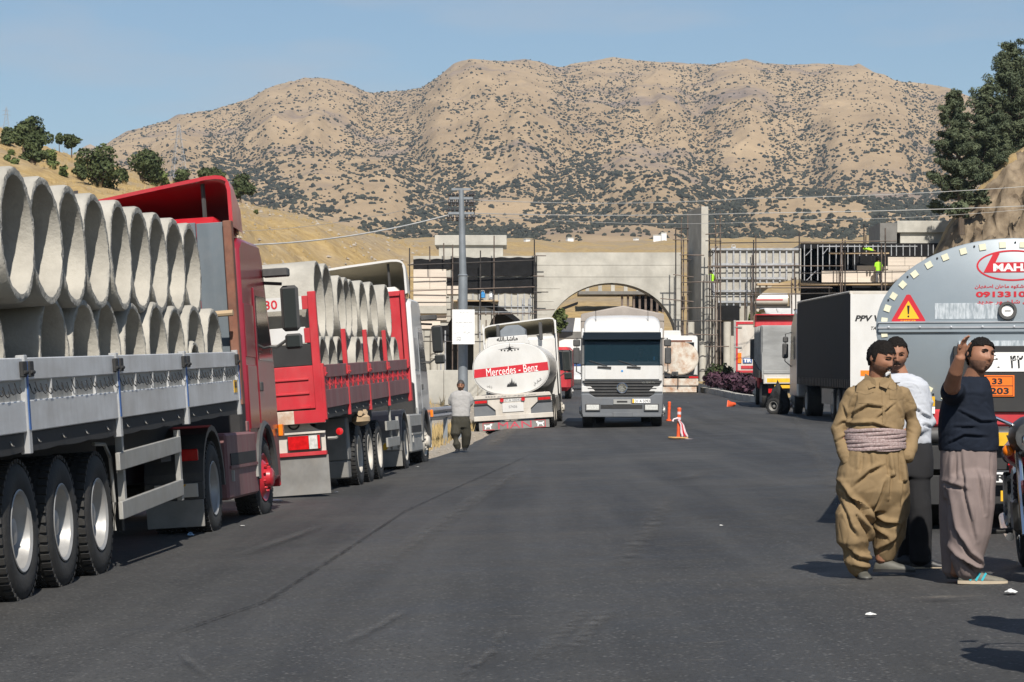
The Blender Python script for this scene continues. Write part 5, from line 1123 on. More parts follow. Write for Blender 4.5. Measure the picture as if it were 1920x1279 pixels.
# ---- white truck with a tarpaulin box, coming towards the camera
AX, AY = 3.37, 74.0
ac = thing('lorry', 'white lorry with beige tarpaulin body driving towards the camera', 'truck', (AX, AY, zg1(AX, AY)), (.014, 0, -.05))
def c2(px): return (px - 1166) / 61.2
def c3(py): return (800 - py) / 61.2
MB().prism([(0.03, 1.45), (-.02, 1.9), (1.9, 1.9), (1.9, .95), (1.5, .9), (1.25, 1.1), (.6, 1.1), (.3, .6), (.0, .6)], -1.24, 1.24, 'yz').build('cab', 'white_paint', ac, bevel=.03)
MB().prism([(.11, 2.73), (.30, 3.05), (1.9, 3.05), (1.9, 2.73)], -1.24, 1.24, 'yz').build('cab_roof', 'white_paint', ac, bevel=.03)
MB().b2(-1.2, 1.2, 1.5, 1.9, 1.89, 2.74).build('cab_back', 'plastic_dark', ac)
for s in (-1, 1): MB().prism([(.02, 1.88), (.15, 2.74), (1.88, 2.74), (1.88, 1.88)], s * 1.235, s * 1.17, 'yz').build('side_glass', 'glass_dark', ac)
MB().b2(-1.12, 1.12, .06, .5, 1.88, 2.02).build('dashboard', 'grey_steel', ac, bevel=.04)
MB().lathe([(-.012, .21), (0, .222), (.012, .21), (0, .198)], (0, 0, 0), 'y', 24, 0, Matrix.Translation((.62, .5, 2.18)) @ Matrix.Rotation(-.5, 4, 'X'), True).build('steering_wheel', 'ink_black', ac)
for s in (-1, 1): MB().b2(s * .62 - .27, s * .62 + .27, 1.05, 1.25, 1.9, 2.62).b2(s * .62 - .27, s * .62 + .27, .75, 1.1, 1.85, 1.98).build('seat', 'plastic_dark', ac, bevel=.05)
MB().box((.98, .12, 2.12), (.05, .02, .12)).build('dash_sticker', 'plastic_blue', ac)
def roof_ring(y, hw, z0, z1, r):
    P = [(-hw, y, z0), (-hw, y, z1 - r)] + [(-hw + r - r * math.cos(a), y, z1 - r + r * math.sin(a) * .95) for a in (.4, .8, 1.2)] + [(-hw + r, y, z1 - .01), (0, y, z1 + .015), (hw - r, y, z1 - .01)] + [(hw - r + r * math.cos(a), y, z1 - r + r * math.sin(a) * .95) for a in (1.2, .8, .4)] + [(hw, y, z1 - r), (hw, y, z0)]
    return [Vector(p) for p in P]
MB().loft([roof_ring(.10, 1.14, 2.88, 2.98, .05), roof_ring(.24, 1.17, 2.88, 3.2, .16), roof_ring(.45, 1.18, 2.88, 3.34, .24), roof_ring(.9, 1.18, 2.88, 3.43, .28), roof_ring(1.8, 1.18, 2.88, 3.46, .28)]).build('high_roof', 'white_paint', ac, 50)
ws = MB().prism([(-.045, 1.91), (.10, 2.73), (.115, 2.73), (-.03, 1.91)], -1.16, 1.16, 'yz').build('windscreen', 'glass_clear', ac)
MB().prism([(-.10, 2.69), (.02, 2.92), (.09, 2.92), (.03, 2.69)], -1.19, 1.19, 'yz').build('sun_visor', 'glass_dark', ac, bevel=.01)
for s in (-1, 1): MB().prism([(-.03, 1.93), (.12, 2.74), (.2, 2.74), (.06, 1.93)], s * 1.235, s * 1.155, 'yz').build('pillar', 'plastic_dark', ac)
MB().b2(-1.14, 1.14, -.035, .02, 1.47, 1.90).build('front_panel', 'white_paint', ac, bevel=.015)
gl_ = MB().prism([(-1.22, 1.44), (1.22, 1.44), (.92, .94), (-.92, .94)], -.03, .02, 'xz').build('grille', 'chassis', ac)
for k in range(5):
    z = 1.38 - k * .09; hw = 1.2 - (1.44 - z) * .62; MB().b2(-hw, hw, -.06, -.025, z - .018, z + .012).build('slat', 'plastic_dark', gl_, bevel=.006)
for s in (-1, 1):
    MB().prism([(s * 1.24, 1.27), (s * .97, 1.27), (s * .80, 1.09), (s * 1.24, 1.08)], -.05, .03, 'xz').build('corner_panel', 'white_paint', ac, bevel=.02)
    hl = MB().b2(s * 1.10, s * .69, -.20, -.14, .53, .71).build('headlamp', 'lamp_clear', ac, bevel=.02); MB().b2(s * 1.12, s * .67, -.19, -.10, .51, .73).build('surround', 'plastic_dark', hl, bevel=.01)
    MB().b2(s * 1.235, s * 1.255, -.02, .06, .8, .9).build('indicator', 'lamp_orange', ac)
    MB().b2(s * 1.30, s * 1.50, -.02, .10, 1.95, 2.45).build('mirror', 'plastic_dark', ac, bevel=.03); MB().b2(s * 1.28, s * 1.5, -.02, .10, 2.48, 2.70).build('mirror', 'plastic_dark', ac, bevel=.03)
    MB().tube([(s * 1.2, .12, 2.72), (s * 1.38, .05, 2.74), (s * 1.4, .04, 1.72), (s * 1.22, .1, 1.62)], .02, 6).build('mirror_arm', 'plastic_dark', ac)
    MB().tube([(s * .8, .35, 3.02), (s * .8 - .01, .3, 3.6)], .008, 5).sphere((s * .8, .33, 2.98), .035, 8).build('antenna', 'ink_black', ac); MB().b2(s * .93 - .07, s * .93 + .07, .36, .42, 3.16, 3.2).build('roof_lamp', 'lamp_orange', ac)
    MB().tube([(s * .45 - .3, -.06, 1.86), (s * .45 + .12, -.07, 1.84)], .03, 6).tube([(s * .45, -.06, 1.88), (s * .45 - .55, -.06, 2.05)], .012, 5).build('wiper', 'ink_black', ac)
    wheel(ac, s * 1.22, .95, .52, .31, 'hub', 'rim_silver', s < 0); wheel(ac, s * 1.22, 5.6, .52, .30, 'dish', 'rim_silver', s < 0); wheel(ac, s * .9, 5.6, .52, .30, 'dish', 'rim_silver', s < 0)
bp = MB().prism([(-1.26, 1.04), (-1.0, 1.04), (-.82, .93), (.82, .93), (1.0, 1.04), (1.26, 1.04), (1.24, .40), (1.1, .32), (-1.1, .32), (-1.24, .40)], -.14, .3, 'xz').build('bumper', 'bumper_grey', ac, bevel=.03)
MB().b2(-.65, .62, -.15, -.12, .58, .70).build('bumper_slot', 'chassis', bp); MB().b2(-1.2, 1.2, -.175, -.13, .33, .42).build('bumper_lip', 'bumper_grey', bp, bevel=.01)
MB().b2(-.28, .32, -.19, -.15, .33, .47).build('blank_plate', 'bumper_grey', bp, bevel=.01)
MB().b2(-.27, .27, -.17, -.13, .71, .86).build('step_plate', 'galv_dirty', bp, bevel=.01); MB().b2(-.16, .16, -.176, -.168, .77, .82).build('step_slot', 'chassis', bp)
pp = MB().b2(.31, .86, -.17, -.14, .75, .88).build('number_plate', 'ink_white', ac, bevel=.004); MB().b2(.315, .37, -.174, -.169, .755, .875).build('yellow_strip', 'ink_yellow', pp); text(pp, 'lettering', '31 A 5093', .1, (.62, -.175, .815), 'ink_black', (.44, .085))
st_ = MB().lathe([(0, .155), (-.02, .165), (-.03, .15), (-.02, .135), (0, .14)], (0, -.06, 1.21), 'y', 32)
for k in range(3):
    a = math.pi / 2 + k * 2.094; st_.prism([(.145 * math.cos(a), 1.21 + .145 * math.sin(a)), (.022 * math.cos(a + 1.05), 1.21 + .022 * math.sin(a + 1.05)), (0, 1.21), (.022 * math.cos(a - 1.05), 1.21 + .022 * math.sin(a - 1.05))], -.085, -.07, 'xz')
st_.build('star_badge', 'chrome', ac)
MB().lathe([(-.045, .005), (-.04, .035), (-.03, .035)], (0, 0, 1.73), 'y', 12).build('bonnet_badge', 'plastic_blue', ac)
text(ac, 'lettering', 'V6 1840 PL', .08, (.80, -.068, 1.385), 'chrome', (.4, .055))
MB().b2(-1.0, 1.0, .25, 7.5, .55, .85).build('chassis', 'chassis', ac)
bx_ = MB().prism([(-1.31, 1.25), (1.31, 1.25), (1.31, 3.52), (0.02, 3.78), (-1.31, 3.52)], 2.05, 8.6, 'xz').build('tarpaulin_body', 'tarp_beige', ac, bevel=.04)
MB().prism([(-1.31, 3.30), (1.31, 3.30), (1.31, 3.38), (-1.31, 3.38)], 2.03, 2.06, 'xz').build('seam', 'tarp_beige', bx_); MB().b2(-.04, .04, 2.03, 2.06, 3.45, 3.68).build('seam', 'tarp_beige', bx_)
tag(MB(mw(ac)).sphere((.62, .75, 2.12), .06, 8, sq=(1.4, 1, .8)).build('steering_hand', 'rust_steel'), 'hand resting on the wheel behind the windscreen', 'hand') if False else None

# ---- rust-stained tanker with white cab further on
RX, RY = 9.4, 137.0
rt = thing('tanker_truck', 'small rust-stained cream tanker beyond the white lorry', 'tanker', (RX, RY, zg1(RX, RY)), (.018, 0, -.06))
tank(rt, 'tank_shell', 1.16, .95, 1.98, 0, 5.2, 'white_rusty', p=2.1)
MB().b2(-1.2, .8, -.05, .6, 2.9, 3.0).build('top_rail', 'rust_steel', rt); MB().b2(-1.2, 1.2, -.25, .1, .92, 1.02).build('rear_frame', 'chassis', rt)
MB().prism([(-1.2, .82), (1.15, .82), (1.15, .42), (-1.2, .42)], -.28, -.2, 'xz').build('bumper', 'white_rusty', rt, bevel=.02); MB().b2(-1.15, 1.05, -.2, .1, .05, .36).build('mud_flap', 'white_rusty', rt)
MB().b2(-.35, .02, -.4, -.05, .95, 1.22).build('valve_box', 'plastic_dark', rt, bevel=.02); MB().lathe([(-.02, .08), (0, .09)], (-.17, -.42, 1.08), 'y', 14).build('valve', 'chassis', rt); MB().b2(-.03, .03, -.3, -.28, .3, .95).build('pipe', 'chassis', rt)
MB().b2(.62, 1.14, -.30, -.24, .84, .95).build('tail_lamp', 'lamp_red', rt)
for s in (-1, 1): wheel(rt, s * 1.15, .7, .5, .5, 'dish', 'rim_white', s < 0, lugs=20); wheel(rt, s * 1.15, 5.4, .5, .3, 'hub', 'rim_white', s < 0, lugs=20)
MB().prism([(5.5, .6), (5.5, 3.15), (5.8, 3.3), (6.9, 3.2), (7.4, 1.8), (7.4, .6)], -1.2, 1.2, 'yz').build('cab', 'white_paint', rt, bevel=.08); MB().b2(-1.0, 1.0, 5.44, 5.5, 2.2, 2.9).build('rear_window', 'glass_dark', rt)
MB().b2(-.4, .4, .2, 7, .5, .9).build('chassis', 'chassis', rt)
MB().prism([(-.95, 3.25), (.25, 3.25), (.2, 3.6), (-.9, 3.6)], 5.9, 6.9, 'xz').build('roof_box', 'white_paint', rt, bevel=.05)

# ---- box trailer with TIR plate
def box_truck(X, Y, W, H, L, zf, label, side, rear, frame, yaw=0):
    t = thing('box_trailer', label, 'trailer', (X, Y, zg1(X, Y)), (.018, 0, yaw)); MB().b2(0, W, 0, L, zf, H).build('body', side, t, bevel=.03)
    MB().b2(.02, W - .02, -.05, .01, zf + .05, H - .06).build('rear_door', rear, t, bevel=.01)
    return t
tb = box_truck(12.2, 133, 2.5, 4.05, 8, 1.15, 'cream box trailer with red frame and blue customs plate', 'white_dirty', 'white_dirty', None, -.092)
for (a, b, c, d, m_) in ((0, .12, 1.1, 4.08, 'galv_dirty'), (.12, .22, 1.3, 4.0, 'red_trailer'), (.22, 2.4, 3.86, 4.0, 'red_trailer'), (.12, 2.4, 1.2, 1.32, 'red_trailer')): MB().b2(a, b, -.09, -.05, c, d).build('door_frame', m_, tb)
MB().b2(.22, .42, -.10, -.055, 1.72, 2.28).build('marker', 'lamp_orange', tb); tp = MB().b2(.5, 1.0, -.10, -.055, 1.72, 2.0).build('customs_plate', 'blue_paint', tb); text(tp, 'lettering', 'TIR', .2, (.75, -.104, 1.86), 'ink_white', (.42, .2), bold=.008)
for z in (3.7, 2.6): MB().b2(.05, .45, -.12, -.09, z - .03, z + .03).build('hinge', 'galv_dirty', tb)
MB().b2(.4, 1.1, -.1, -.06, 1.42, 1.58).build('plate', 'red_trailer', tb); MB().b2(.3, 2.4, .2, .5, .35, 1.0).build('chassis', 'red_trailer', tb); mkr = MB().b2(.35, 2.4, -.08, -.02, .5, .72).build('bumper', 'white_dirty', tb); MB().b2(.4, 1.05, -.1, -.085, .53, .69).build('reflector', 'lamp_orange', mkr)
for s in (0, 1): wheel(tb, .1 if s == 0 else 2.4, 1.6, .5, .4, 'dish', 'rim_white', s == 0, lugs=20); wheel(tb, .1 if s == 0 else 2.4, 2.9, .5, .4, 'dish', 'rim_white', s == 0, lugs=20)

# ---- silver tipper with red cab
tp_ = thing('tipper_truck', 'silver tipper truck with red cab canopy parked on the right', 'truck', (10.30, 100, zg1(10.3, 100)), (.018, 0, -.065))
MB().prism([(0, 1.45), (2.5, 1.45), (2.5, 3.42), (0, 3.42)], 0, 7, 'xz').build('tipping_body', 'grey_tipper', tp_, bevel=.03)
for k in range(6): MB().b2(-.06, .0, .6 + k * 1.15, .72 + k * 1.15, 1.45, 3.4).build('body_rib', 'grey_tipper', tp_)
MB().prism([(-.1, 1.25), (7.0, 1.25), (7.0, 2.0), (-.1, 1.55)], -.10, -.03, 'yz').build('side_board', 'chassis', tp_)
tg = MB().b2(.05, 2.45, -.07, -.02, 1.35, 3.4).build('tail_gate', 'grey_tipper', tp_, bevel=.02); MB().b2(.1, 2.45, -.10, -.06, 1.42, 1.55).build('gate_beam', 'grey_tipper', tg, bevel=.01); MB().b2(.03, .09, -.12, -.06, 1.2, 2.3).build('gate_arm', 'grey_tipper', tg)
MB().b2(.1, 2.45, -.10, -.05, 1.0, 1.38).build('rear_panel', 'white_dirty', tp_, bevel=.01); MB().b2(.16, 1.4, -.13, -.10, 1.02, 1.28).build('plate_holder', 'white_paint', tp_); yp_ = MB().b2(.24, 1.32, -.14, -.13, 1.06, 1.23).build('number_plate', 'tape_yellow', tp_)
MB().b2(.3, 2.4, .1, 7, .6, 1.2).build('chassis', 'chassis', tp_); MB().b2(.3, .9, -.05, 0, .62, .8).build('tail_lamp', 'lamp_red', tp_); MB().b2(.55, 1.9, -.06, 0, .82, .95).build('marker_board', 'tape_yellow', tp_)
MB().b2(.1, 2.4, 7.2, 9.2, .7, 3.3).build('cab', 'red_trailer', tp_, bevel=.08); MB().prism([(6.9, 3.42), (6.9, 3.72), (9.0, 3.6), (9.0, 3.5)], .0, 2.5, 'yz').build('canopy', 'red_trailer', tp_, bevel=.03); MB().b2(.05, 2.45, 8.6, 8.75, 3.3, 3.95).b2(-.02, .06, 6.9, 8.7, 3.42, 3.95).build('roof_fairing', 'red_paint', tp_, bevel=.03); MB().b2(0, 2.5, 6.6, 8.7, 3.93, 3.99).build('roof_fairing', 'red_paint', tp_, bevel=.02)
for s in (0, 1):
    for y in (.9, 2.2): wheel(tp_, .05 if s == 0 else 2.45, y, .52, .55, 'dish', 'rim_white', s == 0, lugs=24)
    wheel(tp_, .05 if s == 0 else 2.45, 7.8, .52, .3, 'hub', 'rim_white', s == 0, lugs=24)
MB().b2(-.22, -.02, 7.0, 7.1, 2.0, 2.9).build('mirror', 'plastic_dark', tp_, bevel=.03)

# ---- curtain-side lorry lettered PPV VUOKRA
cu_ = thing('curtain_truck', 'dark curtain-side truck with white lettered rear door', 'truck', (10.28, 73.5, zg1(9, 73.5)), (.015, 0, .003))
MB().b2(.0, 2.52, 0, 13.4, 1.28, 3.98).build('curtain_body', 'tarp_black', cu_, bevel=.02)
for k in range(34): MB().b2(-.035, -.005, .15 + k * .39, .27 + k * .39, 1.08, 1.34).build('strap_buckle', 'plastic_dark', cu_)
MB().b2(-.03, 2.55, -.06, .05, 3.93, 4.03).build('roof_edge', 'white_dirty', cu_, bevel=.01)
MB().tube([(-.02, k * .19, 4.0 + .012 * (k % 2)) for k in range(70)], .03, 5).build('roof_rope', 'white_dirty', cu_)
dr = MB().b2(.03, 1.27, -.07, -.005, 1.15, 3.93).build('rear_door', 'white_paint', cu_, bevel=.01); MB().b2(1.285, 2.5, -.07, -.005, 1.15, 3.93).build('rear_door', 'white_paint', cu_, bevel=.01)
MB().b2(-.01, .06, -.09, -.06, 1.1, 3.95).build('door_post', 'white_paint', cu_)
text(dr, 'lettering', 'PPV VUOKRA', .3, (1.0, -.075, 3.20), 'ink_black', (1.75, .19), shear=.25, bold=.012); text(dr, 'lettering', 'TAMMELA', .2, (.92, -.075, 2.90), 'ink_black', (.62, .10), shear=.25, bold=.005); text(dr, 'lettering', 'FINLAND', .2, (1.2, -.075, 2.66), 'ink_black', (.58, .10), shear=.25, bold=.005)
MB().b2(.3, .8, -.08, -.072, 1.45, 1.62).build('reflector', 'lamp_orange', dr); MB().b2(0, 2.5, -.05, .1, .95, 1.12).build('rear_beam', 'chassis', cu_)
MB().b2(.5, 2.0, .1, 13, .7, 1.25).build('chassis', 'chassis', cu_); MB().b2(.05, .12, 4.2, 7.0, .5, 1.0).build('pallet_box', 'galv_dirty', cu_)
for s in (0, 1):
    for y in (1.8, 3.1, 4.4): wheel(cu_, .06 if s == 0 else 2.45, y, .52, .38, 'dish', 'rim_white', s == 0)
    wheel(cu_, .06 if s == 0 else 2.45, 11.2, .52, .55, 'dish', 'rim_white', s == 0); wheel(cu_, .06 if s == 0 else 2.45, 14.9, .52, .3, 'hub', 'rim_white', s == 0)
MB().prism([(13.6, .6), (13.6, 3.6), (14.2, 3.8), (15.4, 3.2), (15.8, 1.8), (15.8, .6)], .02, 2.48, 'yz').build('cab', 'silver_paint', cu_, bevel=.06); MB().b2(-.0, .03, 14.4, 15.3, 1.95, 2.8).build('window', 'glass_dark', cu_)
mk = MB().b2(-.32, -.10, 15.2, 15.3, 2.0, 2.55).build('mirror', 'plastic_dark', cu_, bevel=.04); MB().b2(-.30, -.10, 15.2, 15.3, 2.58, 2.8).build('mirror', 'plastic_dark', cu_, bevel=.04); MB().tube([(.02, 15.3, 2.95), (-.2, 15.25, 2.9), (-.22, 15.25, 1.9), (.02, 15.3, 1.7)], .02, 6).build('mirror_arm', 'plastic_dark', cu_)

# ---- grey tanker at the right, seen square from behind
MX, MY = 4.70, 22.7
mk_ = thing('tanker_truck', 'grey tanker with cream reflector squares and danger triangle, rear view', 'tanker', (MX, MY, zg1(MX, MY)), (0, 0, -.165))
zc = 2.06 - zg1(MX, MY) + .0; A, B = 1.25, .82
def msec(k, y): return [Vector((math.cos(t) * A * k, y, zc + math.sin(t) * B * k)) for t in [2 * math.pi * i / 72 for i in range(72)]]
tank(mk_, 'tank_shell', A, B, zc, 0.0, 9.0, 'tank_grey', 72, 2.0, False)
MB().loft([msec(1.0, -.06), msec(1.015, -.05), msec(1.015, .03), msec(.99, .03)], 0, True).build('end_plate', 'tank_grey', mk_, 40)
be = MB().b2(-A + .0, A - .0, -.085, -.055, zc - .055, zc + .055).build('belt', 'tank_grey', mk_, bevel=.01)
MB().b2(-A, A, -.095, -.08, zc - .012, zc + .006).b2(-A, A, -.095, -.08, zc + .04, zc + .052).build('belt_groove', 'steel_stud', be)
for i in range(9): MB().lathe([(-.1, .004), (-.098, .012), (-.085, .012)], (-1.15 + i * .29, 0, zc + .0), 'y', 8).build('rivet', 'steel_stud', be)
for i in range(40):
    t = math.radians(9 * i + 4.5); c, s = math.cos(t) * A * .955, math.sin(t) * B * .94; ang = math.atan2(math.sin(t) * A, math.cos(t) * B)
    M = Matrix.Translation((c, -.066, zc + s)) @ Matrix.Rotation(-ang, 4, 'Y')
    MB().box((0, 0, 0), (.058, .006, .062), 0, None, M).build('reflector_square', 'reflector_cream', mk_)
    if i % 2: MB().sphere((math.cos(t + .06) * A * .975, -.065, zc + math.sin(t + .06) * B * .965), .010, 6).build('bolt', 'ink_black', mk_)
def tri(cx, cz, r, y, m_, par, rr=.22):
    P = []
    for k in range(3):
        a = math.pi / 2 + k * 2.0944; v = Vector((math.cos(a), math.sin(a))); 
        for j in (-1, 0, 1): b = a + j * .52; P.append((cx + r * (v.x * (1 - rr) + math.cos(b) * rr), cz + r * (v.y * (1 - rr) + math.sin(b) * rr)))
    return MB().prism(P, y - .003, y, 'xz').build('danger_triangle', m_, par)
tx, tz = -.965, zc + .135
t0 = tri(tx, tz, .175, -.062, 'ink_red', mk_); t1 = MB().prism([(tx, tz + .115), (tx + .10, tz - .055), (tx - .10, tz - .055)], -.069, -.0655, 'xz').build('yellow_field', 'ink_yellow', t0)
MB().prism([(tx - .012, tz + .07), (tx + .012, tz + .07), (tx + .006, tz - .01), (tx - .006, tz - .01)], -.0725, -.07, 'xz').lathe([(-.0725, .009), (-.07, .009)], (tx, 0, tz - .032), 'y', 10).build('exclamation_mark', 'ink_black', t0)
text(t0, 'lettering', 'DANGER', .03, (tx, -.067, tz - .075), 'ink_yellow', (.14, .02))
# maker's emblem and phone number
lx = .0; lz = zc + .575
mb = MB()
for k in range(48):
    a, b = 2 * math.pi * k / 48, 2 * math.pi * (k + 1) / 48
    mb.prism([(lx + .335 * math.cos(a), lz + .145 * math.sin(a)), (lx + .335 * math.cos(b), lz + .145 * math.sin(b)), (lx + .318 * math.cos(b), lz + .130 * math.sin(b)), (lx + .318 * math.cos(a), lz + .130 * math.sin(a))], -.063, -.0605, 'xz')
lo_ = mb.build('oval_emblem', 'ink_red', mk_)
MB().prism([(lx - .27, lz - .065), (lx + .30, lz - .065), (lx + .30, lz + .03), (lx - .16, lz + .03), (lx - .12, lz + .115), (lx - .18, lz + .115)], -.0635, -.061, 'xz').build('emblem_stroke', 'ink_red', lo_)
text(lo_, 'lettering', 'MAHAN', .1, (lx + .05, -.0655, lz - .018), 'ink_white', (.46, .072), bold=.004)
text(mk_, 'lettering', ar('گروه صنعتی شکوه ماهان اصفهان'), .1, (lx + .03, -.0635, lz - .20), 'ink_red', (.76, .055), bold=.002)
text(mk_, 'lettering', '09133107358', .1, (lx + .02, -.0635, lz - .27), 'ink_red', (.72, .055), bold=.004); text(mk_, 'lettering', ar('اصفهان شاهپور جدید'), .1, (lx + .0, -.0635, lz - .345), 'ink_red', (.66, .05), bold=.002)
mat('worn_white', (0.48, 0.52, 0.55), .6, var=.3, vs=14, st=(2.5, 1, .6), lo=.4, hi=.6, col2=(0.26, .30, .33)); 
MB().b2(-.72, -.14, -.063, -.0605, zc + .075, zc + .225).build('worn_sticker', 'worn_white', mk_, bevel=.01)
gg = MB().lathe([(-.06, .088), (-.11, .082), (-.11, .062), (-.085, .055), (-.06, .05)], (-.05, 0, zc + .15), 'y', 28, closed=True).build('gauge', 'plastic_dark', mk_); MB().lathe([(-.09, .002), (-.09, .054), (-.08, .054)], (-.05, 0, zc + .15), 'y', 24).build('dial', 'ink_white', gg); MB().b2(-.075, -.02, -.094, -.091, zc + .146, zc + .152).build('needle', 'ink_black', gg)
# black plate carrier, plates
pc = MB().b2(-.55, .9, -.16, -.06, zc - .80, zc - .18).build('plate_carrier', 'chassis', mk_, bevel=.008); MB().b2(-.5, .9, -.13, -.07, zc - .18, zc - .13).build('carrier_rail', 'worn_white', pc)
wp = MB().b2(-.30, .85, -.168, -.161, zc - .42, zc - .24).build('lettered_plate', 'ink_white', pc); 
text(wp, 'lettering', 'ع', .2, (-.16, -.171, zc - .33), 'ink_black', (.07, .13), bold=.004); text(wp, 'lettering', '۴۲', .2, (.03, -.171, zc - .33), 'ink_black', (.12, .12), bold=.004); MB().b2(.135, .142, -.171, -.169, zc - .42, zc - .24).build('divider', 'ink_black', wp); text(wp, 'lettering', ar('ایران'), .1, (.23, -.171, zc - .28), 'ink_black', (.12, .03)); text(wp, 'lettering', '۵', .2, (.23, -.171, zc - .35), 'ink_black', (.06, .07))
op = MB().b2(-.30, .01, -.172, -.161, zc - .655, zc - .455).build('orange_plate', 'ink_orange', pc, bevel=.003); MB().b2(-.285, -.005, -.1745, -.173, zc - .556, zc - .550).b2(-.288, -.284, -.1745, -.173, zc - .645, zc - .465).b2(-.006, -.002, -.1745, -.173, zc - .645, zc - .465).b2(-.284, -.006, -.1745, -.173, zc - .469, zc - .465).b2(-.284, -.006, -.1745, -.173, zc - .645, zc - .641).build('plate_border', 'ink_black', op)
text(op, 'lettering', '33', .1, (-.147, -.1755, zc - .51), 'ink_black', (.095, .055), bold=.003); text(op, 'lettering', '1203', .1, (-.145, -.1755, zc - .60), 'ink_black', (.21, .06), bold=.003)
MB().b2(-1.22, 1.22, -.13, -.05, .96, 1.12).build('red_crossbar', 'red_trailer', mk_, bevel=.02)
MB().cyl((-1.2, -.12, .88), (1.2, -.12, .88), .07, n=14).build('round_bumper', 'plastic_dark', mk_)
for i, (x0, x1, z0, z1, tx_, m_) in enumerate(((-.15, .75, .78, .905, '۱۸۲  ۵', 'tape_yellow'), (-.2, .32, .44, .535, 'IRAT', 'ink_white'), (-.12, .6, .265, .365, '۱ع ۹۳', 'tape_yellow'))):
    q = MB().b2(x0, x1, -.275, -.26, z0, z1).build('number_plate', m_, mk_, bevel=.003); text(q, 'lettering', tx_, .1, ((x0 + x1) / 2 - .1, -.278, (z0 + z1) / 2), 'ink_black', ((x1 - x0) * .6, (z1 - z0) * .65), bold=.003)
MB().b2(-1.2, 1.2, -.16, -.1, .55, .78).b2(-1.18, 1.18, -.14, -.06, .22, .5).build('under_panel', 'chassis', mk_, bevel=.01)
for x in (-.05, .12, .26): MB().prism([(x, .60), (x + .07, .60), (x + .08, .72), (x + .01, .72)], -.2, -.17, 'xz').build('red_marker', 'lamp_red', mk_)
MB().b2(-.9, -.3, -.1, 8.9, .6, 1.2).b2(.3, .9, -.1, 8.9, .6, 1.2).build('chassis', 'chassis', mk_)
MB().b2(-1.1, -.72, -.2, -.14, 1.15, 1.24).build('warning_plate', 'tape_yellow', mk_); MB().b2(-1.1, -.72, -.2, -.14, 1.08, 1.145).build('lamp_strip', 'ink_white', mk_)
MB().b2(-.86, -.82, -.2, -.16, .52, .62).build('red_reflector', 'lamp_red', mk_)
for s in (-1, 1):
    for y in (.9, 2.2, 3.5): wheel(mk_, s * 1.2, y, .53, .6, 'dish', 'rim_silver', s < 0)

# ---- small traffic behind the gate
def car(X, Y, yaw, m_, label, z=None):
    t = thing('parked_car', label, 'car', (X, Y, zg1(X, Y) if z is None else z), (0, 0, yaw), 'cars beyond the gate')
    MB().prism([(-2.1, .3), (-2.1, .75), (-1.7, .92), (-.9, .98), (-.3, 1.42), (1.1, 1.42), (1.8, 1.0), (2.1, .95), (2.1, .3)], -.82, .82, 'yz').build('body', m_, t, bevel=.08)
    MB().prism([(-.86, 1.0), (-.28, 1.38), (-.22, 1.38), (-.8, 1.0)], -.7, .7, 'yz').build('windscreen', 'glass_dark', t); MB().prism([(-.7, 1.0), (-.25, 1.34), (1.05, 1.34), (1.5, 1.0)], -.835, .835, 'yz').build('side_window', 'glass_dark', t)
    for s in (-1, 1):
        MB().b2(s * .76, s * .42, -2.13, -2.08, .62, .78).build('headlamp', 'lamp_clear', t)
        for y in (-1.35, 1.3): wheel(t, s * .83, y, .31, .2, 'hub', 'rim_silver', s < 0, lugs=14)
    MB().b2(-.4, .4, -2.13, -2.09, .38, .6).build('grille', 'plastic_dark', t); return t
car(gx(1084, 150), 150, 0, 'white_paint', 'white car coming through beside the lorry'); car(gx(1073, 176), 176, .1, 'car_blue', 'dark blue car behind the white one')
rb = thing('bus', 'red and black coach just beyond the white tanker', 'bus', (gx(1036, 120), 120, zg1(3, 120)), (.018, 0, -.05))
MB().b2(-.9, .9, 0, 7, .4, 2.6).build('body', 'red_trailer', rb, bevel=.2); MB().b2(-.8, .92, -.02, 3, 1.4, 2.45).build('window', 'glass_dark', rb, bevel=.05)
for s in (-1, 1): wheel(rb, s * .9, 1.2, .4, .3, 'hub', 'rim_silver', s < 0, lugs=16)
wt = thing('tanker_truck', 'distant white tanker with red line beyond the studded wall', 'tanker', (gx(1437, 232), 232, gz(592, 232)), (0, 0, math.pi / 2))
MB().cyl((0, -2.0, 1.55), (0, 2.3, 1.55), .62, n=20).build('tank', 'white_paint', wt); MB().b2(-.65, -.60, -1.5, 1.5, 1.45, 1.55).build('red_line', 'ink_red', wt); MB().b2(-.8, .8, -3.6, -2.2, .5, 2.1).build('cab', 'white_paint', wt, bevel=.12); MB().b2(-.5, .5, -3, 2.2, .4, .9).build('chassis', 'chassis', wt)
for y in (-2.9, .9, 1.7): wheel(wt, -.75, y, .42, .3, 'hub', 'rim_white', True, lugs=14)
for i, px in enumerate((1447, 1470)): car(gx(px, 221), 221, .2, 'white_paint', ['left one of two white cars beyond the studded wall', 'right one of two white cars beyond the studded wall'][i], gz(607, 221))
for i, (px, py, W, H) in enumerate(((1400, 612, 30, 30), (1422, 606, 24, 22))): oak(px, py, 214, W, H, ['green bush behind the scaffold foot', 'second green bush behind the scaffold foot'][i], 95 + i, .05, 'foliage_light', 400, 2, True, True, 'roadside_shrub', None)
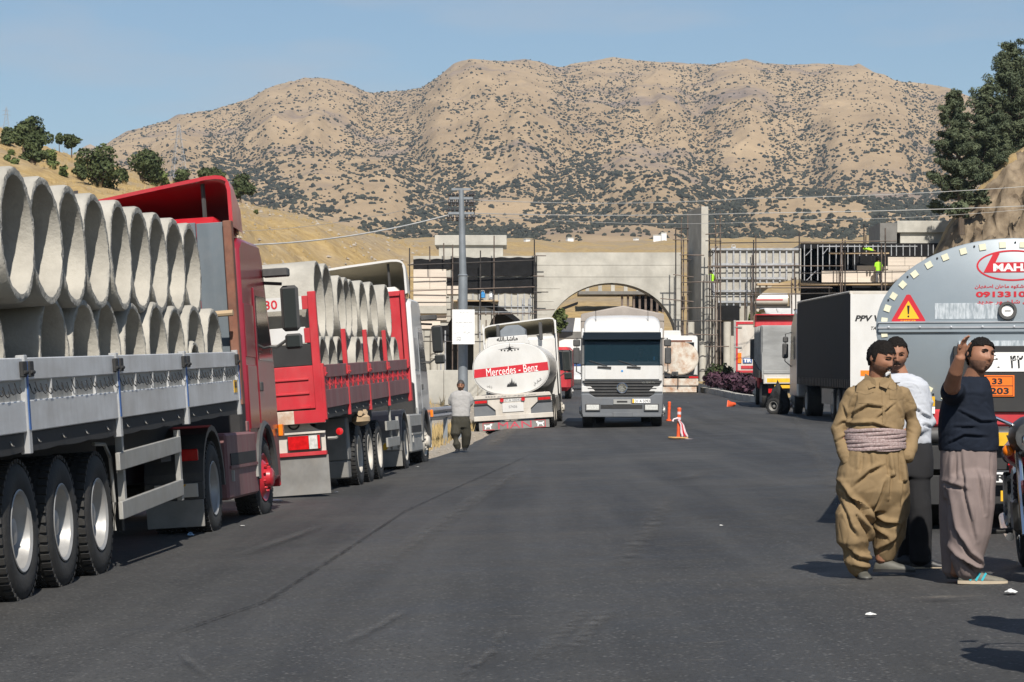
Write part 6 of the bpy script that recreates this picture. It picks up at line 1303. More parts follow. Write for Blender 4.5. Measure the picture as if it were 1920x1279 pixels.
# ------------------------------------------------------------------ people
mat('skin', (0.29, 0.14, 0.085), .55, var=.12, vs=9, spec=.35); mat('skin_dark', (0.19, 0.085, 0.05), .55, var=.12, vs=9, spec=.35)
mat('hair', (0.012, 0.010, 0.009), .85, var=.5, vs=90, spec=.15, bump=.6, bs=160); mat('hair_grey', (0.045, 0.04, 0.038), .6, var=.5, vs=60); mat('stubble', (0.165, 0.085, 0.055), .8, var=.25, vs=40)
mat('khaki_cloth', (0.225, 0.158, 0.085), .85, var=.08, vs=9, bump=.15, bs=220, spec=.2); mat('sash_cloth', (0.24, 0.16, 0.155), .8, var=.3, vs=70, bump=.3, bs=120, col2=(.42, .34, .33))
mat('white_cloth', (0.44, 0.46, 0.50), .85, var=.05, vs=6, spec=.2); mat('dark_cloth', (0.022, 0.022, 0.024), .85, var=.15, vs=6, spec=.2); mat('navy_cloth', (0.012, 0.016, 0.026), .9, var=.15, vs=10, bump=.2, bs=250, spec=.15)
mat('mauve_cloth', (0.19, 0.15, 0.14), .85, var=.09, vs=6, bump=.12, bs=220, spec=.2); mat('grey_cloth', (0.36, 0.35, 0.34), .85, var=.07, vs=8, spec=.2); mat('olive_cloth', (0.045, 0.042, 0.032), .85, var=.12, vs=6, spec=.2)
mat('shoe_grey', (0.09, 0.088, 0.075), .6, var=.2, vs=12); mat('shoe_black', (0.015, 0.015, 0.017), .5, var=.2, vs=12); mat('shoe_sole', (0.40, 0.33, 0.24), .7, var=.1); mat('shoe_teal', (0.03, 0.38, 0.45), .5, var=.1); mat('shoe_runner', (0.13, 0.12, 0.095), .7, var=.25, vs=14)
mat('hivis', (0.38, 0.80, 0.03), .7, var=.08, vs=6); mat('denim', (0.10, 0.10, 0.11), .85, var=.15); mat('helmet_dark', (.02, .02, .02), .4); mat('button', (.55, .5, .45), .4)

def fuse(mb, voxel, it=3, fac=.5):
    me = bpy.data.meshes.new('shape'); me.from_pydata(mb.v, [], mb.f); bm = bmesh.new(); bm.from_mesh(me); bmesh.ops.recalc_face_normals(bm, faces=bm.faces); bm.to_mesh(me); bm.free()
    ob = bpy.data.objects.new('shape', me); COL.objects.link(ob)
    m = ob.modifiers.new('r', 'REMESH'); m.mode = 'VOXEL'; m.voxel_size = voxel
    if it: s = ob.modifiers.new('s', 'SMOOTH'); s.factor = fac; s.iterations = it
    dg = bpy.context.evaluated_depsgraph_get(); res = bpy.data.meshes.new_from_object(ob.evaluated_get(dg)); bpy.data.objects.remove(ob); bpy.data.meshes.remove(me)
    return res
def displace(me, fn):
    n = len(me.vertices); co = np.zeros(n * 3); no = np.zeros(n * 3); me.vertices.foreach_get('co', co); me.vertices.foreach_get('normal', no); co = co.reshape(-1, 3); no = no.reshape(-1, 3)
    co = co + no * fn(co)[:, None]; me.vertices.foreach_set('co', co.reshape(-1)); me.update()
def folds(amp, f=(6, 3), seed=0, diag=0.6):
    def fn(c):
        u = c[:, 0] * f[0] + c[:, 1] * f[0] * .8 + diag * c[:, 2] * f[1] * 1.5 + seed; v = c[:, 2] * f[1] - diag * c[:, 0] * f[0] * .6 + c[:, 1] * 3 + seed * 1.7
        w_ = fbm(u * .6 + 3, v * .6, 2) * 1.2; n1 = pnoise(u + w_, v + w_); n2 = pnoise(u * 2.1 + w_ + 5, v * 1.9 - w_); n3 = pnoise(u * .8 - w_, v * 2.6 + 9)
        m1 = np.clip(.5 + 1.6 * pnoise(u * .5 + 20, v * .5), 0, 1); m2 = np.clip(.5 + 1.8 * pnoise(u * .6 + 40, v * .6), 0, 1)
        g = lambda n, w: np.exp(-(n / w) ** 2)
        return amp * (1.3 * n1 + .5 * n2 - .95 * m1 * g(n1, .085) - .55 * m2 * g(n2, .10) - .7 * (1 - m1) * g(n3, .06))
    return fn
def crease(lines, J, amp=.022, wd=.020):
    """cloth folds: a swell above each line and a groove below it, on the side facing the viewer"""
    def fn(c):
        out = np.zeros(len(c)); x = c[:, 0]; z = c[:, 2]
        for ln in lines:
            k = 1.0
            if isinstance(ln[0], (int, float)): k, ln = ln[0], ln[1:]
            P = [J(p) for p in ln]; best = np.full(len(c), 9.0); sgn = np.zeros(len(c)); tt = np.zeros(len(c)); n_ = len(P) - 1
            for i in range(n_):
                ax, az, bx_, bz_ = P[i].x, P[i].z, P[i + 1].x, P[i + 1].z; dx, dz = bx_ - ax, bz_ - az; l2 = dx * dx + dz * dz
                t = np.clip(((x - ax) * dx + (z - az) * dz) / l2, 0, 1); ex, ez = x - ax - t * dx, z - az - t * dz; d = np.hypot(ex, ez)
                s_ = np.sign(dx * ez - dz * ex) * (1 if dx >= 0 else -1); m = d < best; best = np.where(m, d, best); sgn = np.where(m, s_, sgn); tt = np.where(m, (i + t) / n_, tt)
            d = best * sgn; tap = np.sin(np.pi * np.clip(tt * .9 + .05, 0, 1)) ** .6
            out += k * amp * tap * (1.0 * np.exp(-((d - wd) / (wd * 1.1)) ** 2) - 1.15 * np.exp(-((d + wd * .45) / (wd * .6)) ** 2))
        return out * np.clip(.12 - c[:, 1] * 6 + .4, 0, 1)
    return fn
def finish(me, name, matn, parent):
    me.materials.clear(); me.materials.append(MATS[matn]); me.polygons.foreach_set('use_smooth', [True] * len(me.polygons)); me.update(); me.name = name
    return link(name, me, parent)
def limb(mb, pts, rad, n=14, sq=1.0):
    """tapered chain with rounded ends; rad: radius or (across, deep)"""
    pts = [Vector(p) for p in pts]; R = []; k = len(pts)
    def ring(p, d, r): 
        r = r if isinstance(r, tuple) else (r, r * sq); return mb.ring(p, d, r[0], n, r[1])
    d0 = (pts[0] - pts[1]).normalized(); d1 = (pts[-1] - pts[-2]).normalized(); f = lambda r: r if not isinstance(r, tuple) else min(r)
    sc = lambda r, q: tuple(x * q for x in r) if isinstance(r, tuple) else r * q
    R.append(ring(pts[0] + d0 * f(rad[0]) * .55, -d0, sc(rad[0], .45))); 
    for i, p in enumerate(pts): R.append(ring(p, pts[min(i + 1, k - 1)] - pts[max(i - 1, 0)], rad[i]))
    R.append(ring(pts[-1] + d1 * f(rad[-1]) * .55, d1, sc(rad[-1], .45))); mb.loft(R)
def torso(mb, rows, n=24, p=2.4):
    """rows: (cx, cy, z, half width, half depth, yaw)"""
    R = []
    for (cx, cy, z, a, b, yw) in rows:
        c, s = math.cos(yw), math.sin(yw); L_ = []
        for i in range(n):
            t = 2 * math.pi * i / n; x = math.copysign(abs(math.cos(t)) ** (2 / p), math.cos(t)) * a; y = math.copysign(abs(math.sin(t)) ** (2 / p), math.sin(t)) * b
            L_.append((cx + x * c - y * s, cy + x * s + y * c, z))
        R.append(L_)
    mb.loft(R)
NU, NV = 44, 34
def head_grid(fat=1.0):
    P = np.zeros((NV + 1, NU, 3))
    for j in range(NV + 1):
        ph = math.pi * j / NV
        for i in range(NU):
            th = 2 * math.pi * i / NU; d = np.array([math.sin(th) * math.sin(ph), -math.cos(th) * math.sin(ph), math.cos(ph)]); P[j, i] = d
    x, y, z = P[..., 0] * .078 * fat, P[..., 1] * .098, P[..., 2] * .118
    fr = np.clip(-P[..., 1], 0, 1) ** .6
    low = np.clip((-z - .015) / .10, 0, 1); x = x * (1 - .26 * low * low); y = np.where(y > 0, y * (1 - .45 * low), y * (1 - .06 * low))
    G = lambda cx, cz, sx, sz: np.exp(-((x - cx) / sx) ** 2 - ((z - cz) / sz) ** 2)
    ax = np.abs(x); G2 = lambda cx, cz, sx, sz: np.exp(-((ax - cx) / sx) ** 2 - ((z - cz) / sz) ** 2)
    d = .014 * G(0, -.002, .011, .024) + .020 * G(0, -.026, .014, .013) + .007 * G2(.028, .034, .024, .009) - .013 * G2(.032, .014, .017, .013) + .006 * G2(.046, -.018, .02, .018) + .007 * G(0, -.056, .026, .007) + .005 * G(0, -.070, .022, .007) - .004 * G(0, -.063, .024, .003) - .004 * G(0, -.082, .03, .008) + .010 * G(0, -.100, .026, .014) + .005 * G2(.013, -.032, .008, .007)
    y = y - d * fr * (y < .03); y = y + .012 * np.clip(P[..., 1], 0, 1) * np.clip(z / .1 + .4, 0, 1)
    return np.stack([x, y, z], -1), P
def grid_to_mb(mb, P, mask=None, off=0.0, M=None, jit=0, thick=0.0):
    D = P / np.maximum(np.linalg.norm(P, axis=-1, keepdims=True), 1e-6); Q = P + D * off
    if jit: Q = Q + D * (jit * (.5 + pnoise(P[..., 0] * 90 + P[..., 2] * 40, P[..., 1] * 90 + P[..., 2] * 30)))[..., None]
    vs = [Vector(q) for q in Q.reshape(-1, 3)]; fs = []
    for j in range(NV):
        for i in range(NU):
            if mask is None or mask[j, i]: a = j * NU + i; b = j * NU + (i + 1) % NU; fs.append((a, a + NU, b + NU, b))
    if mask is not None:
        used = sorted({k for f in fs for k in f}); ix = {k: n_ for n_, k in enumerate(used)}; vs = [vs[k] for k in used]; fs = [tuple(ix[k] for k in f) for f in fs]
    if fs: mb.add(vs, fs, 0, M)
def hand(mb, wrist, fdir, nrm, side=1, curl=.5, s=1.0, spread=.2):
    """palm, four fingers and thumb; fdir along the fingers, nrm out of the back of the hand"""
    f = Vector(fdir).normalized(); n_ = Vector(nrm); n_ = (n_ - f * n_.dot(f)).normalized(); a = f.cross(n_) * side; w = Vector(wrist)
    limb(mb, [w - f * .01, w + f * .045 * s, w + f * .085 * s], [(.026 * s, .018 * s), (.038 * s, .016 * s), (.040 * s, .013 * s)], 12)
    P0 = Matrix((a, f, n_)).transposed()
    for k, (o, L_, r) in enumerate(((.030, .070, .0085), (.010, .080, .009), (-.010, .074, .0088), (-.029, .058, .0078))):
        p = w + f * .085 * s + a * o * s; pts = [p - f * .02 * s]; ang = 0; d = (f + a * o * spread * 10).normalized()
        pts.append(p)
        for q, fr in enumerate((.45, .32, .23)):
            ang += curl * (.45 if q == 0 else .75); dd = d * math.cos(ang) - n_ * math.sin(ang); pts.append(pts[-1] + dd * L_ * s * fr * 1.05)
        limb(mb, pts, [r * s * 1.05, r * s * 1.05, r * s, r * s * .92, r * s * .75], 8)
    p = w + f * .02 * s + a * .026 * s; t1 = p + (a * .75 + f * .75 - n_ * .2).normalized() * .04 * s; t2 = t1 + (a * .25 + f * .95 - n_ * .35).normalized() * .032 * s; t3 = t2 + (f - n_ * .5).normalized() * .024 * s
    limb(mb, [p - f * .01, t1, t2, t3], [.014 * s, .0115 * s, .010 * s, .008 * s], 8)
def shoe(par, heel, direction, L_, matn, sole='shoe_black', h=.085, stripe=None):
    d = Vector(direction); d.z = 0; d.normalize(); yaw = math.atan2(d.y, d.x); M = Matrix.Translation(heel) @ Matrix.Rotation(yaw, 4, 'Z'); mb = MB(M); R = []
    for (x, w_, hh) in ((-.02, .028, .05), (.0, .038, h + .01), (.06, .040, h + .015), (.11, .040, h), (.17, .046, h * .72), (.22, .046, h * .6), (.26, .036, h * .48), (.285, .016, .028)):
        x *= L_ / .28; R.append([Vector((x, w_ * math.cos(t), .018 + (hh - .018) * max(0, math.sin(t)) ** .8 if math.sin(t) > 0 else .012)) for t in [2 * math.pi * i / 14 for i in range(14)]])
    mb.loft(R); o = mb.build('shoe', matn, par, 60); mb = MB(M); out_ = [(-.025, .03), (.0, .04), (.06, .042), (.11, .040), (.17, .049), (.22, .050), (.265, .038), (.29, .012)]
    poly = [(x * L_ / .28, w_) for x, w_ in out_] + [(x * L_ / .28, -w_) for x, w_ in out_[::-1]]; mb.prism(poly, 0, .022, 'xy'); mb.build('sole', sole, o, 40)
    if stripe:
        for x0 in (.07, .11, .15): MB(M).box((x0, -.042, .05), (.014, .006, .06), 0, (0, .5, 0)).build('stripe', stripe, o)
    return o
from mathutils.bvhtree import BVHTree
def patch(par, src, name, matn, x0, x1, z0, z1, off=.004, nx=8, nz=8, tip=0.0, cut=None):
    """a thin piece of cloth that follows the front of another garment"""
    bm = bmesh.new(); bm.from_mesh(src); bv = BVHTree.FromBMesh(bm); bm.free(); vs_ = []; 
    for j in range(nz + 1):
        for i in range(nx + 1):
            u = i / nx; x = x0 + (x1 - x0) * u; z = z1 + (z0 - tip * (1 - abs(2 * u - 1)) - z1) * j / nz
            h = bv.ray_cast(Vector((x, -1, z)), Vector((0, 1, 0))); vs_.append((x, (h[0].y if h[0] else -.15) - off, z))
    mb = MB(); mb.add(vs_, [(j * (nx + 1) + i, j * (nx + 1) + i + 1, (j + 1) * (nx + 1) + i + 1, (j + 1) * (nx + 1) + i) for j in range(nz) for i in range(nx)])
    return mb.build(name, matn, par, 60, recalc=False)

def person(label, X, Y, gy, px0, headc, head_rot, neck, trunk, arms, legs_skin, top, top_mat, trs, trs_mat, shoes, hair='hair', skin='skin', fat=1.0, voxel=.0065, fold_top=.006, fold_trs=.009, ff=(4.5, 1.6, .6), cr_top=(), cr_trs=(), moustache=False, hairline=.045, beard=True, seed=0, sleeves=(), hands=(), hs=1.04, name='person', group=None, bald=0.0, trs_voxel=None, cap=None):
    s = FPX / Y; g = CAMH + (HORIZON - gy) / FPX * Y
    J = lambda p: Vector(((p[0] - 960) / FPX * (Y + (p[2] if len(p) > 2 else 0)) - X, p[2] if len(p) > 2 else 0, CAMH + (HORIZON - p[1]) / FPX * (Y + (p[2] if len(p) > 2 else 0)) - g))
    root = thing(name, label, 'person', (X, Y, g), (0, 0, 0), group)
    H = Matrix.Translation(J(headc)) @ Euler(tuple(math.radians(a) for a in head_rot)).to_matrix().to_4x4() @ Matrix.Scale(hs, 4)
    P, D = head_grid(fat); mb = MB(); grid_to_mb(mb, P, None, 0, H)
    for e in (-1, 1): mb.sphere((0, 0, 0), 1, 10, 0, H @ Matrix.Translation((e * .079 * fat, .012, -.004)) @ Matrix.Diagonal((.010, .020, .032, 1)))
    limb(mb, [H @ Vector((0, .018, -.06)), J(neck)], [.056 * fat, .064 * fat], 14)
    rows = [(*J(t[0])[:2], J(t[0]).z, t[1] * .86, t[2] * .86, math.radians(t[3])) for t in trunk]; torso(mb, rows)
    for a in arms: limb(mb, [J(p) for p in a[0]], a[1], 12)
    for a in legs_skin: limb(mb, [J(p) for p in a], [.07, .055, .045][:len(a)], 10)
    for h in hands: hand(mb, J(h[0]), h[1], h[2], h[3], h[4], h[5] if len(h) > 5 else 1.0)
    finish(fuse(mb, voxel, 1, .4), 'body', skin, root)
    # hair, brows, eyes, mouth
    dx, dy, dz = D[..., 0], D[..., 1], D[..., 2]; ph = P
    line = hairline + .03 * (np.abs(dx) < .0); back = dy > .05
    hm = (P[..., 2] > np.where(dy < -.25, hairline + .018 - .02 * np.abs(dx), np.where(dy < .15, np.where(np.abs(dx) > .8, -.012, hairline), -.055)))
    mb = MB(); grid_to_mb(mb, P, hm, .004, H, .013); mb.build('hair', hair, root, 70, recalc=False)
    mb = MB()
    for e in (-1, 1): mb.tube([H @ Vector((e * .014, -.104, .028)), H @ Vector((e * .032, -.100, .033)), H @ Vector((e * .052, -.086, .026))], [.0045, .0055, .003], 6)
    mb.build('eyebrows', 'hair', root)
    mb = MB()
    for e in (-1, 1): mb.sphere((0, 0, 0), 1, 8, 0, H @ Matrix.Translation((e * .032, -.0815, .013)) @ Matrix.Diagonal((.013, .006, .0052, 1)))
    mb.build('shaded_eyes', 'hair', root)  # eyes and their squinting shadow painted as one dark colour
    MB().sphere((0, 0, 0), 1, 8, 0, H @ Matrix.Translation((0, -.100, -.0625)) @ Matrix.Diagonal((.022, .006, .0045, 1))).build('mouth', 'stubble', root)
    if moustache: MB().tube([H @ Vector((-.03, -.094, -.053)), H @ Vector((0, -.107, -.044)), H @ Vector((.03, -.094, -.053))], [.004, .0095, .004], 8).build('moustache', 'hair', root)
    if beard:
        bmk = (P[..., 2] < -.036 - .022 * (np.abs(P[..., 0]) < .02)) & (dy < .1) & (P[..., 2] > -.112); mb = MB(); grid_to_mb(mb, P, bmk, .0012, H, .001); mb.build('stubble', 'stubble', root, 70, recalc=False)
    if cap: mb = MB(); grid_to_mb(mb, P, P[..., 2] > .03, .018, H); mb.build('cap', cap, root, 70, recalc=False)
    # garments
    mb = MB(); rows = [(*J(t[0])[:2], J(t[0]).z, t[1], t[2], math.radians(t[3])) for t in top]; torso(mb, rows)
    for a in sleeves: limb(mb, [J(p) for p in a[0]], a[1], 16)
    me = fuse(mb, trs_voxel or .009, 4); displace(me, folds(fold_top, (6, 6), seed, .6))
    if cr_top: displace(me, crease(cr_top, J, .019, .012))
    topo = finish(me, 'shirt', top_mat, root)
    mb = MB(); rows = [(*J(t[0])[:2], J(t[0]).z, t[1], t[2], math.radians(t[3])) for t in trs['rows']]; torso(mb, rows)
    for a in trs['legs']: limb(mb, [J(p) for p in a[0]], a[1], 18)
    me = fuse(mb, trs_voxel or .010, 5); displace(me, folds(fold_trs, ff[:2], seed + 3, ff[2]))
    if cr_trs: displace(me, crease(cr_trs, J, .030, .016))
    tro = finish(me, 'trousers', trs_mat, root)
    for sh in shoes: shoe(root, J(sh[0]), sh[1], sh[2], sh[3], sh[4] if len(sh) > 4 else 'shoe_black', stripe=sh[5] if len(sh) > 5 else None)
    return root, topo, tro, J

# the man in khaki
K, kt, kp_, J = person('man in khaki shirt, patterned sash and baggy khaki trousers', (1632 - 960) / FPX * 17.5, 17.5, 1085, 1632, (1652, 672, -.03), (16, 4, 40), (1645, 712, .02),
    [((1644, 722, .02), .17, .10, 18), ((1643, 760, .02), .20, .13, 18), ((1640, 820, .02), .17, .13, 15), ((1638, 860, .02), .18, .13, 10)],
    [([(1604, 750, .01), (1577, 802, .03), (1592, 862, -.06)], [.045, .040, .035]), ([(1690, 750, .06), (1713, 798, .1), (1700, 856, -.02)], [.05, .042, .035])],
    [[(1606, 900), (1602, 985, -.03), (1614, 1066)], [(1664, 900, .03), (1668, 965, .02), (1652, 1050, .08)]],
    [((1646, 707, .02), .085, .075, 18), ((1645, 716, .02), .13, .095, 18), ((1644, 728, .02), .185, .125, 18), ((1643, 742, .02), .205, .14, 18), ((1643, 768, .015), .212, .15, 18), ((1641, 800, .01), .208, .155, 15), ((1640, 832, .01), .198, .15, 12)], 'khaki_cloth',
    dict(rows=[((1640, 826, .01), .20, .15, 10), ((1639, 850, .01), .225, .165, 10), ((1636, 885, .01), .255, .185, 8), ((1635, 920, .01), .262, .185, 5), ((1636, 945, .02), .23, .15, 5), ((1637, 958, .02), .18, .12, 5)],
         legs=[([(1606, 905, -.02), (1602, 965, -.05), (1601, 1015, -.05), (1607, 1045, -.03), (1611, 1064, -.01), (1612, 1070, 0)], [.150, .142, .128, .105, .082, .074]), ([(1666, 905, .04), (1670, 955, .05), (1666, 1000, .07), (1660, 1024, .09), (1658, 1042, .10), (1657, 1048, .10)], [.150, .142, .125, .10, .078, .07])]), 'khaki_cloth',
    [((1613, 1085, .06), (.05, -1, 0), .25, 'shoe_grey'), ((1644, 1072, .10), (1, -.25, 0), .27, 'shoe_grey')], moustache=True, seed=1, fold_top=.005, fold_trs=.006, ff=(3.6, 2.0, 1.0),
    cr_trs=[[.8, (1597, 907), (1624, 883), (1646, 873)], [1.4, (1572, 905), (1589, 930), (1614, 954), (1633, 980)], [1.1, (1601, 966), (1622, 993), (1630, 1016)], [1.2, (1590, 1030), (1606, 1046), (1632, 1050)], [1.0, (1652, 905), (1640, 940), (1634, 952)], [1.3, (1636, 966), (1657, 980), (1680, 982)], [1.0, (1638, 992), (1662, 1008)], [1.2, (1692, 978), (1676, 1012), (1650, 1032), (1634, 1036)], [.7, (1660, 850), (1664, 890), (1662, 930)], [.7, (1684, 850), (1688, 900), (1686, 950)], [.5, (1610, 848), (1606, 880)], [.5, (1626, 848), (1627, 872)], [.8, (1598, 1060), (1630, 1066)], [.7, (1575, 940), (1590, 985), (1600, 1000)]],
    cr_top=[[1.2, (1588, 796), (1631, 794), (1668, 806)], [1.1, (1592, 778), (1621, 760), (1652, 764)], [.8, (1640, 782), (1672, 758)], [1.0, (1600, 745), (1592, 775), (1590, 800)], [.9, (1566, 800), (1580, 790), (1596, 796)], [.9, (1568, 826), (1582, 818), (1598, 828)], [.8, (1580, 762), (1586, 780)], [.7, (1680, 760), (1692, 790)], [.9, (1600, 815), (1640, 812), (1676, 818)], [.8, (1694, 800), (1714, 812)]],
    sleeves=[([(1606, 736, .0), (1590, 766, .02), (1573, 806, .03), (1582, 845, -.03), (1593, 868, -.06)], [.076, .075, .063, .057, .053]), ([(1688, 736, .05), (1703, 768, .08), (1714, 803, .1), (1706, 840, .02), (1699, 860, -.04)], [.074, .071, .061, .055, .052])])
mb = MB(); R = []
for q in range(6):
    z = (1085 - (842 - q * 7.2)) / 259; k = 1 + .012 * math.sin(q * 2.1)
    R.append([Vector((.03 + math.cos(t) * (.218 - .002 * q) * k * (1 + .012 * math.sin(t * 9 + q)), .01 + math.sin(t) * .186 * k * (1 + .015 * math.sin(t * 7 + q * 2)), z + .014 * math.sin(t * 2 + 1))) for t in [2 * math.pi * i / 48 for i in range(48)]])
mb.loft(R, 0, False)
for q in range(7): mb.tube([Vector((.03 + math.cos(t) * .219, .01 + math.sin(t) * .187, (1085 - (840 - q * 5.4 + 2.5 * math.sin(t * 2 + q * 1.3))) / 259)) for t in [2 * math.pi * i / 40 for i in range(41)]], .013, 6)
mb.build('sash', 'sash_cloth', K, 60)
mb = MB()
for e in (-1, 1): mb.add([J((1646 + e * 3, 724, -.125)), J((1646 + e * 26, 712, -.03)), J((1646 + e * 24, 700, -.02)), J((1646 + e * 5, 712, -.10)), J((1646 + e * 17, 729, -.135))], [(0, 1, 2, 3), (0, 4, 1)])
mb.build('collar', 'khaki_cloth', K, 0, recalc=False)
for (a, b, c, d) in ((-.115, .005, 1.30, 1.40), (.115, .19, 1.33, 1.42)): o = patch(K, kt.data, 'pocket_flap', 'khaki_cloth', a, b, c + .05, d, .007, tip=.02); patch(K, kt.data, 'pocket', 'khaki_cloth', a + .008, b - .008, c - .03, d - .03, .004)
patch(K, kt.data, 'placket', 'khaki_cloth', .066, .092, 1.00, 1.42, .005, 2, 14); MB().sphere((-.055, -.0, 0), .001).build('button', 'button', K) if False else None

# man in white shirt behind him
person('man in white shirt and black trousers behind the khaki man', (1703 - 960) / FPX * 18.15, 18.15, 1068, 1703, (1680, 664, .0), (14, 0, -4), (1688, 705, .03),
    [((1690, 715, .03), .17, .10, 0), ((1695, 770, .03), .19, .12, 0), ((1700, 840, .03), .16, .12, 0)], [([(1728, 730, .04), (1738, 790, .05), (1712, 800, -.14)], [.048, .04, .032])],
    [[(1712, 860, .03), (1718, 950), (1722, 1050)], [(1690, 860, .1), (1690, 950, .12), (1692, 1050, .15)]],
    [((1688, 700, .03), .08, .07, 0), ((1689, 708, .03), .16, .10, 0), ((1691, 722, .03), .205, .12, 0), ((1695, 770, .03), .205, .14, 0), ((1700, 818, .03), .185, .14, 0), ((1702, 832, .03), .18, .135, 0)], 'white_cloth',
    dict(rows=[((1702, 822, .03), .175, .13, 0), ((1704, 860, .03), .19, .14, 0), ((1704, 895, .03), .185, .14, 0)], legs=[([(1716, 885, .02), (1722, 950, .0), (1726, 1010, .02), (1726, 1052, .03)], [.115, .10, .088, .085]), ([(1690, 885, .08), (1690, 950, .12), (1692, 1010, .15), (1692, 1052, .16)], [.11, .095, .085, .08])]), 'dark_cloth',
    [((1716, 1068, .03), (1, -.15, 0), .28, 'shoe_black', 'shoe_sole'), ((1684, 1062, .12), (.8, -.4, 0), .27, 'shoe_black')], hair='hair', moustache=True, seed=11, hairline=.062, fold_trs=.006, fold_top=.006, cr_top=[[1, (1700, 760), (1722, 772)], [1, (1726, 776), (1742, 784)], [1, (1720, 792), (1742, 800)], [.8, (1696, 800), (1716, 790)]],
    sleeves=[([(1722, 722, .03), (1734, 758, .04), (1741, 792, .04), (1728, 802, -.06), (1720, 802, -.11)], [.075, .072, .062, .054, .05]), ([(1668, 722, .05), (1662, 770, .08), (1668, 810, .02)], [.075, .07, .06])],
    hands=[((1712, 801, -.15), (-.35, -.25, -.9), (.4, -.85, .1), 1, .55)])

# man in navy sweater, arm raised
Bm, bt, bp_, JB = person('man in navy sweater raising his arm beside the grey tanker', (1815 - 960) / FPX * 16.7, 16.7, 1094, 1815, (1838, 668, -.03), (-4, 10, 24), (1824, 712, .02),
    [((1818, 725, .02), .13, .15, 0), ((1814, 780, .02), .17, .17, 0), ((1812, 840, .02), .17, .16, 0)],
    [([(1786, 738, -.12), (1785, 722, -.32), (1792, 696, -.44), (1801, 668, -.52)], [.060, .058, .048, .034])],
    [[(1806, 880, .05), (1795, 980, .05), (1792, 1075, .08)], [(1822, 880, -.04), (1826, 980, -.02), (1812, 1078, -.05)]],
    [((1824, 706, .02), .09, .08, 0), ((1821, 716, .02), .125, .15, 0), ((1816, 735, .02), .16, .20, 0), ((1813, 770, .02), .185, .20, 0), ((1815, 805, .02), .205, .19, 0), ((1816, 835, .02), .205, .175, 0), ((1816, 846, .02), .20, .17, 0)], 'navy_cloth',
    dict(rows=[((1815, 838, .02), .19, .165, 0), ((1815, 870, .02), .195, .17, 0), ((1814, 910, .02), .19, .165, 0), ((1812, 935, .02), .17, .15, 0)], legs=[([(1820, 895, -.04), (1819, 950, -.05), (1816, 1000, -.055), (1812, 1045, -.06), (1815, 1070, -.06), (1816, 1078, -.06)], [.172, .168, .150, .115, .092, .082]), ([(1798, 895, .08), (1793, 960, .10), (1789, 1020, .12), (1787, 1072, .13)], [.14, .125, .10, .08])]), 'mauve_cloth',
    [((1803, 1094, -.06), (1, -.18, 0), .30, 'shoe_runner', 'shoe_sole', 'shoe_teal'), ((1782, 1085, .14), (1, -.05, 0), .28, 'shoe_black')], hair='hair', skin='skin', fat=1.10, seed=21, fold_trs=.005, fold_top=.004, ff=(4.6, 1.0, .35),
    cr_trs=[[.9, (1765, 1015), (1786, 1042), (1818, 1062), (1842, 1066)], [1.0, (1772, 920), (1783, 990), (1808, 1035), (1835, 1056)], [.6, (1796, 848), (1800, 928), (1820, 1010)], [.6, (1824, 885), (1836, 960)], [.5, (1784, 852), (1782, 900)], [.5, (1850, 855), (1846, 930)], [.7, (1770, 905), (1800, 915)], [.8, (1800, 1048), (1832, 1074)]],
    cr_top=[[.8, (1775, 830), (1800, 815), (1840, 818)], [.8, (1790, 770), (1830, 790), (1862, 790)], [.6, (1780, 800), (1820, 800)]], hairline=.052,
    sleeves=[([(1797, 736, -.02), (1787, 736, -.14), (1786, 728, -.26)], [.10, .088, .074]), ([(1838, 738, .14), (1846, 790, .18), (1842, 830, .16)], [.085, .075, .065])],
    hands=[((1801, 668, -.52), (.12, -.35, 1), (-.75, .6, .25), -1, .35, .95)])

# walking man on the shoulder
person('man in grey polo walking on the road shoulder, hands behind him', (864 - 960) / FPX * 57, 57, 847, 864, (864, 723, -.02), (6, 0, -6), (864, 734, .01),
    [((864, 738, 0), .16, .10, 0), ((864, 758, 0), .17, .12, 0), ((864, 778, 0), .16, .12, 0)], [([(850, 740, .02), (847, 758, .12), (856, 770, .2)], [.05, .045, .035]), ([(879, 740, .02), (883, 758, .12), (872, 770, .2)], [.05, .045, .035])],
    [[(858, 790), (855, 815, -.1), (859, 836, -.08)], [(871, 790), (873, 815, .05), (871, 836, .15)]],
    [((864, 732, .01), .09, .08, 0), ((864, 735, 0), .19, .11, 0), ((864, 742, 0), .24, .13, 0), ((864, 758, 0), .235, .145, 0), ((864, 776, 0), .215, .15, 0), ((864, 781, 0), .22, .15, 0)], 'grey_cloth',
    dict(rows=[((864, 778, 0), .20, .14, 0), ((864, 790, 0), .23, .16, 0), ((864, 802, 0), .22, .15, 0)], legs=[([(857, 795, 0), (854, 815, -.1), (856, 832, -.1), (859, 841, -.08)], [.13, .125, .10, .07]), ([(872, 795, 0), (874, 815, .05), (873, 832, .12), (871, 840, .15)], [.13, .125, .10, .07])]), 'olive_cloth',
    [((859, 846, 0), (-.1, -1, 0), .26, 'shoe_black'), ((871, 844, .22), (.1, -1, 0), .26, 'shoe_black')], hair='hair_grey', seed=31, voxel=.012, trs_voxel=.016, moustache=True,
    sleeves=[([(852, 740, 0), (847, 750, .05), (846, 757, .09)], [.09, .085, .075]), ([(876, 740, 0), (882, 750, .05), (883, 757, .09)], [.09, .085, .075])])

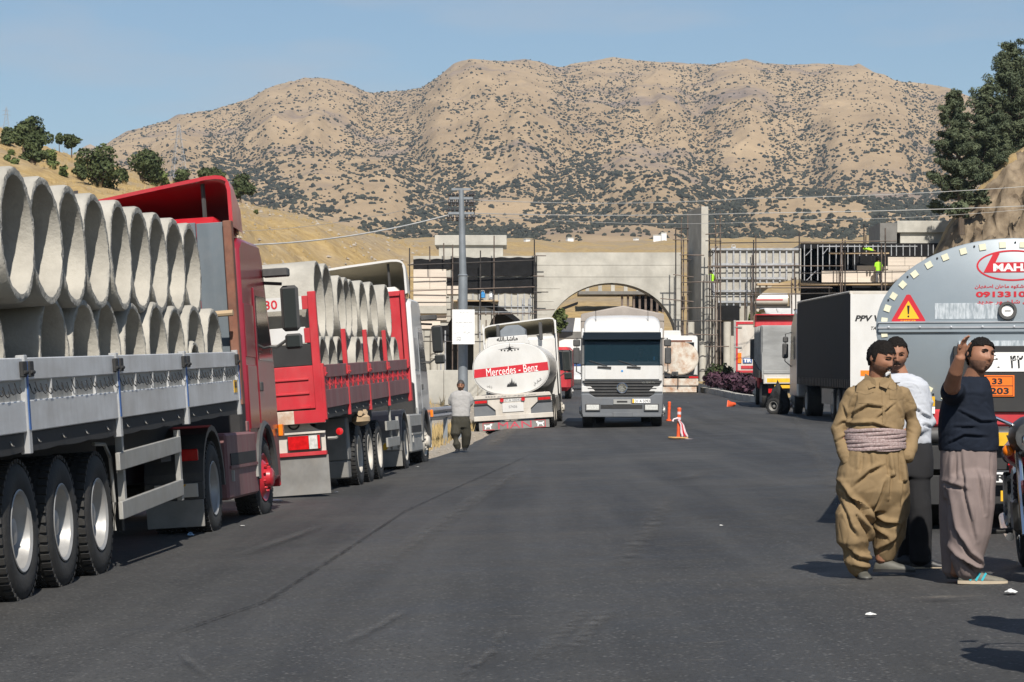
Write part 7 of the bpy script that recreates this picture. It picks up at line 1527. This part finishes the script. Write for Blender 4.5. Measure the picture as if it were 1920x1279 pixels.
def small_person(label, Y, px0, gy, hpx, top_mat, trs_mat, pose='stand', hair='hair', cap=None, seed=0, yaw=0, grp=None):
    k = hpx / 135.0; u = lambda p: (px0 + (p[0] - 864) * k, gy - (847 - p[1]) * k, *(p[2:] if len(p) > 2 else ()))
    bend = pose == 'bend'
    T = (lambda p: (p[0] + max(0, 785 - p[1]) * -.9, 785 - max(0, 785 - p[1]) * .35 if p[1] < 785 else p[1], *(p[2:]))) if bend else (lambda p: p)
    q = lambda p: u(T(p))
    return person(label, (px0 - 960) / FPX * Y, Y, gy, px0, q((864, 722, -.02)), (8, -50 if bend else 0, 180 if pose != 'stand' else 0), q((864, 734, .01)),
        [(q((864, 738, 0)), .16, .10, 0), (q((864, 758, 0)), .17, .12, 0), (q((864, 778, 0)), .16, .12, 0)], [([q((848, 742, 0)), q((845, 762, .03)), q((848, 785, -.05))], [.05, .045, .04]), ([q((880, 742, 0)), q((884, 762, .03)), q((881, 785, -.05))], [.05, .045, .04])],
        [[q((857, 790)), q((856, 815)), q((857, 842))], [q((871, 790)), q((872, 815)), q((872, 842))]],
        [(q((864, 735, 0)), .17, .11, 0), (q((864, 742, 0)), .23, .13, 0), (q((864, 758, 0)), .23, .14, 0), (q((864, 783, 0)), .21, .14, 0)], top_mat,
        dict(rows=[(q((864, 780, 0)), .19, .13, 0), (q((864, 800, 0)), .19, .13, 0)], legs=[([q((856, 795)), q((855, 815)), q((856, 842))], [.10, .085, .07]), ([q((872, 795)), q((873, 815)), q((873, 842))], [.10, .085, .07])]), trs_mat,
        [(q((856, 846, .05)), (0, 1 if pose != 'stand' else -1, 0), .26, 'shoe_black'), (q((873, 846, .05)), (.1, 1 if pose != 'stand' else -1, 0), .26, 'shoe_black')], hair=hair, voxel=.022, trs_voxel=.025, seed=seed, beard=False, fold_top=.003, fold_trs=.005, cap=cap, group=grp, sleeves=[([q((850, 741, 0)), q((846, 760, .02))], [.08, .07]), ([q((878, 741, 0)), q((883, 760, .02))], [.08, .07])])
small_person('pedestrian in pale shirt and dark trousers walking away by the arch', 178, 1059, 719, 42, 'grey_cloth', 'dark_cloth', 'back', seed=41)
small_person('worker in green vest standing on the upper walkway, seen from behind', GY - 1.2, 1647, 531, 48, 'hivis', 'denim', 'back', seed=42, grp='workers in high visibility vests')
small_person('worker in green vest bending over on the plank', GY - 1.3, 1636, 491, 44, 'hivis', 'dark_cloth', 'bend', seed=43, grp='workers in high visibility vests')
small_person('worker in green vest climbing beside the tall pier', GY - 3.6, 1333, 552, 46, 'hivis', 'denim', 'back', seed=44, cap='helmet_dark', grp='workers in high visibility vests')

person('driver in dark shirt behind the windscreen of the white lorry', AX + .62, AY + 1.0, 745 - (zg1(AX, AY) + 1.1 - CAMH) / (AY + 1.0) * FPX, 960 + (AX + .62) / (AY + 1.0) * FPX, *(lambda c, g: ((c, g - 76, 0), (0, 0, 0), (c, g - 66, 0), [((c, g - 64, 0), .16, .1, 0), ((c, g - 50, 0), .18, .12, 0), ((c, g - 30, 0), .17, .12, 0)], [([(c - 12, g - 60, 0), (c - 15, g - 50, -.15), (c - 8, g - 55, -.42)], [.05, .045, .04]), ([(c + 12, g - 60, 0), (c + 15, g - 50, -.15), (c + 9, g - 55, -.42)], [.05, .045, .04])], [], [((c, g - 65, 0), .17, .11, 0), ((c, g - 61, 0), .22, .13, 0), ((c, g - 45, 0), .21, .14, 0), ((c, g - 30, 0), .2, .14, 0)], 'dark_cloth', dict(rows=[((c, g - 34, 0), .18, .14, 0), ((c, g - 22, 0), .18, .16, 0)], legs=[]), 'dark_cloth', []))(960 + (AX + .62) / (AY + 1.0) * FPX, 745 - (zg1(AX, AY) + 1.1 - CAMH) / (AY + 1.0) * FPX), voxel=.02, trs_voxel=.025, beard=False, seed=61)
# ------------------------------------------------------------------ motorcycle at the right edge
mat('moto_red', (0.38, 0.01, 0.02), .25, var=.1, coat=.6); mat('moto_white', (0.62, 0.61, 0.58), .3, var=.05, coat=.5); mat('engine', (0.10, 0.10, 0.10), .4, .8, var=.3, vs=10)
mat('orange_plastic', (0.75, 0.09, 0.02), .45, var=.12, vs=6, dust=.25, dcol=(.45, .2, .12), ds=6); mat('base_tan', (0.45, 0.26, 0.10), .7, var=.2, vs=8); mat('tape_white', (0.62, 0.50, 0.52), .5, var=.15, vs=20)
mat('paper', (0.62, 0.62, 0.60), .8, var=.1, vs=30); mat('bottle_blue', (0.20, 0.34, 0.50), .25, var=.4, vs=18)
def motorcycle(label, X, Y, yaw, s=1.0, dark=False):
    t = thing('motorcycle', label, 'motorcycle', (X, Y, zg1(X, Y)), (0, .06, yaw)); t.scale = (s, s, s)
    # local y forward; rear wheel at y=-.62, front at y=.66
    for nm, y in (('rear', -.62), ('front', .66)):
        mb = MB(); mb.lathe([(-.045, .22), (-.05, .26), (-.03, .295), (0, .305), (.03, .295), (.05, .26), (.045, .22)], (0, y, .305), 'x', 30, closed=True); wobj = mb.build('wheel', 'rubber', t, 50)
        mb = MB(); mb.lathe([(-.03, .225), (.03, .225), (.03, .205), (-.03, .205)], (0, y, .305), 'x', 30, closed=True); mb.cyl((-.05, y, .305), (.05, y, .305), .05, n=12)
        for k in range(12): a = k * .5236; mb.cyl((0, y + .04 * math.cos(a), .305 + .04 * math.sin(a)), (0, y + .215 * math.cos(a + .3), .305 + .215 * math.sin(a + .3)), .004, n=4)
        mb.build('rim', 'chrome', wobj)
    for e in (-1, 1):
        MB().tube([(e * .085, .66, .305), (e * .085, .56, .60), (e * .085, .44, .92)], .022, 8).build('fork', 'chrome', t)
        MB().tube([(e * .11, -.62, .33), (e * .11, -.42, .66)], .028, 8).build('shock', 'chrome', t)
        MB().tube([(e * .06, .42, .98), (e * .22, .44, 1.06), (e * .34, .38, 1.08), (e * .40, .28, 1.05)], .012, 8).build('handlebar', 'chrome', t)
        MB().cyl((e * .39, .30, 1.055), (e * .44, .18, 1.035), .018, n=8).build('grip', 'rubber', t); MB().tube([(e * .37, .34, 1.06), (e * .43, .22, 1.06)], .006, 5).build('lever', 'chrome', t)
        MB().tube([(e * .3, .4, 1.08), (e * .36, .42, 1.2)], .006, 5).build('mirror_stem', 'chrome', t); MB().sphere((e * .37, .42, 1.23), .055, 10, sq=(1, .25, .7)).build('mirror', 'plastic_dark', t)
        MB().cyl((e * .12, .02, .30), (e * .26, .02, .30), .018, n=8).build('footpeg', 'rubber', t); MB().sphere((e * .14, .40, .84), .04, 10).build('indicator', 'lamp_orange', t)
        MB().tube([(e * .14, .05, .26), (e * .15, -.3, .30), (e * .14, -.62, .36)], .03, 8).build('exhaust', 'chrome' if e > 0 else 'engine', t)
    MB().tube([(0, .42, .92), (0, .25, .62), (0, .12, .30), (0, -.2, .28), (0, -.38, .56), (0, .25, .74)], .025, 8).build('frame', 'engine', t)
    MB().loft([[Vector((math.cos(a) * w_, y, z + math.sin(a) * h)) for a in [2 * math.pi * i / 16 for i in range(16)]] for (y, w_, h, z) in ((.36, .06, .05, .84), (.30, .13, .10, .83), (.12, .16, .12, .82), (-.06, .12, .09, .80), (-.12, .06, .05, .78))]).build('fuel_tank', 'moto_red' if not dark else 'engine', t, 60)
    MB().loft([[Vector((math.cos(a) * w_, y, z + math.sin(a) * h)) for a in [2 * math.pi * i / 14 for i in range(14)]] for (y, w_, h, z) in ((-.10, .10, .04, .77), (-.3, .14, .055, .77), (-.6, .13, .05, .80), (-.78, .06, .04, .83))]).build('seat', 'rubber', t, 60)
    MB().b2(-.12, .12, -.12, .2, .28, .52).cyl((0, .1, .5), (0, .22, .7), .085, n=12).build('engine_block', 'engine', t, bevel=.03)
    for k in range(5): MB().cyl((0, .1 + k * .022, .5 + k * .036), (0, .106 + k * .022, .51 + k * .036), .11, n=14).build('fin', 'engine', t)
    MB().sphere((0, .50, .90), .10, 14, sq=(1, .8, 1)).build('headlamp', 'chrome', t); MB().loft([[Vector((math.cos(a) * w_, y, .92 + math.sin(a) * h)) for a in [2 * math.pi * i / 16 for i in range(16)]] for (y, w_, h) in ((.42, .14, .14), (.50, .13, .13), (.56, .10, .10))]).build('headlamp_cowl', 'engine', t, 60)
    MB().tube([(0, .66 + .34 * math.cos(a), .305 + .34 * math.sin(a)) for a in [math.radians(q) for q in range(20, 150, 16)]], .05, 6).build('front_mudguard', 'engine' if dark else 'moto_red', t); MB().tube([(0, -.62 + .36 * math.cos(a), .33 + .36 * math.sin(a)) for a in [math.radians(q) for q in range(40, 190, 16)]], .06, 6).build('rear_mudguard', 'engine' if dark else 'moto_white', t)
    MB().b2(-.06, .06, -.98, -.93, .62, .72).build('tail_lamp', 'lamp_red', t, bevel=.02); MB().tube([(-.1, .0, .28), (-.22, -.1, .02)], .014, 6).build('side_stand', 'engine', t); MB().tube([(-.12, .3, .95), (-.3, .36, 1.0), (-.34, .36, 1.06)], .006, 5).build('brake_cable', 'rubber', t)
    return t
motorcycle('red and white motorcycle cut off by the right edge', (1938 - 960) / FPX * 17.3, 17.3, math.radians(172), 1.08)
X = (1462 - 960) / FPX * 88; hp = thing('tarpaulin_heap', 'dark tarpaulin heap with a wheel lying between tipper and curtain truck', 'heap', (X, 88, zg1(X, 88)))
bm = bmesh.new(); bmesh.ops.create_icosphere(bm, subdivisions=3, radius=1)
for v in bm.verts: q = mnoise.fractal(v.co * 1.7, 1, 2, 4); v.co = Vector((v.co.x * .40, v.co.y * .4, max(0, v.co.z * .5 + .35 + .35 * math.exp(-((v.co.x + .3) * 3) ** 2)))) * (1 + .25 * q)
me = bpy.data.meshes.new('cover'); bm.to_mesh(me); bm.free(); me.materials.append(MATS['tarp_black']); link('cover', me, hp)
wheel(hp, -.28, -.35, .30, .2, 'dish', 'mudguard', True, .9, 20)
motorcycle('motorcycle standing just beyond the lower right corner', 2.98, 11.3, .1, 1.0)

# ------------------------------------------------------------------ onlooker just outside the frame, whose shadow falls into the picture
ONL = person('onlooker in black clothes just beyond the lower right corner', (2012 - 960) / FPX * 12.9, 12.9, 1268, 2012, (2012, 760, 0), (4, 0, 10), (2012, 800, .02),
    [((2012, 815, .02), .17, .10, 0), ((2012, 880, .02), .19, .12, 0), ((2012, 950, .02), .16, .12, 0)], [([(1962, 840, 0), (1950, 910, .05), (1969, 975, -.05)], [.05, .042, .035])], [[(1992, 1000), (1989, 1110), (1989, 1240)], [(2035, 1000), (2037, 1110), (2037, 1240)]],
    [((2012, 795, .02), .08, .07, 0), ((2012, 812, .02), .19, .11, 0), ((2012, 835, .02), .2, .13, 0), ((2012, 890, .02), .2, .15, 0), ((2012, 985, .02), .19, .15, 0)], 'dark_cloth',
    dict(rows=[((2012, 975, .02), .18, .14, 0), ((2012, 1030, .02), .19, .14, 0)], legs=[([(1995, 1020), (1991, 1110), (1989, 1235)], [.11, .09, .08]), ([(2032, 1020), (2035, 1110), (2037, 1235)], [.11, .09, .08])]), 'dark_cloth',
    [((1989, 1266, .05), (0, -1, 0), .27, 'shoe_black'), ((2037, 1266, .05), (.2, -1, 0), .27, 'shoe_black')], voxel=.014, trs_voxel=.016, seed=51, sleeves=[([(1969, 832), (1959, 880, .02), (1957, 930, .03)], [.08, .07, .065])])

index_kids(); o2 = copy_tree(ONL[0]); o2.location = (2.66, 11.0, zg1(2.66, 11.0)); o2.rotation_euler = (0, 0, .5); o2['label'] = 'unseen second onlooker in black beyond the right edge, added for the shadow'  # unseen copy of the onlooker, added to fill out the corner shadow
# ------------------------------------------------------------------ road furniture and litter
def bollard(px, py, Y, H, label, tape=False):
    X = (px - 960) / FPX * Y; t = thing('traffic_post', label, 'traffic post', (X, Y, zg1(X, Y) + .01), (0, .03, .3)); r = .05
    MB().lathe([(0, r * 1.9), (.03, r * 1.9), (.06, r), (H - .08, r), (H - .03, r * 1.15), (H, r * .8)], (0, 0, 0), 'z', 14).build('post', 'orange_plastic', t)
    for z in (H * .78, H * .6): MB().lathe([(z, r + .003), (z + .07, r + .003)], (0, 0, 0), 'z', 14).build('reflective_band', 'tape_white' if tape else 'orange_plastic', t)
    if tape:
        MB().prism([(-.24, -.18), (.2, -.2), (.26, .0), (.2, .2), (-.22, .2), (-.28, 0)], 0, .05, 'xy').build('foot_plate', 'base_tan', t, bevel=.02)
        for k in range(3): MB().tube([(-.05, -.07, H * .66 - k * .02), (.02 + .03 * k, -.10, H * .45), (.03 + .05 * k, -.12, H * .22), (.05 + .07 * k, -.16, .06)], [.03, .025, .03, .02], 5).build('barrier_tape', 'tape_white' if k != 1 else 'ink_red', t)
        MB().prism([(.1, -.25), (.75, -.3), (.72, -.24), (.1, -.18)], .004, .012, 'xy').build('barrier_tape', 'tape_white', t); MB().tube([(-.06, -.06, H * .66), (-.18, -.08, H * .62), (-.2, -.08, H * .55)], [.03, .02, .03], 5).build('barrier_tape', 'tape_white', t)
bollard(1272, 823, 62, .80, 'orange traffic post wrapped in red and white tape', True); bollard(1254, 778, 80, .64, 'slim orange traffic post behind the taped one')
X = gx(1370, 103); t = thing('traffic_cone', 'broken orange cone stub lying by the kerb', 'cone', (X, 103, zg1(X, 103) + .06), (1.3, .4, .6)); MB().lathe([(-.02, .16), (.0, .16), (.25, .06), (.27, .05)], (0, 0, 0), 'z', 14).build('cone', 'orange_plastic', t); MB().box((0, 0, -.03), (.36, .36, .03)).build('foot', 'orange_plastic', t, bevel=.01)
def litter(name, px, py, size, matn, label, seed, flat=.35, cat='litter'):
    Y = (CAMH + .1) * FPX / (py - HORIZON)
    for _ in range(6): Y = (CAMH - zg1((px - 960) / FPX * Y, Y)) * FPX / (py - HORIZON)
    X = (px - 960) / FPX * Y; rr = random.Random(seed); bm = bmesh.new(); bmesh.ops.create_icosphere(bm, subdivisions=2, radius=1)
    for v in bm.verts: v.co = Vector((v.co.x * size * rr.uniform(.6, 1.2), v.co.y * size * .7 * rr.uniform(.6, 1.2), max(-.05 * size, v.co.z * size * flat * rr.uniform(.4, 1.3)) + size * .05))
    me = bpy.data.meshes.new(name); bm.to_mesh(me); bm.free(); me.materials.append(MATS[matn]); o = link(name, me); o.location = (X, Y, zg1(X, Y) + .02); o.rotation_euler = (0, 0, rr.uniform(0, 6)); tag(o, label, cat, 'litter on the road')
litter('crushed_bottle', 357, 1007, .055, 'bottle_blue', 'crushed blue plastic bottle beside the grey trailer', 1, .6); litter('paper_scrap', 1895, 1116, .06, 'paper', 'white paper scrap near the blue running shoe', 2); litter('paper_scrap', 1632, 1159, .035, 'paper', 'small white scrap on the empty road in front of the khaki man', 3)
litter('paper_scrap', 455, 989, .04, 'paper', 'flat white scrap behind the red tractor wheel', 4, .1); litter('gravel_heap', 515, 942, .13, 'paper', 'pale spill of grit behind the red cab', 5, .15); litter('paper_scrap', 1352, 989, .02, 'paper', 'tiny white scrap on the middle of the road', 6)
litter('paper_scrap', 630, 925, .05, 'paper', 'pale scrap near the red trailer wheels', 7, .1); litter('paper_scrap', 783, 877, .04, 'paper', 'pale scrap near the white tractor', 8, .1); litter('paper_scrap', 1290, 800, .03, 'paper', 'small scrap beside the taped traffic post', 9, .2)
def mark_material(name, col, a):
    m = bpy.data.materials.new(name); m.use_nodes = True; n = m.node_tree.nodes; b = n['Principled BSDF']; lk = m.node_tree.links.new; b.inputs['Base Color'].default_value = (*col, 1); b.inputs['Roughness'].default_value = .8; b.inputs['Specular IOR Level'].default_value = .2
    pos = n.new('ShaderNodeNewGeometry').outputs['Position']; z = n.new('ShaderNodeTexNoise'); z.inputs['Scale'].default_value = 6; z.inputs['Detail'].default_value = 9; z.inputs['Roughness'].default_value = .8; lk(pos, z.inputs[0])
    r = n.new('ShaderNodeMapRange'); r.inputs[1].default_value = .40; r.inputs[2].default_value = .66; r.inputs[3].default_value = 0; r.inputs[4].default_value = a; lk(z.outputs[0], r.inputs[0])
    at_ = n.new('ShaderNodeAttribute'); at_.attribute_name = 'wear'; mu = n.new('ShaderNodeMath'); mu.operation = 'MULTIPLY'; lk(r.outputs[0], mu.inputs[0]); lk(at_.outputs['Fac'], mu.inputs[1]); lk(mu.outputs[0], b.inputs['Alpha']); MATS[name] = m
mark_material('scuff_light', (.12, .118, .114), .7); mark_material('scuff_dark', (.010, .010, .010), .95); mark_material('scuff_dust', (.24, .21, .17), .7)
def on_road(px, py):
    Y = CAMH * FPX / max(20, py - HORIZON)
    for _ in range(8): Y = (CAMH - zg1((px - 960) / FPX * Y, Y)) * FPX / (py - HORIZON)
    return (px - 960) / FPX * Y, Y
def tyre_mark(pts, w_, matn, k):
    P = [Vector(on_road(*p)) for p in pts]; V = []; S = []; A_ = []
    for i in range(len(P) - 1):
        for q in range(8): S.append(P[i].lerp(P[i + 1], q / 8))
    S.append(P[-1]); n_ = len(S)
    for i, p in enumerate(S):
        d = (S[min(i + 1, n_ - 1)] - S[max(0, i - 1)]).normalized(); nn = Vector((-d.y, d.x)) * w_ / 2
        for e in (-1, -.5, 0, .5, 1): q = p + nn * e; V.append((q.x, q.y, zg1(q.x, q.y) + .018 + .0012 * k)); A_.append((1 - abs(e)) ** .7 * min(1, i / 3, (n_ - 1 - i) / 3))
    mb = MB(); mb.add(V, [(5 * i + j, 5 * i + j + 1, 5 * i + j + 6, 5 * i + j + 5) for i in range(n_ - 1) for j in range(4)]); o = mb.build('tyre_mark', matn, None, 0, recalc=False); at_ = o.data.attributes.new('wear', 'FLOAT', 'POINT'); at_.data.foreach_set('value', A_); tag(o, kind='structure')
for k, (pts, w_, m_) in enumerate((([(300, 1200), (500, 1130), (640, 1040), (760, 960), (880, 905), (1000, 850)], .05, 'scuff_dark'), ([(1000, 1245), (1060, 1185), (1098, 1145)], .14, 'scuff_light'), ([(1060, 1235), (1110, 1180), (1148, 1145)], .14, 'scuff_light'), ([(860, 1275), (920, 1230), (945, 1180)], .08, 'scuff_light'),
     ([(925, 1161), (1005, 1162)], .05, 'scuff_dust'), ([(1270, 905), (1325, 884)], .5, 'scuff_light'), ([(1290, 1247), (1345, 1246)], .04, 'scuff_dust'), ([(1310, 1215), (1385, 1210)], .05, 'scuff_dust'), ([(1555, 1104), (1600, 1104)], .05, 'scuff_dust'), ([(640, 1215), (720, 1175), (760, 1150)], .10, 'scuff_light'), ([(330, 1225), (390, 1279)], .07, 'scuff_light'),
     ([(1700, 1130), (1850, 1125)], .25, 'scuff_dust'), ([(1150, 1080), (1220, 990), (1260, 930)], .3, 'scuff_light'), ([(700, 1080), (860, 960), (980, 880)], .35, 'scuff_light'), ([(1480, 800), (1560, 900), (1600, 1000)], .4, 'scuff_light'), ([(1180, 1120), (1260, 1118)], .05, 'scuff_light'), ([(440, 1050), (620, 985)], .22, 'scuff_light'), ([(900, 850), (960, 820), (1020, 790)], .7, 'scuff_dust'))): tyre_mark(pts, w_, m_, k)
# stones on the shoulder
rr = random.Random(5); V = []; F = []
for k in range(900):
    Y = rr.uniform(50, 118); X = float(lerp(*ROAD_L, Y)) - abs(rr.gauss(0, 2.2)) - .1; s_ = rr.uniform(.012, .04) * (1 + (rr.random() < .06) * 1.6); z = float(zground(X, Y)); n0 = len(V)
    for d in ((1, 0, 0), (-1, 0, 0), (0, 1, 0), (0, -1, 0), (0, 0, .8), (0, 0, -.4)): V.append((X + d[0] * s_ * rr.uniform(.7, 1.3), Y + d[1] * s_ * rr.uniform(.7, 1.3), z + d[2] * s_))
    F += [(n0, n0 + 2, n0 + 4), (n0 + 2, n0 + 1, n0 + 4), (n0 + 1, n0 + 3, n0 + 4), (n0 + 3, n0, n0 + 4), (n0 + 2, n0, n0 + 5), (n0 + 1, n0 + 2, n0 + 5), (n0 + 3, n0 + 1, n0 + 5), (n0, n0 + 3, n0 + 5)]
me = bpy.data.meshes.new('gravel'); me.from_pydata(V, [], F); mat('stone_loose', (.33, .29, .24), .95, var=.3, vs=.8, world=True); me.materials.append(MATS['stone_loose']); tag(link('gravel', me), 'loose stones along the left shoulder', None, None, 'stuff')
# dry grass tufts along the shoulder and the hill foot
def tufts(name, pts, h, label):
    V = []; F = []
    for (X, Y, z) in pts:
        for b in range(9):
            a = rr.uniform(0, 6.28); l = h * rr.uniform(.5, 1.2); w_ = .012; dx, dy = math.cos(a) * l * .4, math.sin(a) * l * .4; n0 = len(V); ox, oy = rr.uniform(-.12, .12), rr.uniform(-.12, .12)
            V += [(X + ox - w_, Y + oy, z - .02), (X + ox + w_, Y + oy, z - .02), (X + ox + dx, Y + oy + dy, z + l)]; F.append((n0, n0 + 1, n0 + 2))
    me = bpy.data.meshes.new(name); me.from_pydata(V, [], F); me.materials.append(MATS['straw']); tag(link(name, me), label, None, None, 'stuff')
mat('straw', (.36, .26, .115), .9, var=.25, vs=1.0, world=True)
P_ = []
for k in range(900):
    Y = rr.uniform(60, 82); X = float(lerp(*ROAD_L, Y)) - rr.uniform(.7, 3.2); P_.append((X, Y, float(zground(X, Y))))
tufts('dry_grass', P_, .24, 'dry yellow grass by the guard rail')
P_ = []
for k in range(2600):
    px = rr.uniform(-20, 830); t_ = rr.random(); Y = rr.uniform(100, 284); X = (px - 960) / FPX * Y
    if pnoise(X / 9., Y / 14.) < -.12: continue
    P_.append((float(X), Y, float(zground(X, Y))))
tufts('hill_grass', P_, .5, 'tufts of dry grass all over the left hill')
V = []; F = []
for k in range(500):
    px = rr.uniform(380, 900); Y = rr.uniform(120, 280); X = (px - 960) / FPX * Y; s_ = rr.uniform(.08, .3); z = float(zground(X, Y)); n0 = len(V)
    for d in ((1, 0, 0), (-1, 0, 0), (0, 1, 0), (0, -1, 0), (0, 0, .8), (0, 0, -.4)): V.append((X + d[0] * s_ * rr.uniform(.7, 1.3), Y + d[1] * s_ * rr.uniform(.7, 1.3), z + d[2] * s_))
    F += [(n0, n0 + 2, n0 + 4), (n0 + 2, n0 + 1, n0 + 4), (n0 + 1, n0 + 3, n0 + 4), (n0 + 3, n0, n0 + 4), (n0 + 2, n0, n0 + 5), (n0 + 1, n0 + 2, n0 + 5), (n0 + 3, n0 + 1, n0 + 5), (n0, n0 + 3, n0 + 5)]
me = bpy.data.meshes.new('hill_rubble'); me.from_pydata(V, [], F); me.materials.append(MATS['stone_loose']); tag(link('hill_rubble', me), 'loose stones strewn over the left hillside', None, None, 'stuff')
# small town in the valley
for i, (px, py, W, H) in enumerate(((1232, 446, 14, 9), (1245, 440, 10, 6), (1070, 450, 12, 7), (990, 452, 10, 6), (1195, 450, 9, 6), (1310, 448, 9, 6))):
    Y = 1340 + i * 9; b = at(px, py + H / 2, Y); k = Y / FPX; t = thing('house', 'small pale house in the far valley below the mountain', 'house', b, (0, 0, .2 * i), 'houses in the far valley')
    MB().b2(-W * k / 2, W * k / 2, 0, W * k * .7, -3, H * k).build('wall', 'sign_white', t); MB().b2(-W * k / 2 - .2, W * k / 2 + .2, -.2, W * k * .7 + .2, H * k, H * k + .4).build('roof', 'concrete', t)
# ------------------------------------------------------------------ haze
hz = MB(); hz.b2(-5000, 5000, -200, 8200, -60, 860)
hm = bpy.data.materials.new('haze'); hm.use_nodes = True; n = hm.node_tree.nodes; n.clear(); ho = n.new('ShaderNodeOutputMaterial'); pv = n.new('ShaderNodeVolumePrincipled')
pv.inputs['Color'].default_value = (0.56, 0.76, 1.0, 1); pv.inputs['Density'].default_value = 5.6e-5; pv.inputs['Anisotropy'].default_value = 0.0
hm.node_tree.links.new(pv.outputs[0], ho.inputs['Volume']); MATS['haze'] = hm
tag(hz.build('haze', 'haze', None, 0), 'thin pale summer haze over the valley', None, None, 'stuff')
